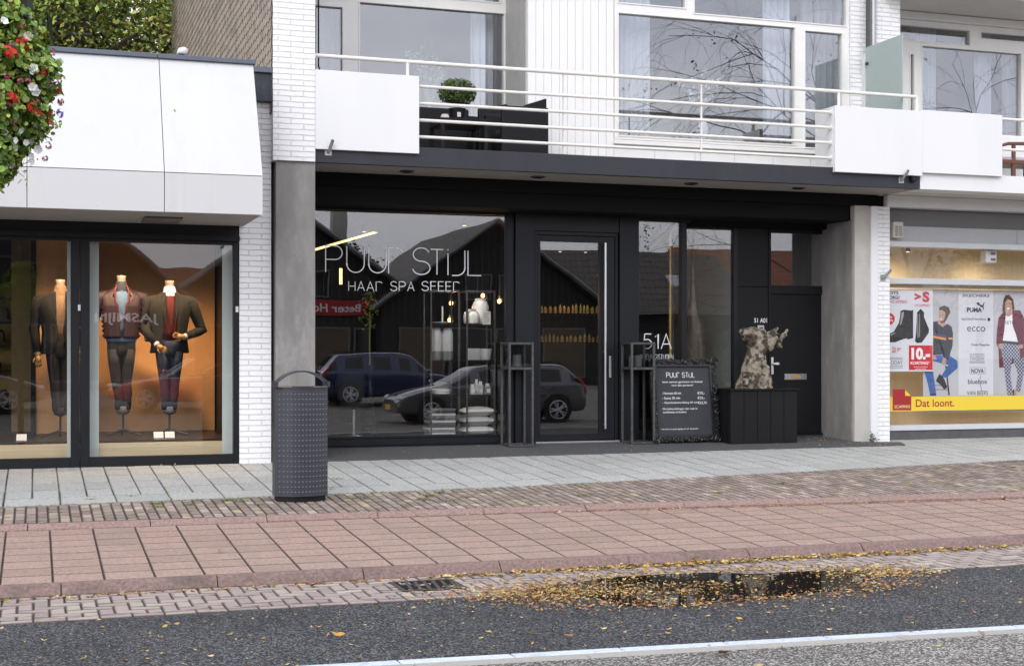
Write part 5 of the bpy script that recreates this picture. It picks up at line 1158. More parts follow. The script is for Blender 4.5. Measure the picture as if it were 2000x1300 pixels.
# indoor plants upstairs
def spray(x, y, z, hgt, n, label, cols, kind='vase_plant', spread=.3):
    t_ = thing(kind, label, 'plant', (x, y, z)); rs = random.Random(int(x*100)); q = MB()
    q.lathe(x, y, [(.05, z), (.09, z+.12), (.06, z+.25), (.05, z+.28)], 16); q.build('vase', M['curtain'], t_, smooth=True)
    q = MB()
    for i in range(n):
        a = rs.uniform(0, 6.28); s = rs.uniform(.1, spread); h_ = hgt*rs.uniform(.6, 1)
        pts = [(x, y, z+.25), (x+.4*s*math.cos(a), y+.4*s*math.sin(a), z+.25+h_*.6), (x+s*math.cos(a), y+s*math.sin(a), z+.25+h_)]
        q.tube(pts, [.006, .005, .002], 5, (.35,.36,.30))
        for k_ in range(8):
            b_ = Vector(pts[1]).lerp(Vector(pts[2]), rs.random()); leafcloud(q, 1, lambda r: ((b_.x+r.uniform(-.05,.05), b_.y, b_.z+r.uniform(-.05,.05)), (0,-1,0)), .07, cols, rs)
    q.build('stems', M['leaf'], t_)
spray(pX(838, 19.8), 19.8, 4.55, .95, 26, 'pale dried grasses in a vase behind the recessed upstairs window', [(.5,.5,.4), (.4,.42,.33)], spread=.35)
spray(pX(1372, 19.0), 19.0, 4.5, .75, 22, 'white blossom branches in a vase behind the wide upstairs window', [(.65,.66,.6), (.5,.52,.45)], spread=.55)
# dining chairs backs seen inside (dark arc)
s = thing('arc_lamp', 'thin dark arc lamp behind the wide upstairs window', 'lamp', (pX(1300, 19.4), 19.4, 3.92)); q = MB(); X = pX(1298, 19.4)
q.tube([(X+.25*math.cos(R(a)), 19.4, 4.55+.45*math.sin(R(a))) for a in range(0, 181, 12)]+[(X-.26, 19.4, 3.95)], .02, 8); q.build('arc', M['black'], s, smooth=True)
q = MB(); q.cyl((X-.26, 19.4, 3.925), (X-.26, 19.4, 3.95), .15, n=20); q.build('base', M['black'], s, smooth=True)

# ================================================================ SALON WINDOW GOODS
YR = 19.45; zfl = .033
rk = []
def rack(u0, u1, label, shelves, ztop):
    x0, x1 = pX(u0, YR), pX(u1, YR); d = .38; t_ = .011
    r_ = thing('display_rack', label, 'rack', ((x0+x1)/2, YR+d/2, zfl), 'thin black display racks in the salon window')
    q = MB()
    for X in (x0, x1):
        for Yy in (YR, YR+d): q.box(X-t_, X+t_, Yy-t_, Yy+t_, zfl, ztop)
    for Yy in (YR, YR+d): q.box(x0+t_, x1-t_, Yy-t_+.001, Yy+t_-.001, ztop-2*t_, ztop-.001)
    for X in (x0, x1): q.box(X-t_+.001, X+t_-.001, YR+t_, YR+d-t_, ztop-2*t_, ztop-.001)
    q.build('rack_frame', M['rawsteel'], r_)
    for z in shelves: q = MB(); q.box(x0+t_, x1-t_, YR+.0, YR+d, z-.02, z); q.build('shelf', M['black'], r_)
zS = lambda v: pZ(890, v, YR)
rack(842, 896, 'left thin black display rack with tall vases and folded towels', [zS(633), zS(703), zS(771), zfl+.04], zS(566))
rack(912, 966, 'right thin black display rack with white jars, candles and cushions', [zS(633), zS(703), zS(771), zfl+.04], zS(566))
m_cer = mat('white_ceramic', (.80,.79,.75), .35, var=.03); m_lin = mat('linen_white', (.66,.65,.61), .9, var=.08, vs=20)
m_amb = mat('lit_bulb', (1,.6,.3), .4, var=0, emit=(1,.42,.12), es=7)
Yc = YR+.17
def gz(v): return pZ(890, v, Yc)
def good(name, label, cat, u, v0, build, group=None):
    x = pX(u, Yc); z = v0; o = build(x, z); o.name = name; return tag(o, label, cat, group)
def mk_lathe(prof, m):
    def f(x, z): q = MB(); q.lathe(x, Yc, [(r, z+h) for r, h in prof], 24); return q.build('vase', m, smooth=True)
    return f
z1_, z2_, z3_, z4_ = [zS(v)+.001 for v in (633, 703, 771)]+[zfl+.042]
bott = lambda k: [(.055*k,0), (.08*k,.01), (.085*k,.1), (.084*k,.34), (.07*k,.40), (.045*k,.43), (.04*k,.435)]
for i, (u, lb) in enumerate(((852, 'left of two tall white bottle vases with grey feet'), (874, 'right of two tall white bottle vases with grey feet'))):
    v_ = thing('bottle_vase', lb, 'vase', (pX(u, Yc), Yc, z2_), 'tall white bottle vases')
    q = MB(); q.lathe(pX(u, Yc), Yc, [(.078, z2_+.125), (.082, z2_+.13), (.082, z2_+.39), (.06, z2_+.45), (.035, z2_+.47)], 24); q.build('body', m_cer, v_, smooth=True)
    q = MB(); q.lathe(pX(u, Yc), Yc, [(.07, z2_), (.080, z2_+.015), (.081, z2_+.128)], 24); q.build('foot', mat('grey_glaze', (.26,.27,.24), .5), v_, smooth=True)
good('white_jar', 'short wide white ribbed jar on the top shelf, nearer the left post', 'jar', 921, z1_, mk_lathe([(.09,0), (.115,.02), (.12,.12), (.10,.18), (.07,.20), (.07,.225)], m_cer), 'white ribbed jars')
Yc2 = Yc; Yc = YR+.27
good('white_jar', 'tall white ribbed jar behind the short one on the top shelf', 'jar', 938, z1_, mk_lathe([(.10,0), (.12,.02), (.125,.26), (.10,.33), (.08,.35), (.08,.385)], m_cer), 'white ribbed jars')
Yc = Yc2
q = MB(); x = pX(950, YR+.04); q.box(x-.062, x+.062, YR+.03, YR+.035, z1_, z1_+.19); cdn = thing('quote_card', 'small white card with black words leaning on the jars', 'card', (x, YR+.03, z1_)); q.build('card', m_cer, cdn)
q = MB()
for i in range(6): text(q, ['HIER IS', 'RUST', 'EN', 'THEE', 'VOOR', 'JOU'][i], x-.045, x+.045-.012*(i % 3), z1_+.155-i*.028, z1_+.172-i*.028, YR+.0285)
q.build('words', INK, cdn)
good('plate', 'shallow white plate with a thin candle on the top left shelf', 'plate', 862, z1_, mk_lathe([(.06,0), (.135,.02), (.14,.035), (.11,.03)], m_cer)); q = MB(); x = pX(864, Yc); q.cyl((x, Yc, z1_+.036), (x, Yc, z1_+.26), .013, n=10); tag(q.build('taper_candle', m_cer, smooth=True), 'thin white candle standing on the shallow plate', 'candle')
good('bowl', 'stacked white bowls with dried pieces on the lower left shelf', 'bowl', 862, z3_, mk_lathe([(.08,0), (.14,.015), (.142,.03), (.13,.032), (.145,.045), (.15,.085), (.14,.085), (.12,.05)], m_cer)); q = MB(); x = pX(863, Yc); rs = random.Random(2)
for i in range(26): q.ball((x+rs.uniform(-.09,.09), Yc+rs.uniform(-.08,.08), z3_+.082), .016, n=6, m=4)
tag(q.build('dried_fruit', mat('amber_dried_fruit', (.45,.16,.03), .5, var=.4, vs=40)), 'amber dried fruit pieces in the stacked bowls', 'dried fruit')
good('white_pot', 'small white flared pot on the middle right shelf', 'pot', 948, z2_, mk_lathe([(.065,0), (.075,.02), (.095,.165), (.088,.165), (.08,.1)], m_cer))
q = MB(); x = pX(925, YR+.3); q.box(x-.10, x+.10, YR+.29, YR+.31, z2_, z2_+.17); tag(q.build('picture_frame', m_cer, bevel=.004), 'small pale frame behind the flared pot', 'frame')
for i, (u, h_, wd, lb) in enumerate(((919, .15, .075, 'boxy candle glass nearest the left post of the right rack'), (930, .22, .06, 'tallest pale box of the candle group on the lower right shelf'), (938, .19, .07, 'pale candle carton in the middle of the candle group'), (949, .16, .085, 'grey glass scent bottle at the right of the candle group'))):
    x = pX(u, Yc); c_ = thing('scent_box', lb, 'scent box', (x, Yc, z3_), 'candles and scent boxes on the lower right shelf'); yy = YR+.05+(.08 if i in (1,2) else 0)
    q = MB(); q.box(x-wd/2, x+wd/2, yy, yy+wd, z3_, z3_+h_*.72); q.build('box', mat('scent_box_grey', (.55,.56,.52) if i < 3 else (.22,.24,.20), .4, var=.1), c_, bevel=.004)
    q = MB(); q.box(x-wd*.3, x+wd*.3, yy+.02, yy+wd-.02, z3_+h_*.72+.001, z3_+h_); q.build('cap', m_cer, c_, bevel=.004)
    q = MB(); q.box(x-wd*.28, x+wd*.28, yy-.004, yy-.001, z3_+.03, z3_+.085); q.build('paper_label', m_cer, c_)
mstr = [mat('towel_grey', (.17,.17,.175), .95, var=.2, vs=30, bump=.4), mat('towel_dark', (.07,.07,.075), .95, var=.2, vs=30, bump=.4), mat('towel_white', (.62,.61,.58), .95, var=.1, vs=30, bump=.4)]
z = z4_+.0; x0, x1 = pX(836, YR), pX(890, YR); order = [2,2,0,2,1,0,2,1,0,2,1,0]; k_ = 0
for i in range(12):
    h_ = .030 if i % 2 else .038; q = MB(); j = rnd.uniform(-.012, .012)
    q.box(x0+.02+j, x1-.005+j*.5, YR-.0, YR+.34, z, z+h_-.003); q.box(x0+.03+j, x1-.001+j*.5, YR+.01, YR+.33, z+h_*.35, z+h_*.55)
    tag(q.build('folded_towel', mstr[order[i]], bevel=.010), '%s towel, %s from the bottom of the folded towel stack' % (['grey', 'charcoal', 'white'][order[i]], ['first', 'second', 'third', 'fourth', 'fifth', 'sixth', 'seventh', 'eighth', 'ninth', 'tenth', 'eleventh', 'topmost, twelfth'][i]), 'towel', 'towels folded in a stack'); z += h_
m_str = mat('striped_cotton', (.62,.62,.60), .9, var=.06); t_ = m_str.node_tree; N = t_.nodes; wv = N.new('ShaderNodeTexWave'); wv.inputs['Scale'].default_value = 22; wv.bands_direction = 'X'
rp = N.new('ShaderNodeValToRGB'); rp.color_ramp.elements[0].color = (.10,.11,.12,1); rp.color_ramp.elements[0].position = .12; rp.color_ramp.elements[1].position = .22; rp.color_ramp.elements[1].color = (.70,.70,.67,1)
t_.links.new([n for n in N if n.type == 'TEX_COORD'][0].outputs['Object'], wv.inputs['Vector']); t_.links.new(wv.outputs['Fac'], rp.inputs[0]); t_.links.new(rp.outputs[0], N['Principled BSDF'].inputs['Base Color'])
z = z4_
for i, (m_, lb) in enumerate(((m_lin, 'pale plain cushion at the bottom of the cushion stack'), (m_str, 'finely striped cushion in the middle of the cushion stack'), (m_lin, 'cream plain cushion on top of the cushion stack'))):
    q = MB(); xa, xb = pX(905, YR), pX(972, YR); n = 14; h_ = .15; vs = []; cx, cy = (xa+xb)/2, YR+.17
    for iy in range(n+1):
        for ix in range(n+1):
            a, b = ix/n*2-1, iy/n*2-1; t2 = max(0, (1-a*a)*(1-b*b))**.42; pin = 1-.07*(1-abs(a))*(abs(b) > .99)-.0
            vs.append((cx+a*(xb-xa)/2*(1-.06*(1-b*b)*(abs(a))), cy+b*.17*(1-.06*(1-a*a)*abs(b)), t2))
    top = [(x, y, z+h_/2+t*h_/2+.002) for x, y, t in vs]; bot = [(x, y, z+h_/2-t*h_/2*.95) for x, y, t in vs]; w_ = n+1; off = len(top)
    q.add(top+bot, [(r*w_+c, r*w_+c+1, (r+1)*w_+c+1, (r+1)*w_+c) for r in range(n) for c in range(n)]+[(off+r*w_+c, off+(r+1)*w_+c, off+(r+1)*w_+c+1, off+r*w_+c+1) for r in range(n) for c in range(n)])
    tag(q.build('cushion', m_, smooth='all'), lb, 'cushion', 'cushions stacked in the right rack'); z += h_*.93
# salon furniture deeper inside, bulbs and light strip
for i, (u, v, Yb_) in enumerate(((881, 592, 20.6), (975, 588, 20.9), (943, 577, 21.4), (878, 625, 21.4))):
    X, Y, Z_ = P(u, v, Yb_); s = thing('bulb_lamp', 'small amber hanging bulb, ' + ['right of the taper candle', 'right of the right rack', 'above the tall white jar', 'just above the shallow plate'][i], 'lamp', (X, Y, Z_), 'amber hanging bulbs in the salon')
    q = MB(); q.ball((X, Y, Z_), .03, .03, .036, n=12, m=8); q.build('bulb', m_amb, s, smooth='all'); q = MB(); q.cyl((X, Y, Z_+.035), (X, Y, 3.3), .005, n=6); q.build('flex', M['black'], s)
    q = MB(); q.cyl((X, Y, Z_+.03), (X, Y, Z_+.08), .018, n=12); q.build('socket', M['rawsteel'], s)
    l = bpy.data.lights.new('bulb_light', 'POINT'); l.energy = 5; l.color = (1,.55,.25); l.shadow_soft_size = .05; lo = bpy.data.objects.new('bulb_light', l); COL.objects.link(lo); lo.parent = s; lo.location = (0, -.1, 0)
a = Vector(P(560, 503, 21.0)); b = Vector(P(738, 452, 23.0)); s = thing('light_strip', 'long slanting warm strip light under the salon ceiling', 'lamp', tuple(a))
q = MB(); q.tube([a, b], .02, 4); q.build('diffuser', mat('lit_strip', (1,.85,.4), .4, var=0, emit=(1,.78,.33), es=2.2), s); q = MB(); q.tube([a+Vector((0,0,.03)), b+Vector((0,0,.03))], .016, 4); q.build('housing', M['black'], s)
for (p0, p1, nm_) in ((a, a, 'left'), (b, b, 'right')):
    q = MB(); q.cyl((p0.x, p0.y, p0.z+.04), (p0.x, p0.y, 3.3), .004, n=5); q.build('wire', M['black'], s)
X, Y, Z_ = P(666, 555, 22.5); s = thing('wall_lamp', 'narrow upright warm wall lamp under the shop lettering', 'lamp', (X, Y, Z_)); q = MB(); q.box(X-.022, X+.022, Y, Y+.03, Z_, Z_+.26); q.build('diffuser', bpy.data.materials['lit_strip'], s); q = MB(); q.box(X-.026, X+.026, Y+.031, Y+.06, Z_-.02, Z_+.28); q.build('back_plate', M['black'], s)
# bottle shelves seen through the door
zz_ = pZ(1115, 666, 24.0); bs = thing('bottle_shelf', 'long shelves of amber bottles on the back wall behind the glass door', 'shelf', (pX(1115, 24), 24, zz_)); q = MB(); xs_, xe_ = pX(1060, 24), pX(1172, 24)
for z in (pZ(1115, 668, 24), pZ(1115, 612, 24)): q.box(xs_-.05, xe_+.1, 23.9, 24.3, z-.03, z)
q.build('boards', M['black'], bs)
rs = random.Random(9); q = MB(); q2_ = MB()
for z, hh in ((pZ(1115, 668, 24), .17), (pZ(1115, 612, 24), .20)):
    x = xs_
    while x < xe_:
        w_ = rs.uniform(.05, .08); h_ = hh*rs.uniform(.6, 1); c = rs.choice([(.34,.24,.08), (.38,.29,.14), (.25,.30,.08), (.30,.20,.07)])
        q.lathe(x, 24.05, [(w_*.42, z+.001), (w_*.42, z+h_*.7), (w_*.18, z+h_*.85), (w_*.18, z+h_)], 8, c); x += w_*1.25
q.build('bottles', mat('amber_bottles', (1,1,1), .3, var=.2, vs=12, attr=True), bs)
for i_, (x, z) in enumerate(((pX(1090, 23.6), 3.0), (pX(1140, 23.6), 3.0))):
    shop_light(x, 23.5, 3.1, 26, ['spot lamp over the left half of the bottle shelves', 'spot lamp over the right half of the bottle shelves'][i_], 'ceiling spot lamps over the bottle shelves', col=(1,.72,.38), size=90, dr=(0,.35,-1))
shop_light(pX(700, 21), 20.6, 3.1, 8, 'spot lamp in the salon ceiling behind the racks', None, col=(1,.85,.7), size=140, dr=(.3,-.3,-1))
shop_light(pX(905, 19.2), 19.15, 3.1, 95, 'spot lamp in the salon ceiling over the two racks', None, col=(1,.93,.84), size=80, dr=(0,.12,-1))
# flower stem in a tall vase, salon chair, hanging fabric
X, Y, _ = P(722, 660, 20.4); fl = thing('vase_plant', 'thin yellow-green stems in a tall dark floor vase in the salon', 'plant', (X, Y, .03)); rs = random.Random(4); q = MB(); q.tube([(X, Y, 1.0), (X, Y, 1.9)], .012, 6, (.30,.36,.05)); leafcloud(q, 120, lambda r: ((X+r.gauss(0,.06), Y+r.gauss(0,.05), 1.9+r.uniform(-.3,.3)), (0,-1,0)), .05, [(.28,.36,.05), (.2,.3,.04)], rs); q.build('stems', M['leaf'], fl)
q = MB(); q.lathe(X, Y, [(.10,.035), (.12,.3), (.05,.8), (.045,1.1)], 16); q.build('vase', M['darkglass'], fl, smooth=True)
X, Y, _ = P(690, 820, 19.9); ch = thing('salon_chair', 'dark salon chair on a chrome star foot behind the left of the big window', 'chair', (X, Y, .03)); 
q = MB(); q.loft([(X, Y, .48, .24, .22), (X, Y, .52, .27, .25), (X, Y, .58, .26, .24)], n=20, power=3); q.build('seat', M['black'], ch, smooth=True)
q = MB(); q.loft([(X, Y+.2, .6, .2, .04), (X, Y+.24, .85, .24, .05), (X, Y+.26, 1.0, .2, .04)], n=20, power=3); q.build('backrest', M['black'], ch, smooth=True)
q = MB(); q.cyl((X, Y, .05), (X, Y, .479), .03, n=14)
for a in range(0, 360, 72): q.tube([(X, Y, .09), (X+.3*math.cos(R(a)), Y+.3*math.sin(R(a)), .05)], [.022, .012], 8)
q.build('chrome_foot', M['steel'], ch, smooth=True)
X, Y, Z_ = P(1356, 600, 19.25); q = MB(); rs = random.Random(8)
q.loft([(X-.02, Y, .85, .05, .05), (X, Y, .95, .13, .10), (X+.02, Y, 1.3, .17, .12), (X+.02, Y, 1.7, .13, .10), (X-.03, Y, 1.9, .09, .07), (X-.02, Y, 2.1, .05, .04), (X-.03, Y, 2.5, .03, .03), (X-.03, Y, 2.9, .02, .02)], n=20)
o = q.build('fabric_bundle', mat('bronze_satin', (.13,.10,.065), .25, var=.5, vs=5, stretch=(1,1,.25), bump=.8, bs=7), smooth='all'); tag(o, 'knotted bronze satin bundle hanging behind the recessed salon pane', 'hanging fabric')
q = MB(); X = pX(1309, 19.2); q.cyl((X, 19.2, .03), (X, 19.2, 3.25), .018, n=8); tag(q.build('brass_pole', mat('brass', (.55,.42,.12), .35, metal=.6), smooth=True), 'thin brass floor-to-ceiling pole behind the street number pane', 'pole')
# ================================================================ MANNEQUINS
def hand(mb, w, d, side=1, r=1.0):           # w wrist, d direction of the hand
    w = Vector(w); d = Vector(d).normalized(); up = Vector((0,-1,0)); s = d.cross(up).normalized()*side; n = s.cross(d)
    mb.tube([w-d*.03, w+d*.03, w+d*.075], [.026, .034, .036], 10)
    for i, (o_, L_) in enumerate(((-.028,.062), (-.010,.074), (.010,.070), (.028,.054))):
        a = w+d*.07+s*o_; b = a+d*L_*.55+n*.006; c = b+d*L_*.35+n*.022
        mb.tube([a, b, c], [.0115, .0105, .008], 7)
    a = w+d*.02-s*.03; mb.tube([a, a+d*.03-s*.025, a+d*.06-s*.028], [.013, .012, .009], 7)
m_tweed = mat('brown_tweed', (.013,.012,.010), .95, var=.7, vs=110, bump=.5, bs=150); m_rsw = mat('dark_red_knit', (.075,.008,.009), .95, var=.2, vs=60, bump=.3)
m_denim = mat('dark_denim', (.018,.028,.050), .9, var=.5, vs=12, bump=.2); m_char = mat('charcoal_trousers', (.022,.022,.028), .9, var=.4, vs=14); m_plum = mat('plum_puffer', (.022,.005,.009), .6, var=.25, vs=9)
m_blazer = mat('black_blazer', (.010,.009,.008), .9, var=.5, vs=60); m_bsw = mat('blue_jumper', (.09,.15,.25), .95, var=.15, vs=60); m_print = mat('speckled_shirt', (.20,.12,.07), .8, var=.8, vs=120); m_chk = mat('pale_check_shirt', (.5,.52,.6), .8, var=.4, vs=90)
m_navs = mat('navy_collar', (.02,.025,.04), .8, var=.2); m_sock = mat('grey_cuff', (.10,.11,.13), .95, var=.3, vs=30)
def arm(mb, pts, rs_, n=12): mb.tube(pts, rs_, n)
def mannequin(label, X, Y, zb, kind, nz):
    Mq = thing('mannequin', label, 'mannequin', (X, Y, zb), 'headless clothed mannequins in the clothing shop window'); h = nz-zb
    s = h/2.02
    z = lambda t: zb+t*s
    leanx = {'tweed': .0, 'puffer': .02, 'blazer': .0}[kind]
    q = MB()              # resin body: neck, chest
    q.loft([(X, Y, z(1.60), .16, .09), (X, Y, z(1.74), .15, .085), (X, Y, z(1.82), .085, .07), (X, Y, z(1.90), .056, .054), (X, Y, z(1.96), .054, .053), (X, Y, z(2.00), .060, .058)], n=20)
    body = q.build('body', M['skin'], Mq, smooth='all')
    inner = {'tweed': m_rsw, 'puffer': m_bsw, 'blazer': m_print}[kind]
    q = MB(); q.loft([(X, Y, z(1.22), .175, .12), (X, Y, z(1.35), .165, .115), (X, Y-.01, z(1.60), .19, .128), (X, Y-.005, z(1.74), .16, .115), (X, Y, z(1.80), .10, .09), (X, Y, z(1.835), .078, .076)], n=22, power=2.3)
    q.build('jumper', inner, Mq, smooth='all')
    # collar
    q = MB(); cm = {'tweed': m_chk, 'puffer': m_navs, 'blazer': m_print}[kind]
    q.loft([(X, Y-.002, z(1.815), .085, .082), (X, Y-.004, z(1.90), .074, .072), (X, Y, z(1.925), .064, .062)], n=20); 
    for sg in (-1, 1): q.add([(X+sg*.005, Y-.092, z(1.80)), (X+sg*.07, Y-.078, z(1.80)), (X+sg*.075, Y-.06, z(1.87)), (X+sg*.02, Y-.078, z(1.865)), (X+sg*.005, Y-.082, z(1.80)), (X+sg*.07, Y-.068, z(1.80)), (X+sg*.075, Y-.05, z(1.87)), (X+sg*.02, Y-.068, z(1.865))], [(0,1,2,3), (7,6,5,4), (0,4,5,1), (1,5,6,2), (2,6,7,3), (3,7,4,0)])
    q.build('collar', cm, Mq, smooth=True)
    # jacket shell, open at the front
    jm = {'tweed': m_tweed, 'puffer': m_plum, 'blazer': m_blazer}[kind]; hem = {'tweed': 1.06, 'puffer': 1.22, 'blazer': 1.05}[kind]
    q = MB(); n = 30; prof = [(hem, .235, .155, 62 if kind == 'tweed' else 25), (1.22, .215, .145, 40 if kind == 'tweed' else 14), (1.35, .21, .14, 30 if kind == 'tweed' else 8), (1.50, .235, .15, 26 if kind == 'tweed' else 14), (1.63, .262, .152, 30), (1.74, .252, .132, 36), (1.80, .15, .105, 42), (1.84, .092, .088, 48)]
    if kind == 'puffer':
        p2_ = []
        for i in range(15):
            t = 1.22+i*(1.63-1.22)/14; k = .205+.014*(1 if i % 2 else -1)+(.03*(t-1.22)/.41); p2_.append((t, k+.005, .148+(.006 if i % 2 else -.006), 3+9*(t-1.22)/.41))
        prof = p2_+prof[5:]
    vs = []
    for (t, rx, ry, op) in prof:
        for k in range(n+1):
            a = R(-90+op/1.6+(360-2*op/1.6)*k/n); e = 2/2.4; vs.append((X+rx*math.copysign(abs(math.cos(a))**e, math.cos(a)), Y+ry*math.copysign(abs(math.sin(a))**e, math.sin(a)), z(t)))
    m_ = len(prof); q.add(vs, [(i*(n+1)+k, i*(n+1)+k+1, (i+1)*(n+1)+k+1, (i+1)*(n+1)+k) for i in range(m_-1) for k in range(n)])
    jk = q.build('jacket', jm, Mq, smooth='all'); sd = jk.modifiers.new('t', 'SOLIDIFY'); sd.thickness = .012; sd.offset = 1
    # lapels
    if kind != 'puffer':
        q = MB()
        for sg in (-1, 1):
            pts = [(X+sg*.055, Y-.098, z(1.84)), (X+sg*.105, Y-.10, z(1.82)), (X+sg*.125, Y-.135, z(1.66)), (X+sg*.105, Y-.150, z(1.62)), (X+sg*.05, Y-.158, z(1.42)), (X+sg*.05, Y-.150, z(1.60))]
            q.add(pts+[(p[0], p[1]-.008, p[2]) for p in pts], [tuple(range(6)), tuple(range(11, 5, -1))]+[(i, 6+i, 6+(i+1) % 6, (i+1) % 6) for i in range(6)])
        q.build('lapels', jm, Mq)
    else:
        q = MB()
        for sg in (-1, 1): q.tube([(X+sg*.06, Y-.088, z(1.88)), (X+sg*.085, Y-.105, z(1.80)), (X+sg*.08, Y-.145, z(1.68)), (X+sg*.045, Y-.158, z(1.55)), (X+sg*.015, Y-.16, z(1.40))], [.010, .013, .012, .008, .004], 8)
        q.build('lining_edge', mat('crimson_lining', (.10,.008,.016), .6), Mq, smooth='all')
        q = MB(); q.loft([(X, Y, z(1.175), .185, .13), (X, Y, z(1.225), .19, .135)], n=22, power=2.3); q.build('hem_band', m_bsw, Mq, smooth=True)
    # arms: shoulder, elbow, wrist
    A = {'tweed': (((.235,0,1.72), (.42,.04,1.36), (.17,-.16,1.27)), ((-.235,0,1.72), (-.36,.0,1.42), (-.17,-.17,1.17))),
         'puffer': (((.235,0,1.72), (.34,.03,1.42), (.32,-.08,1.20)), ((-.235,0,1.72), (-.34,.03,1.42), (-.32,-.08,1.20))),
         'blazer': (((.235,0,1.72), (.30,.03,1.40), (.24,-.08,1.12)), ((-.235,0,1.72), (-.31,.03,1.38), (-.27,-.06,1.05)))}[kind]
    q = MB(); qh = MB(); qc = MB()
    am = jm if kind != 'puffer' else mat('plum_sleeve', (.015,.007,.011), .7, var=.3, vs=20)
    for i, (S_, E_, W_) in enumerate(A):
        S2, E2, W2 = [Vector((X+p[0], Y+p[1], z(p[2]))) for p in (S_, E_, W_)]
        c0 = Vector((X+S_[0]*.62, Y, z(1.745)))
        q.tube([c0, S2+(Vector((.02 if S_[0] > 0 else -.02, 0, 0))), S2.lerp(E2, .35)+Vector((.02 if S_[0] > 0 else -.02, 0, 0)), S2.lerp(E2, .8), E2, E2.lerp(W2, .25), E2.lerp(W2, .92)], [.075, .088, .078, .066, .064, .060, .047], 14)
        d = (W2-E2).normalized(); qc.tube([E2.lerp(W2, .9), W2+d*.012], [.038, .040], 12)
        hd = {('tweed', 0): Vector((-1, -.1, .25)), ('tweed', 1): Vector((.8, -.3, -.55))}.get((kind, i), d+Vector((0,0,-.4)))
        if kind != 'puffer': hand(qh, W2+d*.02, hd, -1 if i else 1)
    q.build('sleeves', am, Mq, smooth='all'); qc.build('shirt_cuffs', cm if kind != 'tweed' else m_chk, Mq, smooth=True)
    if qh.v: qh.build('hands', mat('orange_resin_hands', (.42,.22,.08), .5, var=.05), Mq, smooth='all')
    # trousers tapering to the ankles
    tm = {'tweed': m_denim, 'puffer': m_char, 'blazer': m_blazer}[kind]; q = MB()
    q.loft([(X, Y, z(1.00), .150, .11), (X, Y, z(1.07), .175, .125), (X, Y, z(1.15), .175, .125), (X, Y, z(1.24), .172, .118)], n=22, power=2.4)
    for sg in (-1, 1):
        ax = X+leanx; q.loft([(ax+sg*.040, Y, z(.33), .055, .062), (ax+sg*.043, Y, z(.40), .062, .068), (ax+sg*.045, Y-.006, z(.46), .058, .066), (ax+sg*.050, Y, z(.52), .064, .07), (X+sg*.060, Y-.012, z(.66), .064, .072), (X+sg*.062, Y-.004, z(.72), .070, .078), (X+sg*.074, Y, z(.90), .084, .098), (X+sg*.082, Y, z(1.08), .096, .12)], n=16)
    q.build('trousers', tm, Mq, smooth='all')
    q = MB(); q.loft([(X+leanx, Y, z(.265), .035, .04), (X+leanx, Y-.02, z(.29), .078, .085), (X+leanx, Y, z(.33), .088, .070), (X+leanx, Y, z(.37), .094, .070)], n=18); q.build('turned_cuffs', m_sock if kind != 'blazer' else m_blazer, Mq, smooth='all')
    q = MB(); q.cyl((X+leanx, Y, z(.285)), (X+leanx, Y, z(.06)), .014, n=12)
    for a in (200, 340, 90): q.tube([(X+leanx, Y, z(.075)), (X+leanx+.2*math.cos(R(a)), Y+.2*math.sin(R(a)), z(.02)), (X+leanx+.235*math.cos(R(a)), Y+.235*math.sin(R(a)), z(.008))], [.016, .013, .015], 8)
    q.build('stand', M['platform'], Mq, smooth=True)
zpl = .234; Ym = 18.45
mannequin('headless mannequin in a brown tweed jacket, dark red jumper and jeans', pX(331, Ym), Ym, zpl, 'tweed', pZ(331, 545, Ym))
mannequin('headless mannequin in an open plum puffer jacket over a blue jumper', pX(237, Ym), Ym, zpl, 'puffer', pZ(237, 535, Ym))
mannequin('headless mannequin in a black blazer and speckled shirt, cut by the window frame', pX(118, Ym), Ym, zpl, 'blazer', pZ(118, 543, Ym))
for i, (u, v, lb) in enumerate(((310, 843, 'left one of two white price cards before the tweed mannequin'), (332, 843, 'right one of two white price cards before the tweed mannequin'), (42, 848, 'white price card lying at the foot of the left display'))):
    X, Y = pX(u, 17.8), 17.8; q = MB(); q.add([(X-.058, Y, .236), (X+.058, Y, .236), (X+.058, Y+.05, .31), (X-.058, Y+.05, .31), (X-.058, Y+.01, .234), (X+.058, Y+.01, .234), (X+.058, Y+.06, .308), (X-.058, Y+.06, .308)], [(0,1,2,3), (7,6,5,4), (0,4,5,1), (1,5,6,2), (2,6,7,3), (3,7,4,0)]); tag(q.build('price_card', M['plastic_white']), lb, 'card', 'white price cards on the black platform')

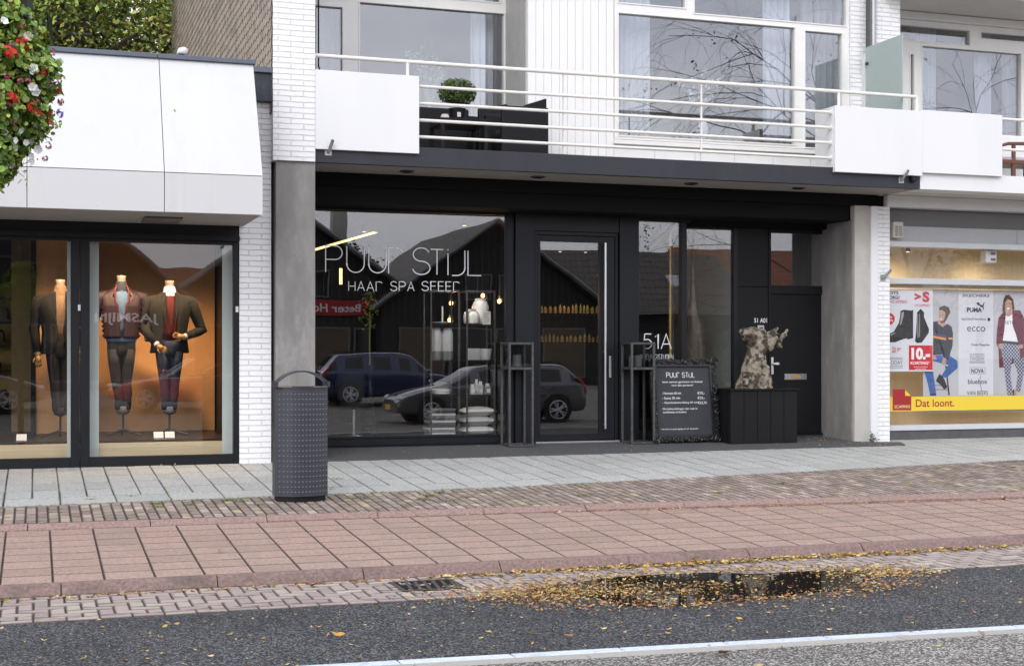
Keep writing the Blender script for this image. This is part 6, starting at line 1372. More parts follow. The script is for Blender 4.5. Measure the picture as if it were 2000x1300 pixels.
# ================================================================ VEGETATION
GREENS = [(.24,.34,.06), (.17,.26,.045), (.30,.37,.07), (.40,.38,.08), (.13,.20,.035), (.44,.37,.08)]
def tree(name, label, X, Y, zb, h, rad, n, cols, seed, group, dens=26, size=.17, fill=0):
    T_ = thing(name, label, 'tree', (X, Y, zb), group); rs = random.Random(seed); q = MB(); tips = []
    def br(p, d, L_, r, k):
        e = p+d*L_; m_ = p+d*L_*.5+Vector((rs.gauss(0,1), rs.gauss(0,1), rs.gauss(0,1)))*L_*.06
        q.tube([p, m_, e], [r, r*.85, r*.68], 6 if k else 10, cap=False)
        if k >= 4: tips.append(e); return
        for i in range(3 if k else 4):
            d2 = (d+Vector((rs.gauss(0,.55), rs.gauss(0,.55), rs.gauss(0,.35)+.12))).normalized(); br(p+d*L_*rs.uniform(.6, 1), d2, L_*rs.uniform(.62, .8), r*.62, k+1)
        if k >= 2: tips.append(e)
    br(Vector((X, Y, zb)), Vector((0,0,1)), h*.32, h*.022, 0); q.build('trunk', M['bark'], T_, smooth=True)
    q = MB(); 
    for t in rs.sample(tips, min(len(tips), n)):
        c = rs.choice(cols); k = rs.uniform(.75, 1.25); cc = [tuple(min(1, x*k) for x in c), tuple(x*k*.7 for x in c), tuple(x*k for x in rs.choice(cols))]; sg = rad*rs.uniform(.10, .17)
        leafcloud(q, dens, lambda r: ((t.x+r.gauss(0, sg), t.y+r.gauss(0, sg), t.z+r.gauss(0, sg*.7)), (0,0,1)), size, cc, rs)
    for _ in range(fill):
        while True:
            v = Vector((rs.uniform(-1,1), rs.uniform(-1,1), rs.uniform(-1,1)))
            if .15 < v.length < 1: break
        cx, cy, cz = X+v.x*rad, Y+v.y*rad, zb+h*.62+v.z*h*.40; sg = rs.uniform(.28, .55); c = rs.choice(cols); cc = [c, tuple(x*.65 for x in c), tuple(min(1, x*1.35) for x in c), rs.choice(cols)]
        leafcloud(q, dens*2, lambda r: ((cx+r.gauss(0, sg), cy+r.gauss(0, sg), cz+r.gauss(0, sg*.6)), (0,0,1)), size, cc, rs)
    q.build('crown', M['leaf'], T_); return T_
tree('broadleaf_tree', 'dense yellowing green tree behind the white canopy, next to the slate wall', 1.2, 34.0, -.2, 14.5, 4.8, 60, GREENS, 1, 'trees behind the clothing shop', 90, .125, 440)
tree('broadleaf_tree', 'darker green tree behind the flower basket', -2.0, 35.5, -.2, 17, 5, 60, GREENS[:3]+[(.06,.09,.02)], 2, 'trees behind the clothing shop', 90, .125, 380)
tree('broadleaf_tree', 'taller green tree far left behind the canopy, mostly hidden by flowers', -6.5, 34.0, -.2, 17, 5, 60, GREENS, 4, 'trees behind the clothing shop', 60, .13, 180)
tree('broadleaf_tree', 'green background tree filling the gap between the two nearer crowns', .4, 42.0, -.2, 16, 5, 60, GREENS[:4], 6, 'trees behind the clothing shop', 60, .16, 280)
# hanging flower column on a lamp post left of the frame
fy = 6.6; fxc = pX(-48, fy)
fb = thing('flower_basket', 'big hanging basket of red geraniums and white petunias at the left edge', 'flower basket', (fxc, fy, 2.0)); rs = random.Random(21); q = MB()
zc1 = pZ(-48, 130, fy)
FCOL = [(.20,.33,.035), (.14,.25,.028), (.30,.42,.055), (.08,.16,.02), (.38,.47,.10), (.25,.32,.05), (.10,.20,.025)]
def bprof(z):        # radius of the blob at height z
    t = (z-pZ(-48, 375, fy))/(pZ(-48, -40, fy)-pZ(-48, 375, fy))
    return lerp([(0,.06), (.08,.12), (.2,.205), (.38,.285), (.58,.318), (.75,.27), (.9,.20), (1.05,.12)], max(0, min(1.05, t)))
zlo, zhi = pZ(-48, 372, fy), pZ(-48, -60, fy)
def ffn(r):
    z = r.uniform(zlo, zhi); a = r.uniform(0, 6.28); rr = bprof(z)*(1+.10*math.sin(a*5+z*9)+.08*math.sin(z*31+a*2))*r.uniform(.72, 1.08)
    return (fxc+rr*math.cos(a), fy+rr*math.sin(a), z+r.gauss(0,.02)), (math.cos(a), math.sin(a), .4)
leafcloud(q, 21000, ffn, .026, FCOL, rs, lobes=True)
for i in range(50):
    (x, y, z), nr = ffn(rs); e = Vector((x, y, z))+Vector(nr)*rs.uniform(.02, .09)+Vector((0,0,-rs.uniform(0,.08))); q.tube([(x, y, z), tuple(e)], [.002, .0012], 4, (.10,.12,.03))
    for _ in range(2): leafcloud(q, 3, lambda r: ((e.x+r.gauss(0,.012), e.y+r.gauss(0,.012), e.z+r.gauss(0,.012)), (0,0,1)), .028, FCOL, rs)
fol = q.build('foliage', M['leaf'], fb)
q = MB(); q.loft([(fxc, fy, zlo+.15, .05, .05), (fxc, fy, zlo+.4, .22, .22), (fxc, fy, zhi-.1, .24, .24)], n=14); q.build('basket', mat('dark_basket_core', (.02,.03,.012), .9), fb)
def petal_flower(kind):
    q = MB(); rs2 = random.Random(hash(kind) % 99 if False else len(kind))
    if kind == 'geranium':
        for i in range(16):
            v = Vector((rs2.gauss(0,1), rs2.gauss(0,1), rs2.gauss(0,1))).normalized()*.028
            if v.y > .014: v.y *= -1
            for k in range(5):
                a = k*1.2566; c = v; t1 = v.normalized(); s1 = t1.orthogonal().normalized(); s2 = t1.cross(s1); d = s1*math.cos(a)+s2*math.sin(a); e = s1*math.cos(a+1.57)+s2*math.sin(a+1.57)
                q.add([c, c+d*.009+e*.005+t1*.003, c+d*.014+t1*.002, c+d*.009-e*.005+t1*.003], [(0,1,2,3)])
    else:
        n = 20; R_ = .030
        c0 = Vector((0, .012, 0)); ring1 = [Vector((.006*math.cos(2*math.pi*k/n), .0, .006*math.sin(2*math.pi*k/n))) for k in range(n)]
        ring2 = [Vector((R_*(1+.10*math.cos(5*2*math.pi*k/n))*math.cos(2*math.pi*k/n), -.016+.004*math.sin(3*k), R_*(1+.10*math.cos(5*2*math.pi*k/n))*math.sin(2*math.pi*k/n))) for k in range(n)]
        vs = [c0]+ring1+ring2; q.add(vs, [(0, 1+k, 1+(k+1) % n) for k in range(n)]+[(1+k, 1+n+k, 1+n+(k+1) % n, 1+(k+1) % n) for k in range(n)])
    return q
fm = {'red': mat('geranium_red', (.66,.035,.018), .6, var=.25, vs=60), 'white': mat('petunia_white', (.82,.82,.80), .6, var=.04), 'pink': mat('flower_magenta', (.50,.03,.18), .6, var=.25, vs=60), 'rose': mat('flower_dusty_rose', (.42,.10,.14), .6, var=.3, vs=60), 'violet': mat('flower_violet', (.20,.13,.60), .6, var=.25, vs=60)}
KF = Z(0, 0, 3.42)
spec = []
for k, L_ in (('red', [(140,282), (168,300), (185,310), (60,355), (45,345), (85,365), (82,655), (70,650), (95,660), (280,480), (212,720), (240,745), (380,600), (375,615), (325,830), (330,750)]), ('white', [(190,245), (240,215), (225,465), (205,480), (240,475), (225,600), (215,590), (235,615), (150,880), (95,940), (170,955), (265,885), (95,1000), (200,1050), (75,1110), (130,1060), (25,150), (250,1000), (40,890), (245,840), (210,950), (395,425), (205,1085), (30,1130)]), ('pink', [(355,360), (75,315), (145,180), (370,850), (50,515), (345,570)]), ('rose', [(135,550), (185,545), (245,680), (405,690), (375,570), (345,755), (270,780), (70,695), (65,40), (30,80), (325,980), (300,1060), (100,825), (405,680)]), ('violet', [(180,112), (190,125), (400,755), (398,770), (330,570)])):
    for (a, b) in L_: spec.append((k, KF((a, b))[0]))
base_fl = {}
for i, (k, (u, v)) in enumerate(spec):
    # find front surface of the blob along this sight line
    best = None
    for yy in [fy-.46+.01*j for j in range(60)]:
        X, Y, Z_ = P(u, v, yy)
        if math.hypot(X-fxc, Y-fy) < bprof(Z_)*1.03: best = (X, Y, Z_); break
    if best is None: best = P(u, v, fy-.02)
    X, Y, Z_ = best; kk_ = 'petunia' if k == 'white' else 'geranium'; s_ = {'red': .7, 'white': rs.uniform(.45, .68), 'pink': .4, 'rose': .45, 'violet': .5}[k]
    if k not in base_fl: base_fl[k] = o = petal_flower(kk_).build('flower', fm[k], fb, local=True)
    else: o = base_fl[k].copy(); COL.objects.link(o); o.parent = fb
    o.location = Vector((X, Y-.015, Z_))-BASE[fb.name]; o.scale = (s_,)*3; o.rotation_euler = (rs.uniform(-.5, .4), rs.uniform(0, 6), rs.uniform(-.7, .9)); 
    if k == 'white': o['label'] = 'white trumpet petunia'
    else: o['label'] = {'red': 'bright red geranium head', 'pink': 'small magenta blossom', 'rose': 'small dusty rose blossom', 'violet': 'violet blossom'}[k]
lp = thing('lamp_post', 'dark lamp post left of the frame that carries the flower basket', 'lamp post', (fxc-.0, fy+.0, zg(0, fy)))
q = MB(); q.cyl((fxc, fy, zg(0, fy)), (fxc, fy, 5.6), .06, .045, 16); q.build('post', M['anthracite'], lp, smooth=True)
q = MB(); q.lathe(fxc, fy, [(.05, 5.6), (.2, 5.65), (.22, 5.75), (.05, 5.9)], 20); q.build('lamp_head', M['anthracite'], lp, smooth=True)
# moss and grass tufts
rs = random.Random(33); q = MB()
def tuft(X, Y, r, n, hh=.035):
    for _ in range(n):
        x = X+rs.gauss(0, r); y = Y+rs.gauss(0, r*.6); z = zg(x, y)-.002; a = rs.uniform(0, 6.28); L_ = rs.uniform(.4, 1.2)*hh; w_ = .003; dx_, dy_ = math.cos(a), math.sin(a); c = vary(rs.choice([(.12,.19,.025), (.18,.24,.04), (.08,.14,.02)]), .2)
        q.add([(x-dy_*w_, y+dx_*w_, z), (x+dy_*w_, y-dx_*w_, z), (x+dx_*L_*.9, y+dy_*L_*.9, z+L_*.7)], [(0,1,2)], c)
def gp(u, v):      # sight line down to the paving
    t0, t1 = 3.0, 40.0; dx, dy = dirs(u); k = (690-v)/F
    for _ in range(50):
        t = (t0+t1)/2
        if H+k*t > zg(t*dx, t*dy): t0 = t
        else: t1 = t
    return t0*dx, t0*dy
for (u, v, n) in ((305,983,90), (310,990,70), (375,985,60), (445,977,130), (470,978,60), (500,985,30), (685,973,40), (712,972,40), (838,968,150), (855,962,120), (825,975,90), (875,978,60), (910,970,60), (1143,953,40), (1137,968,90), (965,985,25), (1405,962,80), (1525,944,30), (1640,955,30), (1560,948,20), (1700,950,20), (1980,912,40), (15,1170,60), (180,975,30), (260,968,25), (660,935,40), (640,955,20), (470,1165,20)):
    X, Y = gp(u, v); tuft(X, Y, .045, n)
for i in range(150): X = rs.uniform(-2, 13); tuft(X, rs.uniform(Yk(X)+.05, Yw(X)+.05), .02, 5, .018)
for i in range(11):     # moss lines along slab joints
    X = XL+i*.53+2*.53*0
    for j in range(26): s_ = rs.uniform(0, 1.0); tuft(X, Yw(X)+s_, .008, 5, .012)
for i in range(420): X = rs.uniform(-2, 6); tuft(X, Yw(X)+rs.gauss(.0, .012), .01, 4, .014)
tag(q.build('grass_tufts', M['leaf']), 'small moss and grass tufts in the paving joints', None, None, 'stuff')
pl = thing('weed_plant', 'small weed growing at the foot of the white pillar trim', 'plant', (pX(1705, 17.9), 17.9, zs(17.9))); q = MB(); X, Y = pX(1705, 17.9), 17.9; leafcloud(q, 60, lambda r: ((X+r.gauss(0,.035), Y+r.gauss(0,.03), zs(17.9)+abs(r.gauss(.05,.04))), (0,0,1)), .045, [(.03,.05,.02), (.05,.08,.02)], rs); q.build('leaves', M['leaf'], pl); q = MB(); q.cyl((X, Y, zs(17.9)-.01), (X, Y, zs(17.9)+.08), .006, n=6); q.build('stem', M['bark'], pl)
# fallen leaves
LC = [(.52,.34,.07), (.60,.42,.11), (.46,.26,.06), (.56,.41,.19), (.34,.18,.07), (.24,.12,.06), (.62,.49,.22), (.48,.38,.12), (.38,.27,.14), (.20,.12,.07)]; LCb = [(.42,.19,.07), (.36,.15,.06), (.50,.26,.10), (.30,.14,.07)]
q = MB()
def fleaf(X, Y, s, cols, lift=.004, zov=None):
    z = (zg(X, Y) if zov is None else zov)+lift; a = rs.uniform(0, 6.28); c = vary(rs.choice(cols), .25); ca, sa = math.cos(a), math.sin(a); w_ = s*rs.uniform(.22, .38)
    def pt(l, w, zz): return (X+ca*l-sa*w, Y+sa*l+ca*w, z+zz)
    t1, t2, t3, t4 = [rs.uniform(0, .35)*s for _ in range(4)]
    q.add([pt(-s*.5, 0, t1), pt(-s*.15, -w_*.5, t2*.6), pt(s*.2, -w_*.45, t2*.4), pt(s*.55, 0, t3), pt(s*.2, w_*.45, t4), pt(-s*.15, w_*.5, t4*.7), pt(0, 0, .001)], [(0,1,6), (1,2,6), (2,3,6), (3,4,6), (4,5,6), (5,0,6)], c)
def kb(X): return 10.63
for i in range(1500):      # drift along the lower kerb
    X = rs.choice((rs.gauss(4.6, 1.0), rs.gauss(6.3, 1.3), rs.uniform(2.6, 10), rs.uniform(4, 8))); 
    if X < 2.9: continue
    fleaf(X, kb(X)-abs(rs.gauss(0, .085)), rs.uniform(.03, .075), LC, .004+rs.random()*.012)
for i in range(260): X = rs.uniform(-2, 3); fleaf(X, kb(X)-abs(rs.gauss(0, .06)), rs.uniform(.03, .06), LC+LCb)
for i in range(2600):     # round and on the puddle
    a = rs.uniform(0, 6.28); r = abs(rs.gauss(1.10, .17)) if rs.random() < .90 else rs.random()
    X, Y = 4.85+1.4*r*math.cos(a), 9.54+.66*r*math.sin(a)
    if Y > 10.62: continue
    fr_ = (Y < 9.55 and rs.random() < .55); fleaf(X, Y, rs.uniform(.018, .05), LCb if fr_ else LC, .0035, -.469 if r < 1.05 else None)
for i in range(1100): fleaf(3.6+rs.gauss(0, .45), 9.75+rs.gauss(0, .22), rs.uniform(.015, .045), LCb+LC[:4], .003)
for i in range(700): fleaf(3.9+rs.gauss(0, .5), 9.45+rs.gauss(0, .14), rs.uniform(.018, .045), LCb+LC+LC+LC, .004+rs.random()*.008)
for i in range(500): fleaf(6.45+rs.gauss(0, .25), 9.75+rs.gauss(0, .20), rs.uniform(.02, .05), LC, .003)
for i in range(1900): X, Y = rs.uniform(-2.5, 14), rs.uniform(7.7, 9.7); fleaf(X, Y, rs.choice((.012, .016, .022, .03, .045)), LC, .003)
for i in range(160): X, Y = rs.uniform(-1, 8), rs.uniform(5.8, 7.5); fleaf(X, Y, rs.uniform(.02, .06), LC, .006)
for i in range(330): X = rs.uniform(-2, 15); fleaf(X, rs.uniform(10.85, Yk(X)-.15), rs.uniform(.012, .03), LC, .003)
for i in range(420): X = rs.uniform(3.5, 16); fleaf(X, Yk(X)-.125-abs(rs.gauss(0, .035)), rs.uniform(.02, .055), LC, .004)
for i in range(60): X = rs.uniform(-2, 3.5); fleaf(X, Yk(X)-.13-abs(rs.gauss(0, .03)), rs.uniform(.015, .03), LC, .004)
for i in range(260): X = rs.uniform(-1, 14); fleaf(X, rs.uniform(Yk(X), Yw(X)), rs.uniform(.015, .035), LC, .004)
for i in range(190): X = rs.gauss(11.0, .45); fleaf(X, rs.uniform(17.5, 18.7) if X < 11.4 else rs.uniform(17.3, 17.8), rs.uniform(.02, .045), LC, .016)
for i in range(110): X = rs.uniform(3.6, 9); Y = rs.uniform(17.2, 18.5); fleaf(X, Y, rs.uniform(.015, .03), LC, .016)
for (u, v, s_) in ((1350,1108,.16), (1360,1095,.15), (1260,1165,.10), (1150,1040,.05), (430,1078,.09), (1960,968,.12), (1700,976,.11), (250,1152,.10), (610,1146,.14), (570,1138,.10), (640,1244,.06), (1110,1245,.07), (660,1245,.09), (315,910,.06), (342,909,.06), (1415,1280,.14), (330,1220,.08)):
    X, Y = gp(u, v); fleaf(X, Y, s_, LC+LCb, .012)
for i in range(1400):      # loose bits bottom right on the road
    X, Y = rs.uniform(2, 8), rs.uniform(5.9, 7.4); fleaf(X, Y, rs.uniform(.006, .014), [(.5,.42,.3), (.3,.2,.1)], .004)
tag(q.build('fallen_leaves', M['leaf_fallen']), 'yellow and brown fallen leaves over the road and kerbs', None, None, 'stuff')
# two tiny leaves stuck to the canopy
for i, (u, v) in enumerate(((341, 216), (323, 304))):
    zz0 = pZ(u, v, 16.2); Yc = 15.85+(zz0-3.27)/(4.66-3.27)*.72-.006; X, Y, Z_ = P(u, v, Yc); q = MB(); q.add([(X-.012, Yc, Z_+.02), (X+.010, Yc, Z_+.008), (X+.016, Yc, Z_-.018), (X-.004, Yc-.003, Z_-.012), (X-.012, Yc+.002, Z_+.016), (X+.010, Yc+.002, Z_+.004), (X+.016, Yc+.002, Z_-.022), (X-.004, Yc, Z_-.016)], [(0,1,2,3), (7,6,5,4)]); tag(q.build('stuck_leaf', fm['rose'] if 0 else mat('ochre_leaf', (.55,.33,.05), .6)), ['upper', 'lower'][i]+' of two small yellow leaves stuck on the white canopy', 'leaf', 'leaves stuck on the canopy')

# ================================================================ THE OTHER SIDE OF THE STREET (seen only in the glass)
m_tile = brickmat('dark_roof_tile', (.11,.09,.075), .30, .33, .03, (.015,.014,.014), bump=1, var=.2); m_otile = brickmat('orange_roof_tile', (.33,.11,.05), .3, .33, .03, (.12,.04,.02), bump=1, var=.2)
m_dwall = mat('dark_timber_wall', (.026,.023,.023), .8, var=.2); m_lwall = mat('pale_render', (.42,.41,.39), .8, var=.1)
m_wfr = mat('white_frame_far', (.16,.16,.155), .6); m_lit = mat('lit_shop_window', (.05,.04,.03), .5, var=.6, vs=2, emit=(1,.72,.42), es=.035)
def gable(label, X, Yf_, hw, ze, za, dep, wallm, tilem=m_tile, skylight=True):
    g_ = thing('gabled_house', label, 'house', (X, Yf_, -.1), 'gabled shop houses across the street')
    q = MB(); q.prism([(X-hw, -.1), (X+hw, -.1), (X+hw, ze), (X, za), (X-hw, ze)], 'y', Yf_-dep, Yf_); q.build('wall', wallm, g_)
    q = MB(); t_ = .18; o_ = .5
    for sg in (-1, 1):
        sl = (za-ze)/hw; xe_ = X+sg*(hw+.5); z_e = ze-.5*sl
        q.add([(X, Yf_+o_, za+.02), (xe_, Yf_+o_, z_e+.02), (xe_, Yf_-dep, z_e+.02), (X, Yf_-dep, za+.02), (X, Yf_+o_, za+.02+t_), (xe_, Yf_+o_, z_e+.02+t_), (xe_, Yf_-dep, z_e+.02+t_), (X, Yf_-dep, za+.02+t_)], [(0,1,2,3), (7,6,5,4), (0,4,5,1), (1,5,6,2), (2,6,7,3), (3,7,4,0)])
    rf = q.build('roof', tilem, g_)
    q = MB()
    for sg in (-1, 1): q.tube([(X, Yf_+o_+.03, za+.15), (X+sg*(hw+.5), Yf_+o_+.03, ze-.5*sl+.15)], .09, 4)
    q.build('barge_board', mat('grey_barge', (.20,.205,.22), .6), g_)
    for i in range(4):
        xa = X-hw*.85+i*hw*.43; q = MB(); frame(q, xa, xa+hw*.40, .25, 2.35, Yf_+.04, .07, .07, .07, .07); w_ = q.build('shop_window', m_wfr, g_); q = MB(); q.box(xa+.07, xa+hw*.40-.07, Yf_+.01, Yf_+.03, .32, 2.28); q.build('pane', m_lit if (i+int(X)) % 3 == 0 else M['darkglass'], w_)
    for xa in (X-1.35, X+.15):
        zt_h = ze+.2; q = MB(); frame(q, xa, xa+1.2, zt_h, zt_h+1.1, Yf_+.04, .06, .06, .06, .06); q.box(xa+.57, xa+.63, Yf_+.01, Yf_+.07, zt_h+.06, zt_h+1.04); w_ = q.build('window', m_wfr, g_); q = MB(); q.box(xa+.06, xa+1.14, Yf_+.006, Yf_+.009, zt_h+.06, zt_h+1.04); q.build('pane', M['darkglass'], w_)
    q = MB()
    for k_ in range(int(hw*2/.3)):
        xx = X-hw+.15+k_*.3; zz = ze+(za-ze)*(1-abs(xx-X)/hw); q.box(xx-.012, xx+.012, Yf_+.001, Yf_+.02, 2.5, zz-.1)
    q.build('board_joints', mat('grey_board_joint', (.10,.095,.09), .8), g_)
    q = MB(); q.box(X+hw*.4, X+hw*.4+.7, Yf_-4, Yf_-3.3, ze, za+.6); q.build('chimney', m_lwall, g_)
    return g_
gable('left dark gabled shop house mirrored in the salon window, with the red sign', 10.2, -20, 5.3, 3.4, 6.9, 12, m_dwall)
gable('right dark gabled shop house mirrored in the salon window', 18.4, -19, 4.9, 3.3, 6.75, 12, m_dwall)
gable('dark gabled shop house mirrored in the clothing shop window', .5, -20, 5.0, 3.3, 7.6, 12, m_dwall)
def ridge_house(label, x0, x1, Yf_, ze, zr, dep, wallm, tilem):
    g_ = thing('row_house', label, 'house', ((x0+x1)/2, Yf_, -.1), 'row houses across the street')
    q = MB(); q.box(x0, x1, Yf_-dep, Yf_, -.1, ze); q.build('wall', wallm, g_)
    q = MB(); q.prism([(Yf_+.5, ze-.1), (Yf_-dep/2, zr), (Yf_-dep-.5, ze-.1)], 'x', x0-.3, x1+.3); rf = q.build('roof', tilem, g_)
    for i in range(2):
        f_ = .45; yy = Yf_+.5-(dep/2+.5)*f_; zz = ze-.1+(zr-ze+.1)*f_; xx = x0+(x1-x0)*(.3+.35*i); q = MB(); q.add([(xx, yy+.05, zz+.05), (xx+.8, yy+.05, zz+.05), (xx+.8, yy-.7, zz+.05+.75*(zr-ze)/(dep/2+.5)), (xx, yy-.7, zz+.05+.75*(zr-ze)/(dep/2+.5)), (xx, yy+.05, zz-.1), (xx+.8, yy+.05, zz-.1), (xx+.8, yy-.7, zz-.1), (xx, yy-.7, zz-.1)], [(0,1,2,3), (4,5,1,0), (5,6,2,1), (7,4,0,3)]); q.build('skylight', mat('skylight_frame', (.5,.52,.55), .3), rf)
    q = MB(); q.box(x0+.6, x1-.6, Yf_+.003, Yf_+.06, .4, 2.2); q.build('shop_window', M['darkglass'], g_)
ridge_house('long dark-tiled row house mirrored in the glass salon door', 22.5, 33.0, -23, 3.2, 6.4, 9, m_dwall, m_tile)
ridge_house('orange-tiled row house mirrored in the recessed salon pane', 36, 50, -34, 4.2, 7.6, 9, m_lwall, m_otile)
ridge_house('dark-tiled row house mirrored at the left edge of the clothing shop', -18, -5.5, -22, 3.2, 6.8, 9, m_dwall, m_tile)
ridge_house('far orange-tiled row house beyond the left trees', 5, 18, -48, 3.5, 6.5, 9, m_lwall, m_otile)
# signs
s = thing('shop_sign', 'red sign with white words mirrored at the left of the salon window', 'sign', (11, -19.9, 3.2)); q = MB(); q.box(8.6, 13.2, -19.95, -19.85, 2.85, 3.5); q.build('board', mat('sign_red', (.40,.012,.02), .5), s)
q = MB(); text(q, 'Beter Horen', 9.9, 12.6, 0, .36, 0, bold=.02, T=lambda p: (22.7-p[0], -19.84, 2.99+p[2])); q.build('words', M['ink'], s)
s = thing('shop_sign', 'white letter sign mirrored across the two mannequins', 'sign', (3.3, -19.9, 2.5)); q = MB(); text(q, 'JASMIJN', 2.1, 4.4, 0, .46, 0, bold=.02, T=lambda p: (6.5-p[0], -19.84, 2.30+p[2])); q.build('letters', mat('lit_white_letters', (.9,.9,.9), .5, emit=(1,1,1), es=.5), s)
q = MB(); q.box(1.8, 4.7, -19.95, -19.86, 2.2, 2.9); q.build('board', m_dwall, s)
# cars
m_tyre = mat('tyre_rubber', (.012,.012,.012), .8); m_rim = mat('alloy_rim', (.55,.56,.58), .3, metal=.9, var=0); m_cg = mat('car_glass', (.015,.018,.02), .04, var=0)
def car(label, x, y, zb, heading, paint, L=4.5, W=1.8, Hh=1.48, style='estate'):
    C = thing('parked_car', label, 'car', (x, y, zb), 'cars parked across the street', rot=(0, 0, heading)); lo = dict(local=True)
    h = L/2; w = W/2
    # stations along x (front = +): x, z of lower edge, z of belt line, z of top, half width at belt, half width at top
    if style == 'estate':
        ST_ = [(-h, .42, .70, .80, w*.80, w*.62), (-h+.03, .30, .80, .98, w*.92, w*.74), (-h+.12, .24, .93, 1.02, w*.96, w*.80), (-h+.16, .24, .95, 1.06, w*.97, w*.80), (-h+.50, .22, .96, Hh-.05, w*.99, w*.70), (-h+.62, .22, .96, Hh-.02, w, w*.70), (-h+1.35, .20, .95, Hh, w, w*.71), (-h+1.45, .20, .95, Hh, w, w*.71), (-.10, .20, .93, Hh, w, w*.71), (0, .20, .93, Hh-.005, w, w*.71), (.42, .20, .91, Hh-.06, w, w*.69), (.50, .20, .91, Hh-.10, w, w*.69), (h-1.22, .20, .89, .95, w*.99, w*.78), (h-1.15, .21, .89, .93, w*.99, w*.80), (h-.55, .22, .80, .84, w*.97, w*.78), (h-.14, .24, .66, .70, w*.90, w*.70), (h-.02, .28, .55, .60, w*.80, w*.6), (h, .34, .48, .52, w*.72, w*.5)]
    else:
        ST_ = [(-h, .42, .62, .68, w*.8, w*.6), (-h+.05, .30, .74, .80, w*.92, w*.74), (-h+.5, .24, .84, .89, w*.98, w*.8), (-.9, .22, .86, .90, w, w*.82), (h-1.6, .20, .86, .90, w, w*.82), (h-1.1, .22, .82, .87, w*.99, w*.8), (h-.5, .24, .70, .75, w*.95, w*.74), (h-.06, .28, .55, .60, w*.82, w*.62), (h, .36, .46, .50, w*.7, w*.5)]
    ring = lambda s: [(-s[4]*.90, s[1]), (-s[4], s[1]+.10), (-s[4]*1.01, (s[1]+s[2])/2), (-s[4]*.985, s[2]-.02), (-s[4]*.965, s[2]+.005), (-s[5]-.02, s[3]-.055), (-s[5]*.93, s[3]-.012), (-s[5]*.5, s[3]+.008), (s[5]*.5, s[3]+.008), (s[5]*.93, s[3]-.012), (s[5]+.02, s[3]-.055), (s[4]*.965, s[2]+.005), (s[4]*.985, s[2]-.02), (s[4]*1.01, (s[1]+s[2])/2), (s[4], s[1]+.10), (s[4]*.90, s[1])]
    q = MB(); n = 16; vs = [(s[0], py, pz) for s in ST_ for py, pz in ring(s)]; m_ = len(ST_)
    fs, gl = [], []
    for i in range(m_-1):
        a_, b_ = ST_[i], ST_[i+1]; tall = min(a_[3]-a_[2], b_[3]-b_[2]) > .25; slope = (a_[3]-a_[2] > .25) != (b_[3]-b_[2] > .25); wide = b_[0]-a_[0] > .15
        for k in range(n):
            fs.append((i*n+k, (i+1)*n+k, (i+1)*n+(k+1) % n, i*n+(k+1) % n))
            gl.append(1 if style == 'estate' and ((k in (4, 10) and (tall and wide or slope)) or (k in (6, 7, 8) and slope and wide)) else 0)
    fs += [tuple(range(n)), tuple(range(m_*n-1, (m_-1)*n-1, -1))]; gl += [0, 0]
    q.add(vs, fs); o = q.build('body', paint, C, smooth='all', **lo); o.data.materials.append(m_cg); o.data.polygons.foreach_set('material_index', gl)
    sb_ = o.modifiers.new('s', 'SUBSURF'); sb_.levels = 2; sb_.render_levels = 2
    if style != 'estate':
        q = MB(); q.add([(h-1.45, -w+.12, .88), (h-1.45, w-.12, .88), (h-2.10, w-.24, 1.27), (h-2.10, -w+.24, 1.27), (h-1.47, -w+.12, .86), (h-1.47, w-.12, .86), (h-2.12, w-.24, 1.25), (h-2.12, -w+.24, 1.25)], [(0,1,2,3), (7,6,5,4)]); q.build('windscreen', m_cg, C, **lo)
        q = MB(); q.tube([(h-1.42, -w+.1, .87), (h-2.12, -w+.22, 1.29), (h-2.12, w-.22, 1.29), (h-1.42, w-.1, .87)], .035, 8)
        for sg in (-1, 1): q.tube([(-h+.4, sg*(w+.004), .83), (h-1.2, sg*(w+.004), .85)], .014, 6)
        q.build('chrome_trim', M['steel'], C, smooth=True, **lo)
        q = MB(); q.box(-.9, .2, -.65, .65, .88, .93); q.build('cockpit', m_tyre, C, bevel=.03, **lo)
        for sg in (-1, 1): q = MB(); q.box(-.75, -.5, sg*.36-.24, sg*.36+.24, .9, 1.15); q.build('seat', m_tyre, C, bevel=.04, **lo)
    else:
        q = MB()
        for sg in (-1, 1): q.tube([(-h+.6, sg*w*.66, Hh-.03), (-h+.7, sg*w*.66, Hh+.035), (.2, sg*w*.66, Hh+.03), (.35, sg*w*.66, Hh-.04)], .016, 6)
        q.build('roof_rails', M['black'], C, smooth=True, **lo)
    for sg in (-1, 1):
        q = MB(); q.loft([(h-1.35, sg*(w+.08), .93, .05, .09), (h-1.35, sg*(w+.09), 1.0, .06, .10), (h-1.35, sg*(w+.08), 1.05, .04, .08)], n=10); q.build('mirror', paint, C, smooth='all', **lo)
        q = MB(); q.box(-.08, .10, sg*(w+.004), sg*(w+.02), .80, .83); q.build('door_handle', paint, C, **lo)
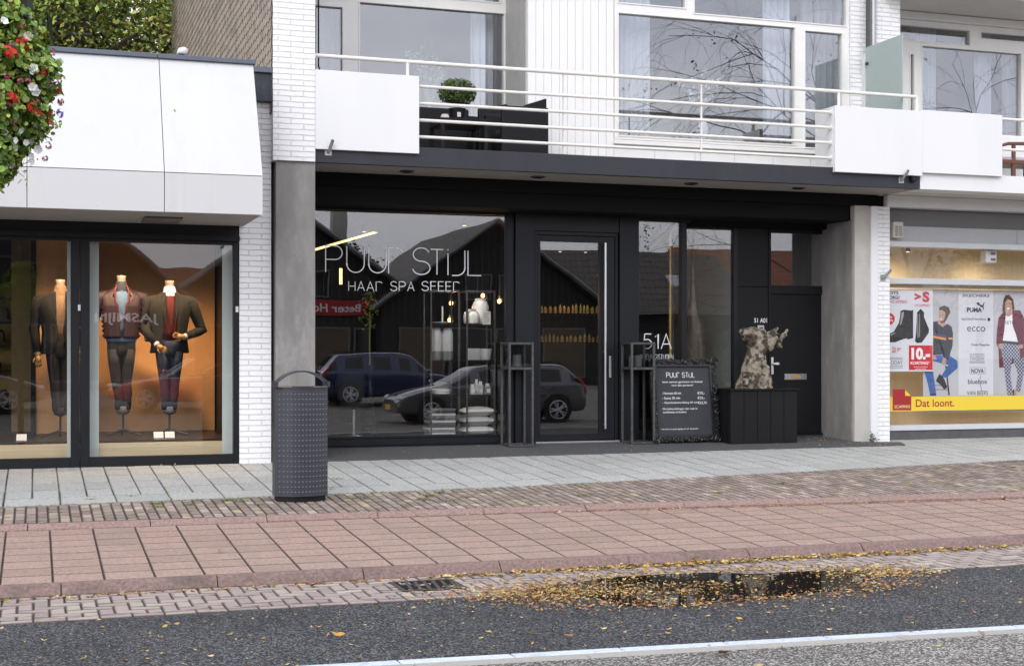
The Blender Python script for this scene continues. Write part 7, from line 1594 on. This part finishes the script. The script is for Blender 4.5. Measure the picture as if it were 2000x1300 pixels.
    for px_ in (h-.86, -h+.84):
        for sg in (-1, 1):
            q = MB(); q.cyl((px_, sg*(w-.10), .34), (px_, sg*(w+.012), .34), .375, n=30); q.build('wheel_arch', m_tyre, C, **lo)
            q = MB(); yo = sg*(w+.02); q.cyl((px_, yo-sg*.20, .32), (px_, yo, .32), .325, n=28); wl = q.build('wheel', m_tyre, C, bevel=.02, **lo)
            q = MB()
            for k in range(5):
                for da in (-.14, .14): a = k*1.2566+da*.3; q.tube([(px_, yo+sg*.006, .32), (px_+.21*math.cos(a+da), yo+sg*.006, .32+.21*math.sin(a+da))], [.022, .018], 6)
            q.tube([(px_+.22*math.cos(R(a)), yo+sg*.004, .32+.22*math.sin(R(a))) for a in range(0, 361, 15)], .015, 6, cap=False); q.build('rim', m_rim, wl, smooth=True, **lo)
    for sg in (-1, 1):
        q = MB(); q.loft([(-h+.07, sg*(w*.86), .72, .05, .09), (-h+.13, sg*(w*.86), .95, .05, .08), (-h+.28, sg*(w*.84), 1.12, .04, .05)], n=10); q.build('tail_light', mat('tail_red', (.5,.01,.01), .2), C, smooth='all', **lo)
        q = MB(); q.ball((h-.20, sg*(w*.66), .63), .17, .19, .06); q.build('headlight', mat('headlight_clear', (.7,.72,.75), .1), C, smooth='all', **lo)
    q = MB(); q.box(h-.02, h+.014, -.26, .26, .36, .47); q.build('number_plate', mat('yellow_plate', (.75,.5,.03), .5), C, **lo)
car('dark blue estate car mirrored in the salon window beneath the lettering', 9.8, -2.3, zg(9, -2.3), 0, mat('blue_car_paint', (.010,.022,.085), .25, metal=.3, var=0, coat=1))
car('silver-grey car, nose mirrored before the blue estate car', 10.6, 4.1, zg(9, 4.1), math.pi, mat('graphite_car_paint', (.12,.125,.14), .25, metal=.5, var=0, coat=1), L=4.9, Hh=1.44)
car('red open convertible mirrored across the mannequins', 3.9, -2.6, zg(4, -2.6), math.pi, mat('red_car_paint', (.80,.06,.03), .25, var=0, coat=1), L=4.3, style='cabrio')
car('black car mirrored at the left edge of the clothing shop window', -2.0, -2.7, zg(-2, -2.7), 0, mat('black_car_paint', (.012,.012,.014), .2, var=0, coat=1), Hh=1.6)
# sparse autumn trees behind the camera, mirrored in the upstairs windows
def bare(label, X, Y, h, seed, lean):
    T_ = thing('bare_tree', label, 'tree', (X, Y, -.2), 'nearly bare street trees mirrored upstairs'); rs = random.Random(seed); q = MB(); ql = MB()
    def br(p, d, L_, r, k):
        pts = [p]; dd = d.copy()
        for _ in range(4):
            dd = (dd+Vector((rs.gauss(0,.13), rs.gauss(0,.13), rs.gauss(0,.10)-.03*k))).normalized(); pts.append(pts[-1]+dd*L_/4)
        q.tube(pts, [r*(1-.11*i) for i in range(5)], 5 if k else 8, cap=False)
        if k >= 6:
            if rs.random() < .16: leafcloud(ql, 6, lambda r_: ((pts[-1].x+r_.gauss(0,.12), pts[-1].y+r_.gauss(0,.12), pts[-1].z+r_.gauss(0,.1)), (0,0,1)), .12, [(.16,.12,.03), (.22,.16,.04), (.10,.10,.03)], rs)
            return
        for i in range((4,4,4,3,2,2)[k]):
            d2 = (dd+Vector((rs.gauss(0,.55), rs.gauss(0,.55), rs.gauss(0,.4)))).normalized(); br(pts[rs.choice((2,3,4))], d2, L_*rs.uniform(.6, .82), r*.56, k+1)
    br(Vector((X, Y, -.2)), Vector((lean, 0, 1)).normalized(), h*.30, .08, 0); q.build('trunk', mat('dark_bark', (.09,.08,.072), .9, var=.2), T_, smooth=True); ql.build('crown', M['leaf'], T_)
bare('nearly bare tree mirrored in the right half of the wide upstairs window', 29.3, -5.0, 22, 12, -.06)
bare('nearly bare tree mirrored in the pane over the shoe shop', 38.0, -6.5, 22, 15, -.1)
tree('broadleaf_tree', 'leafy tree mirrored behind the left gable in the salon window', 12.5, -36, -.1, 10, 4, 130, [(.03,.05,.015), (.04,.06,.02)], 8, 'leafy trees across the street', 24, .3)
tree('broadleaf_tree', 'leafy tree mirrored in the pane over the flat black door', 46, -24, -.1, 10, 4, 130, [(.05,.08,.02), (.06,.09,.02)], 9, 'leafy trees across the street', 24, .3)
tree('broadleaf_tree', 'leafy tree mirrored above the salon lettering between the gables', 17.0, -40, -.1, 9.0, 3, 100, [(.03,.045,.02)], 10, 'leafy trees across the street', 24, .3)
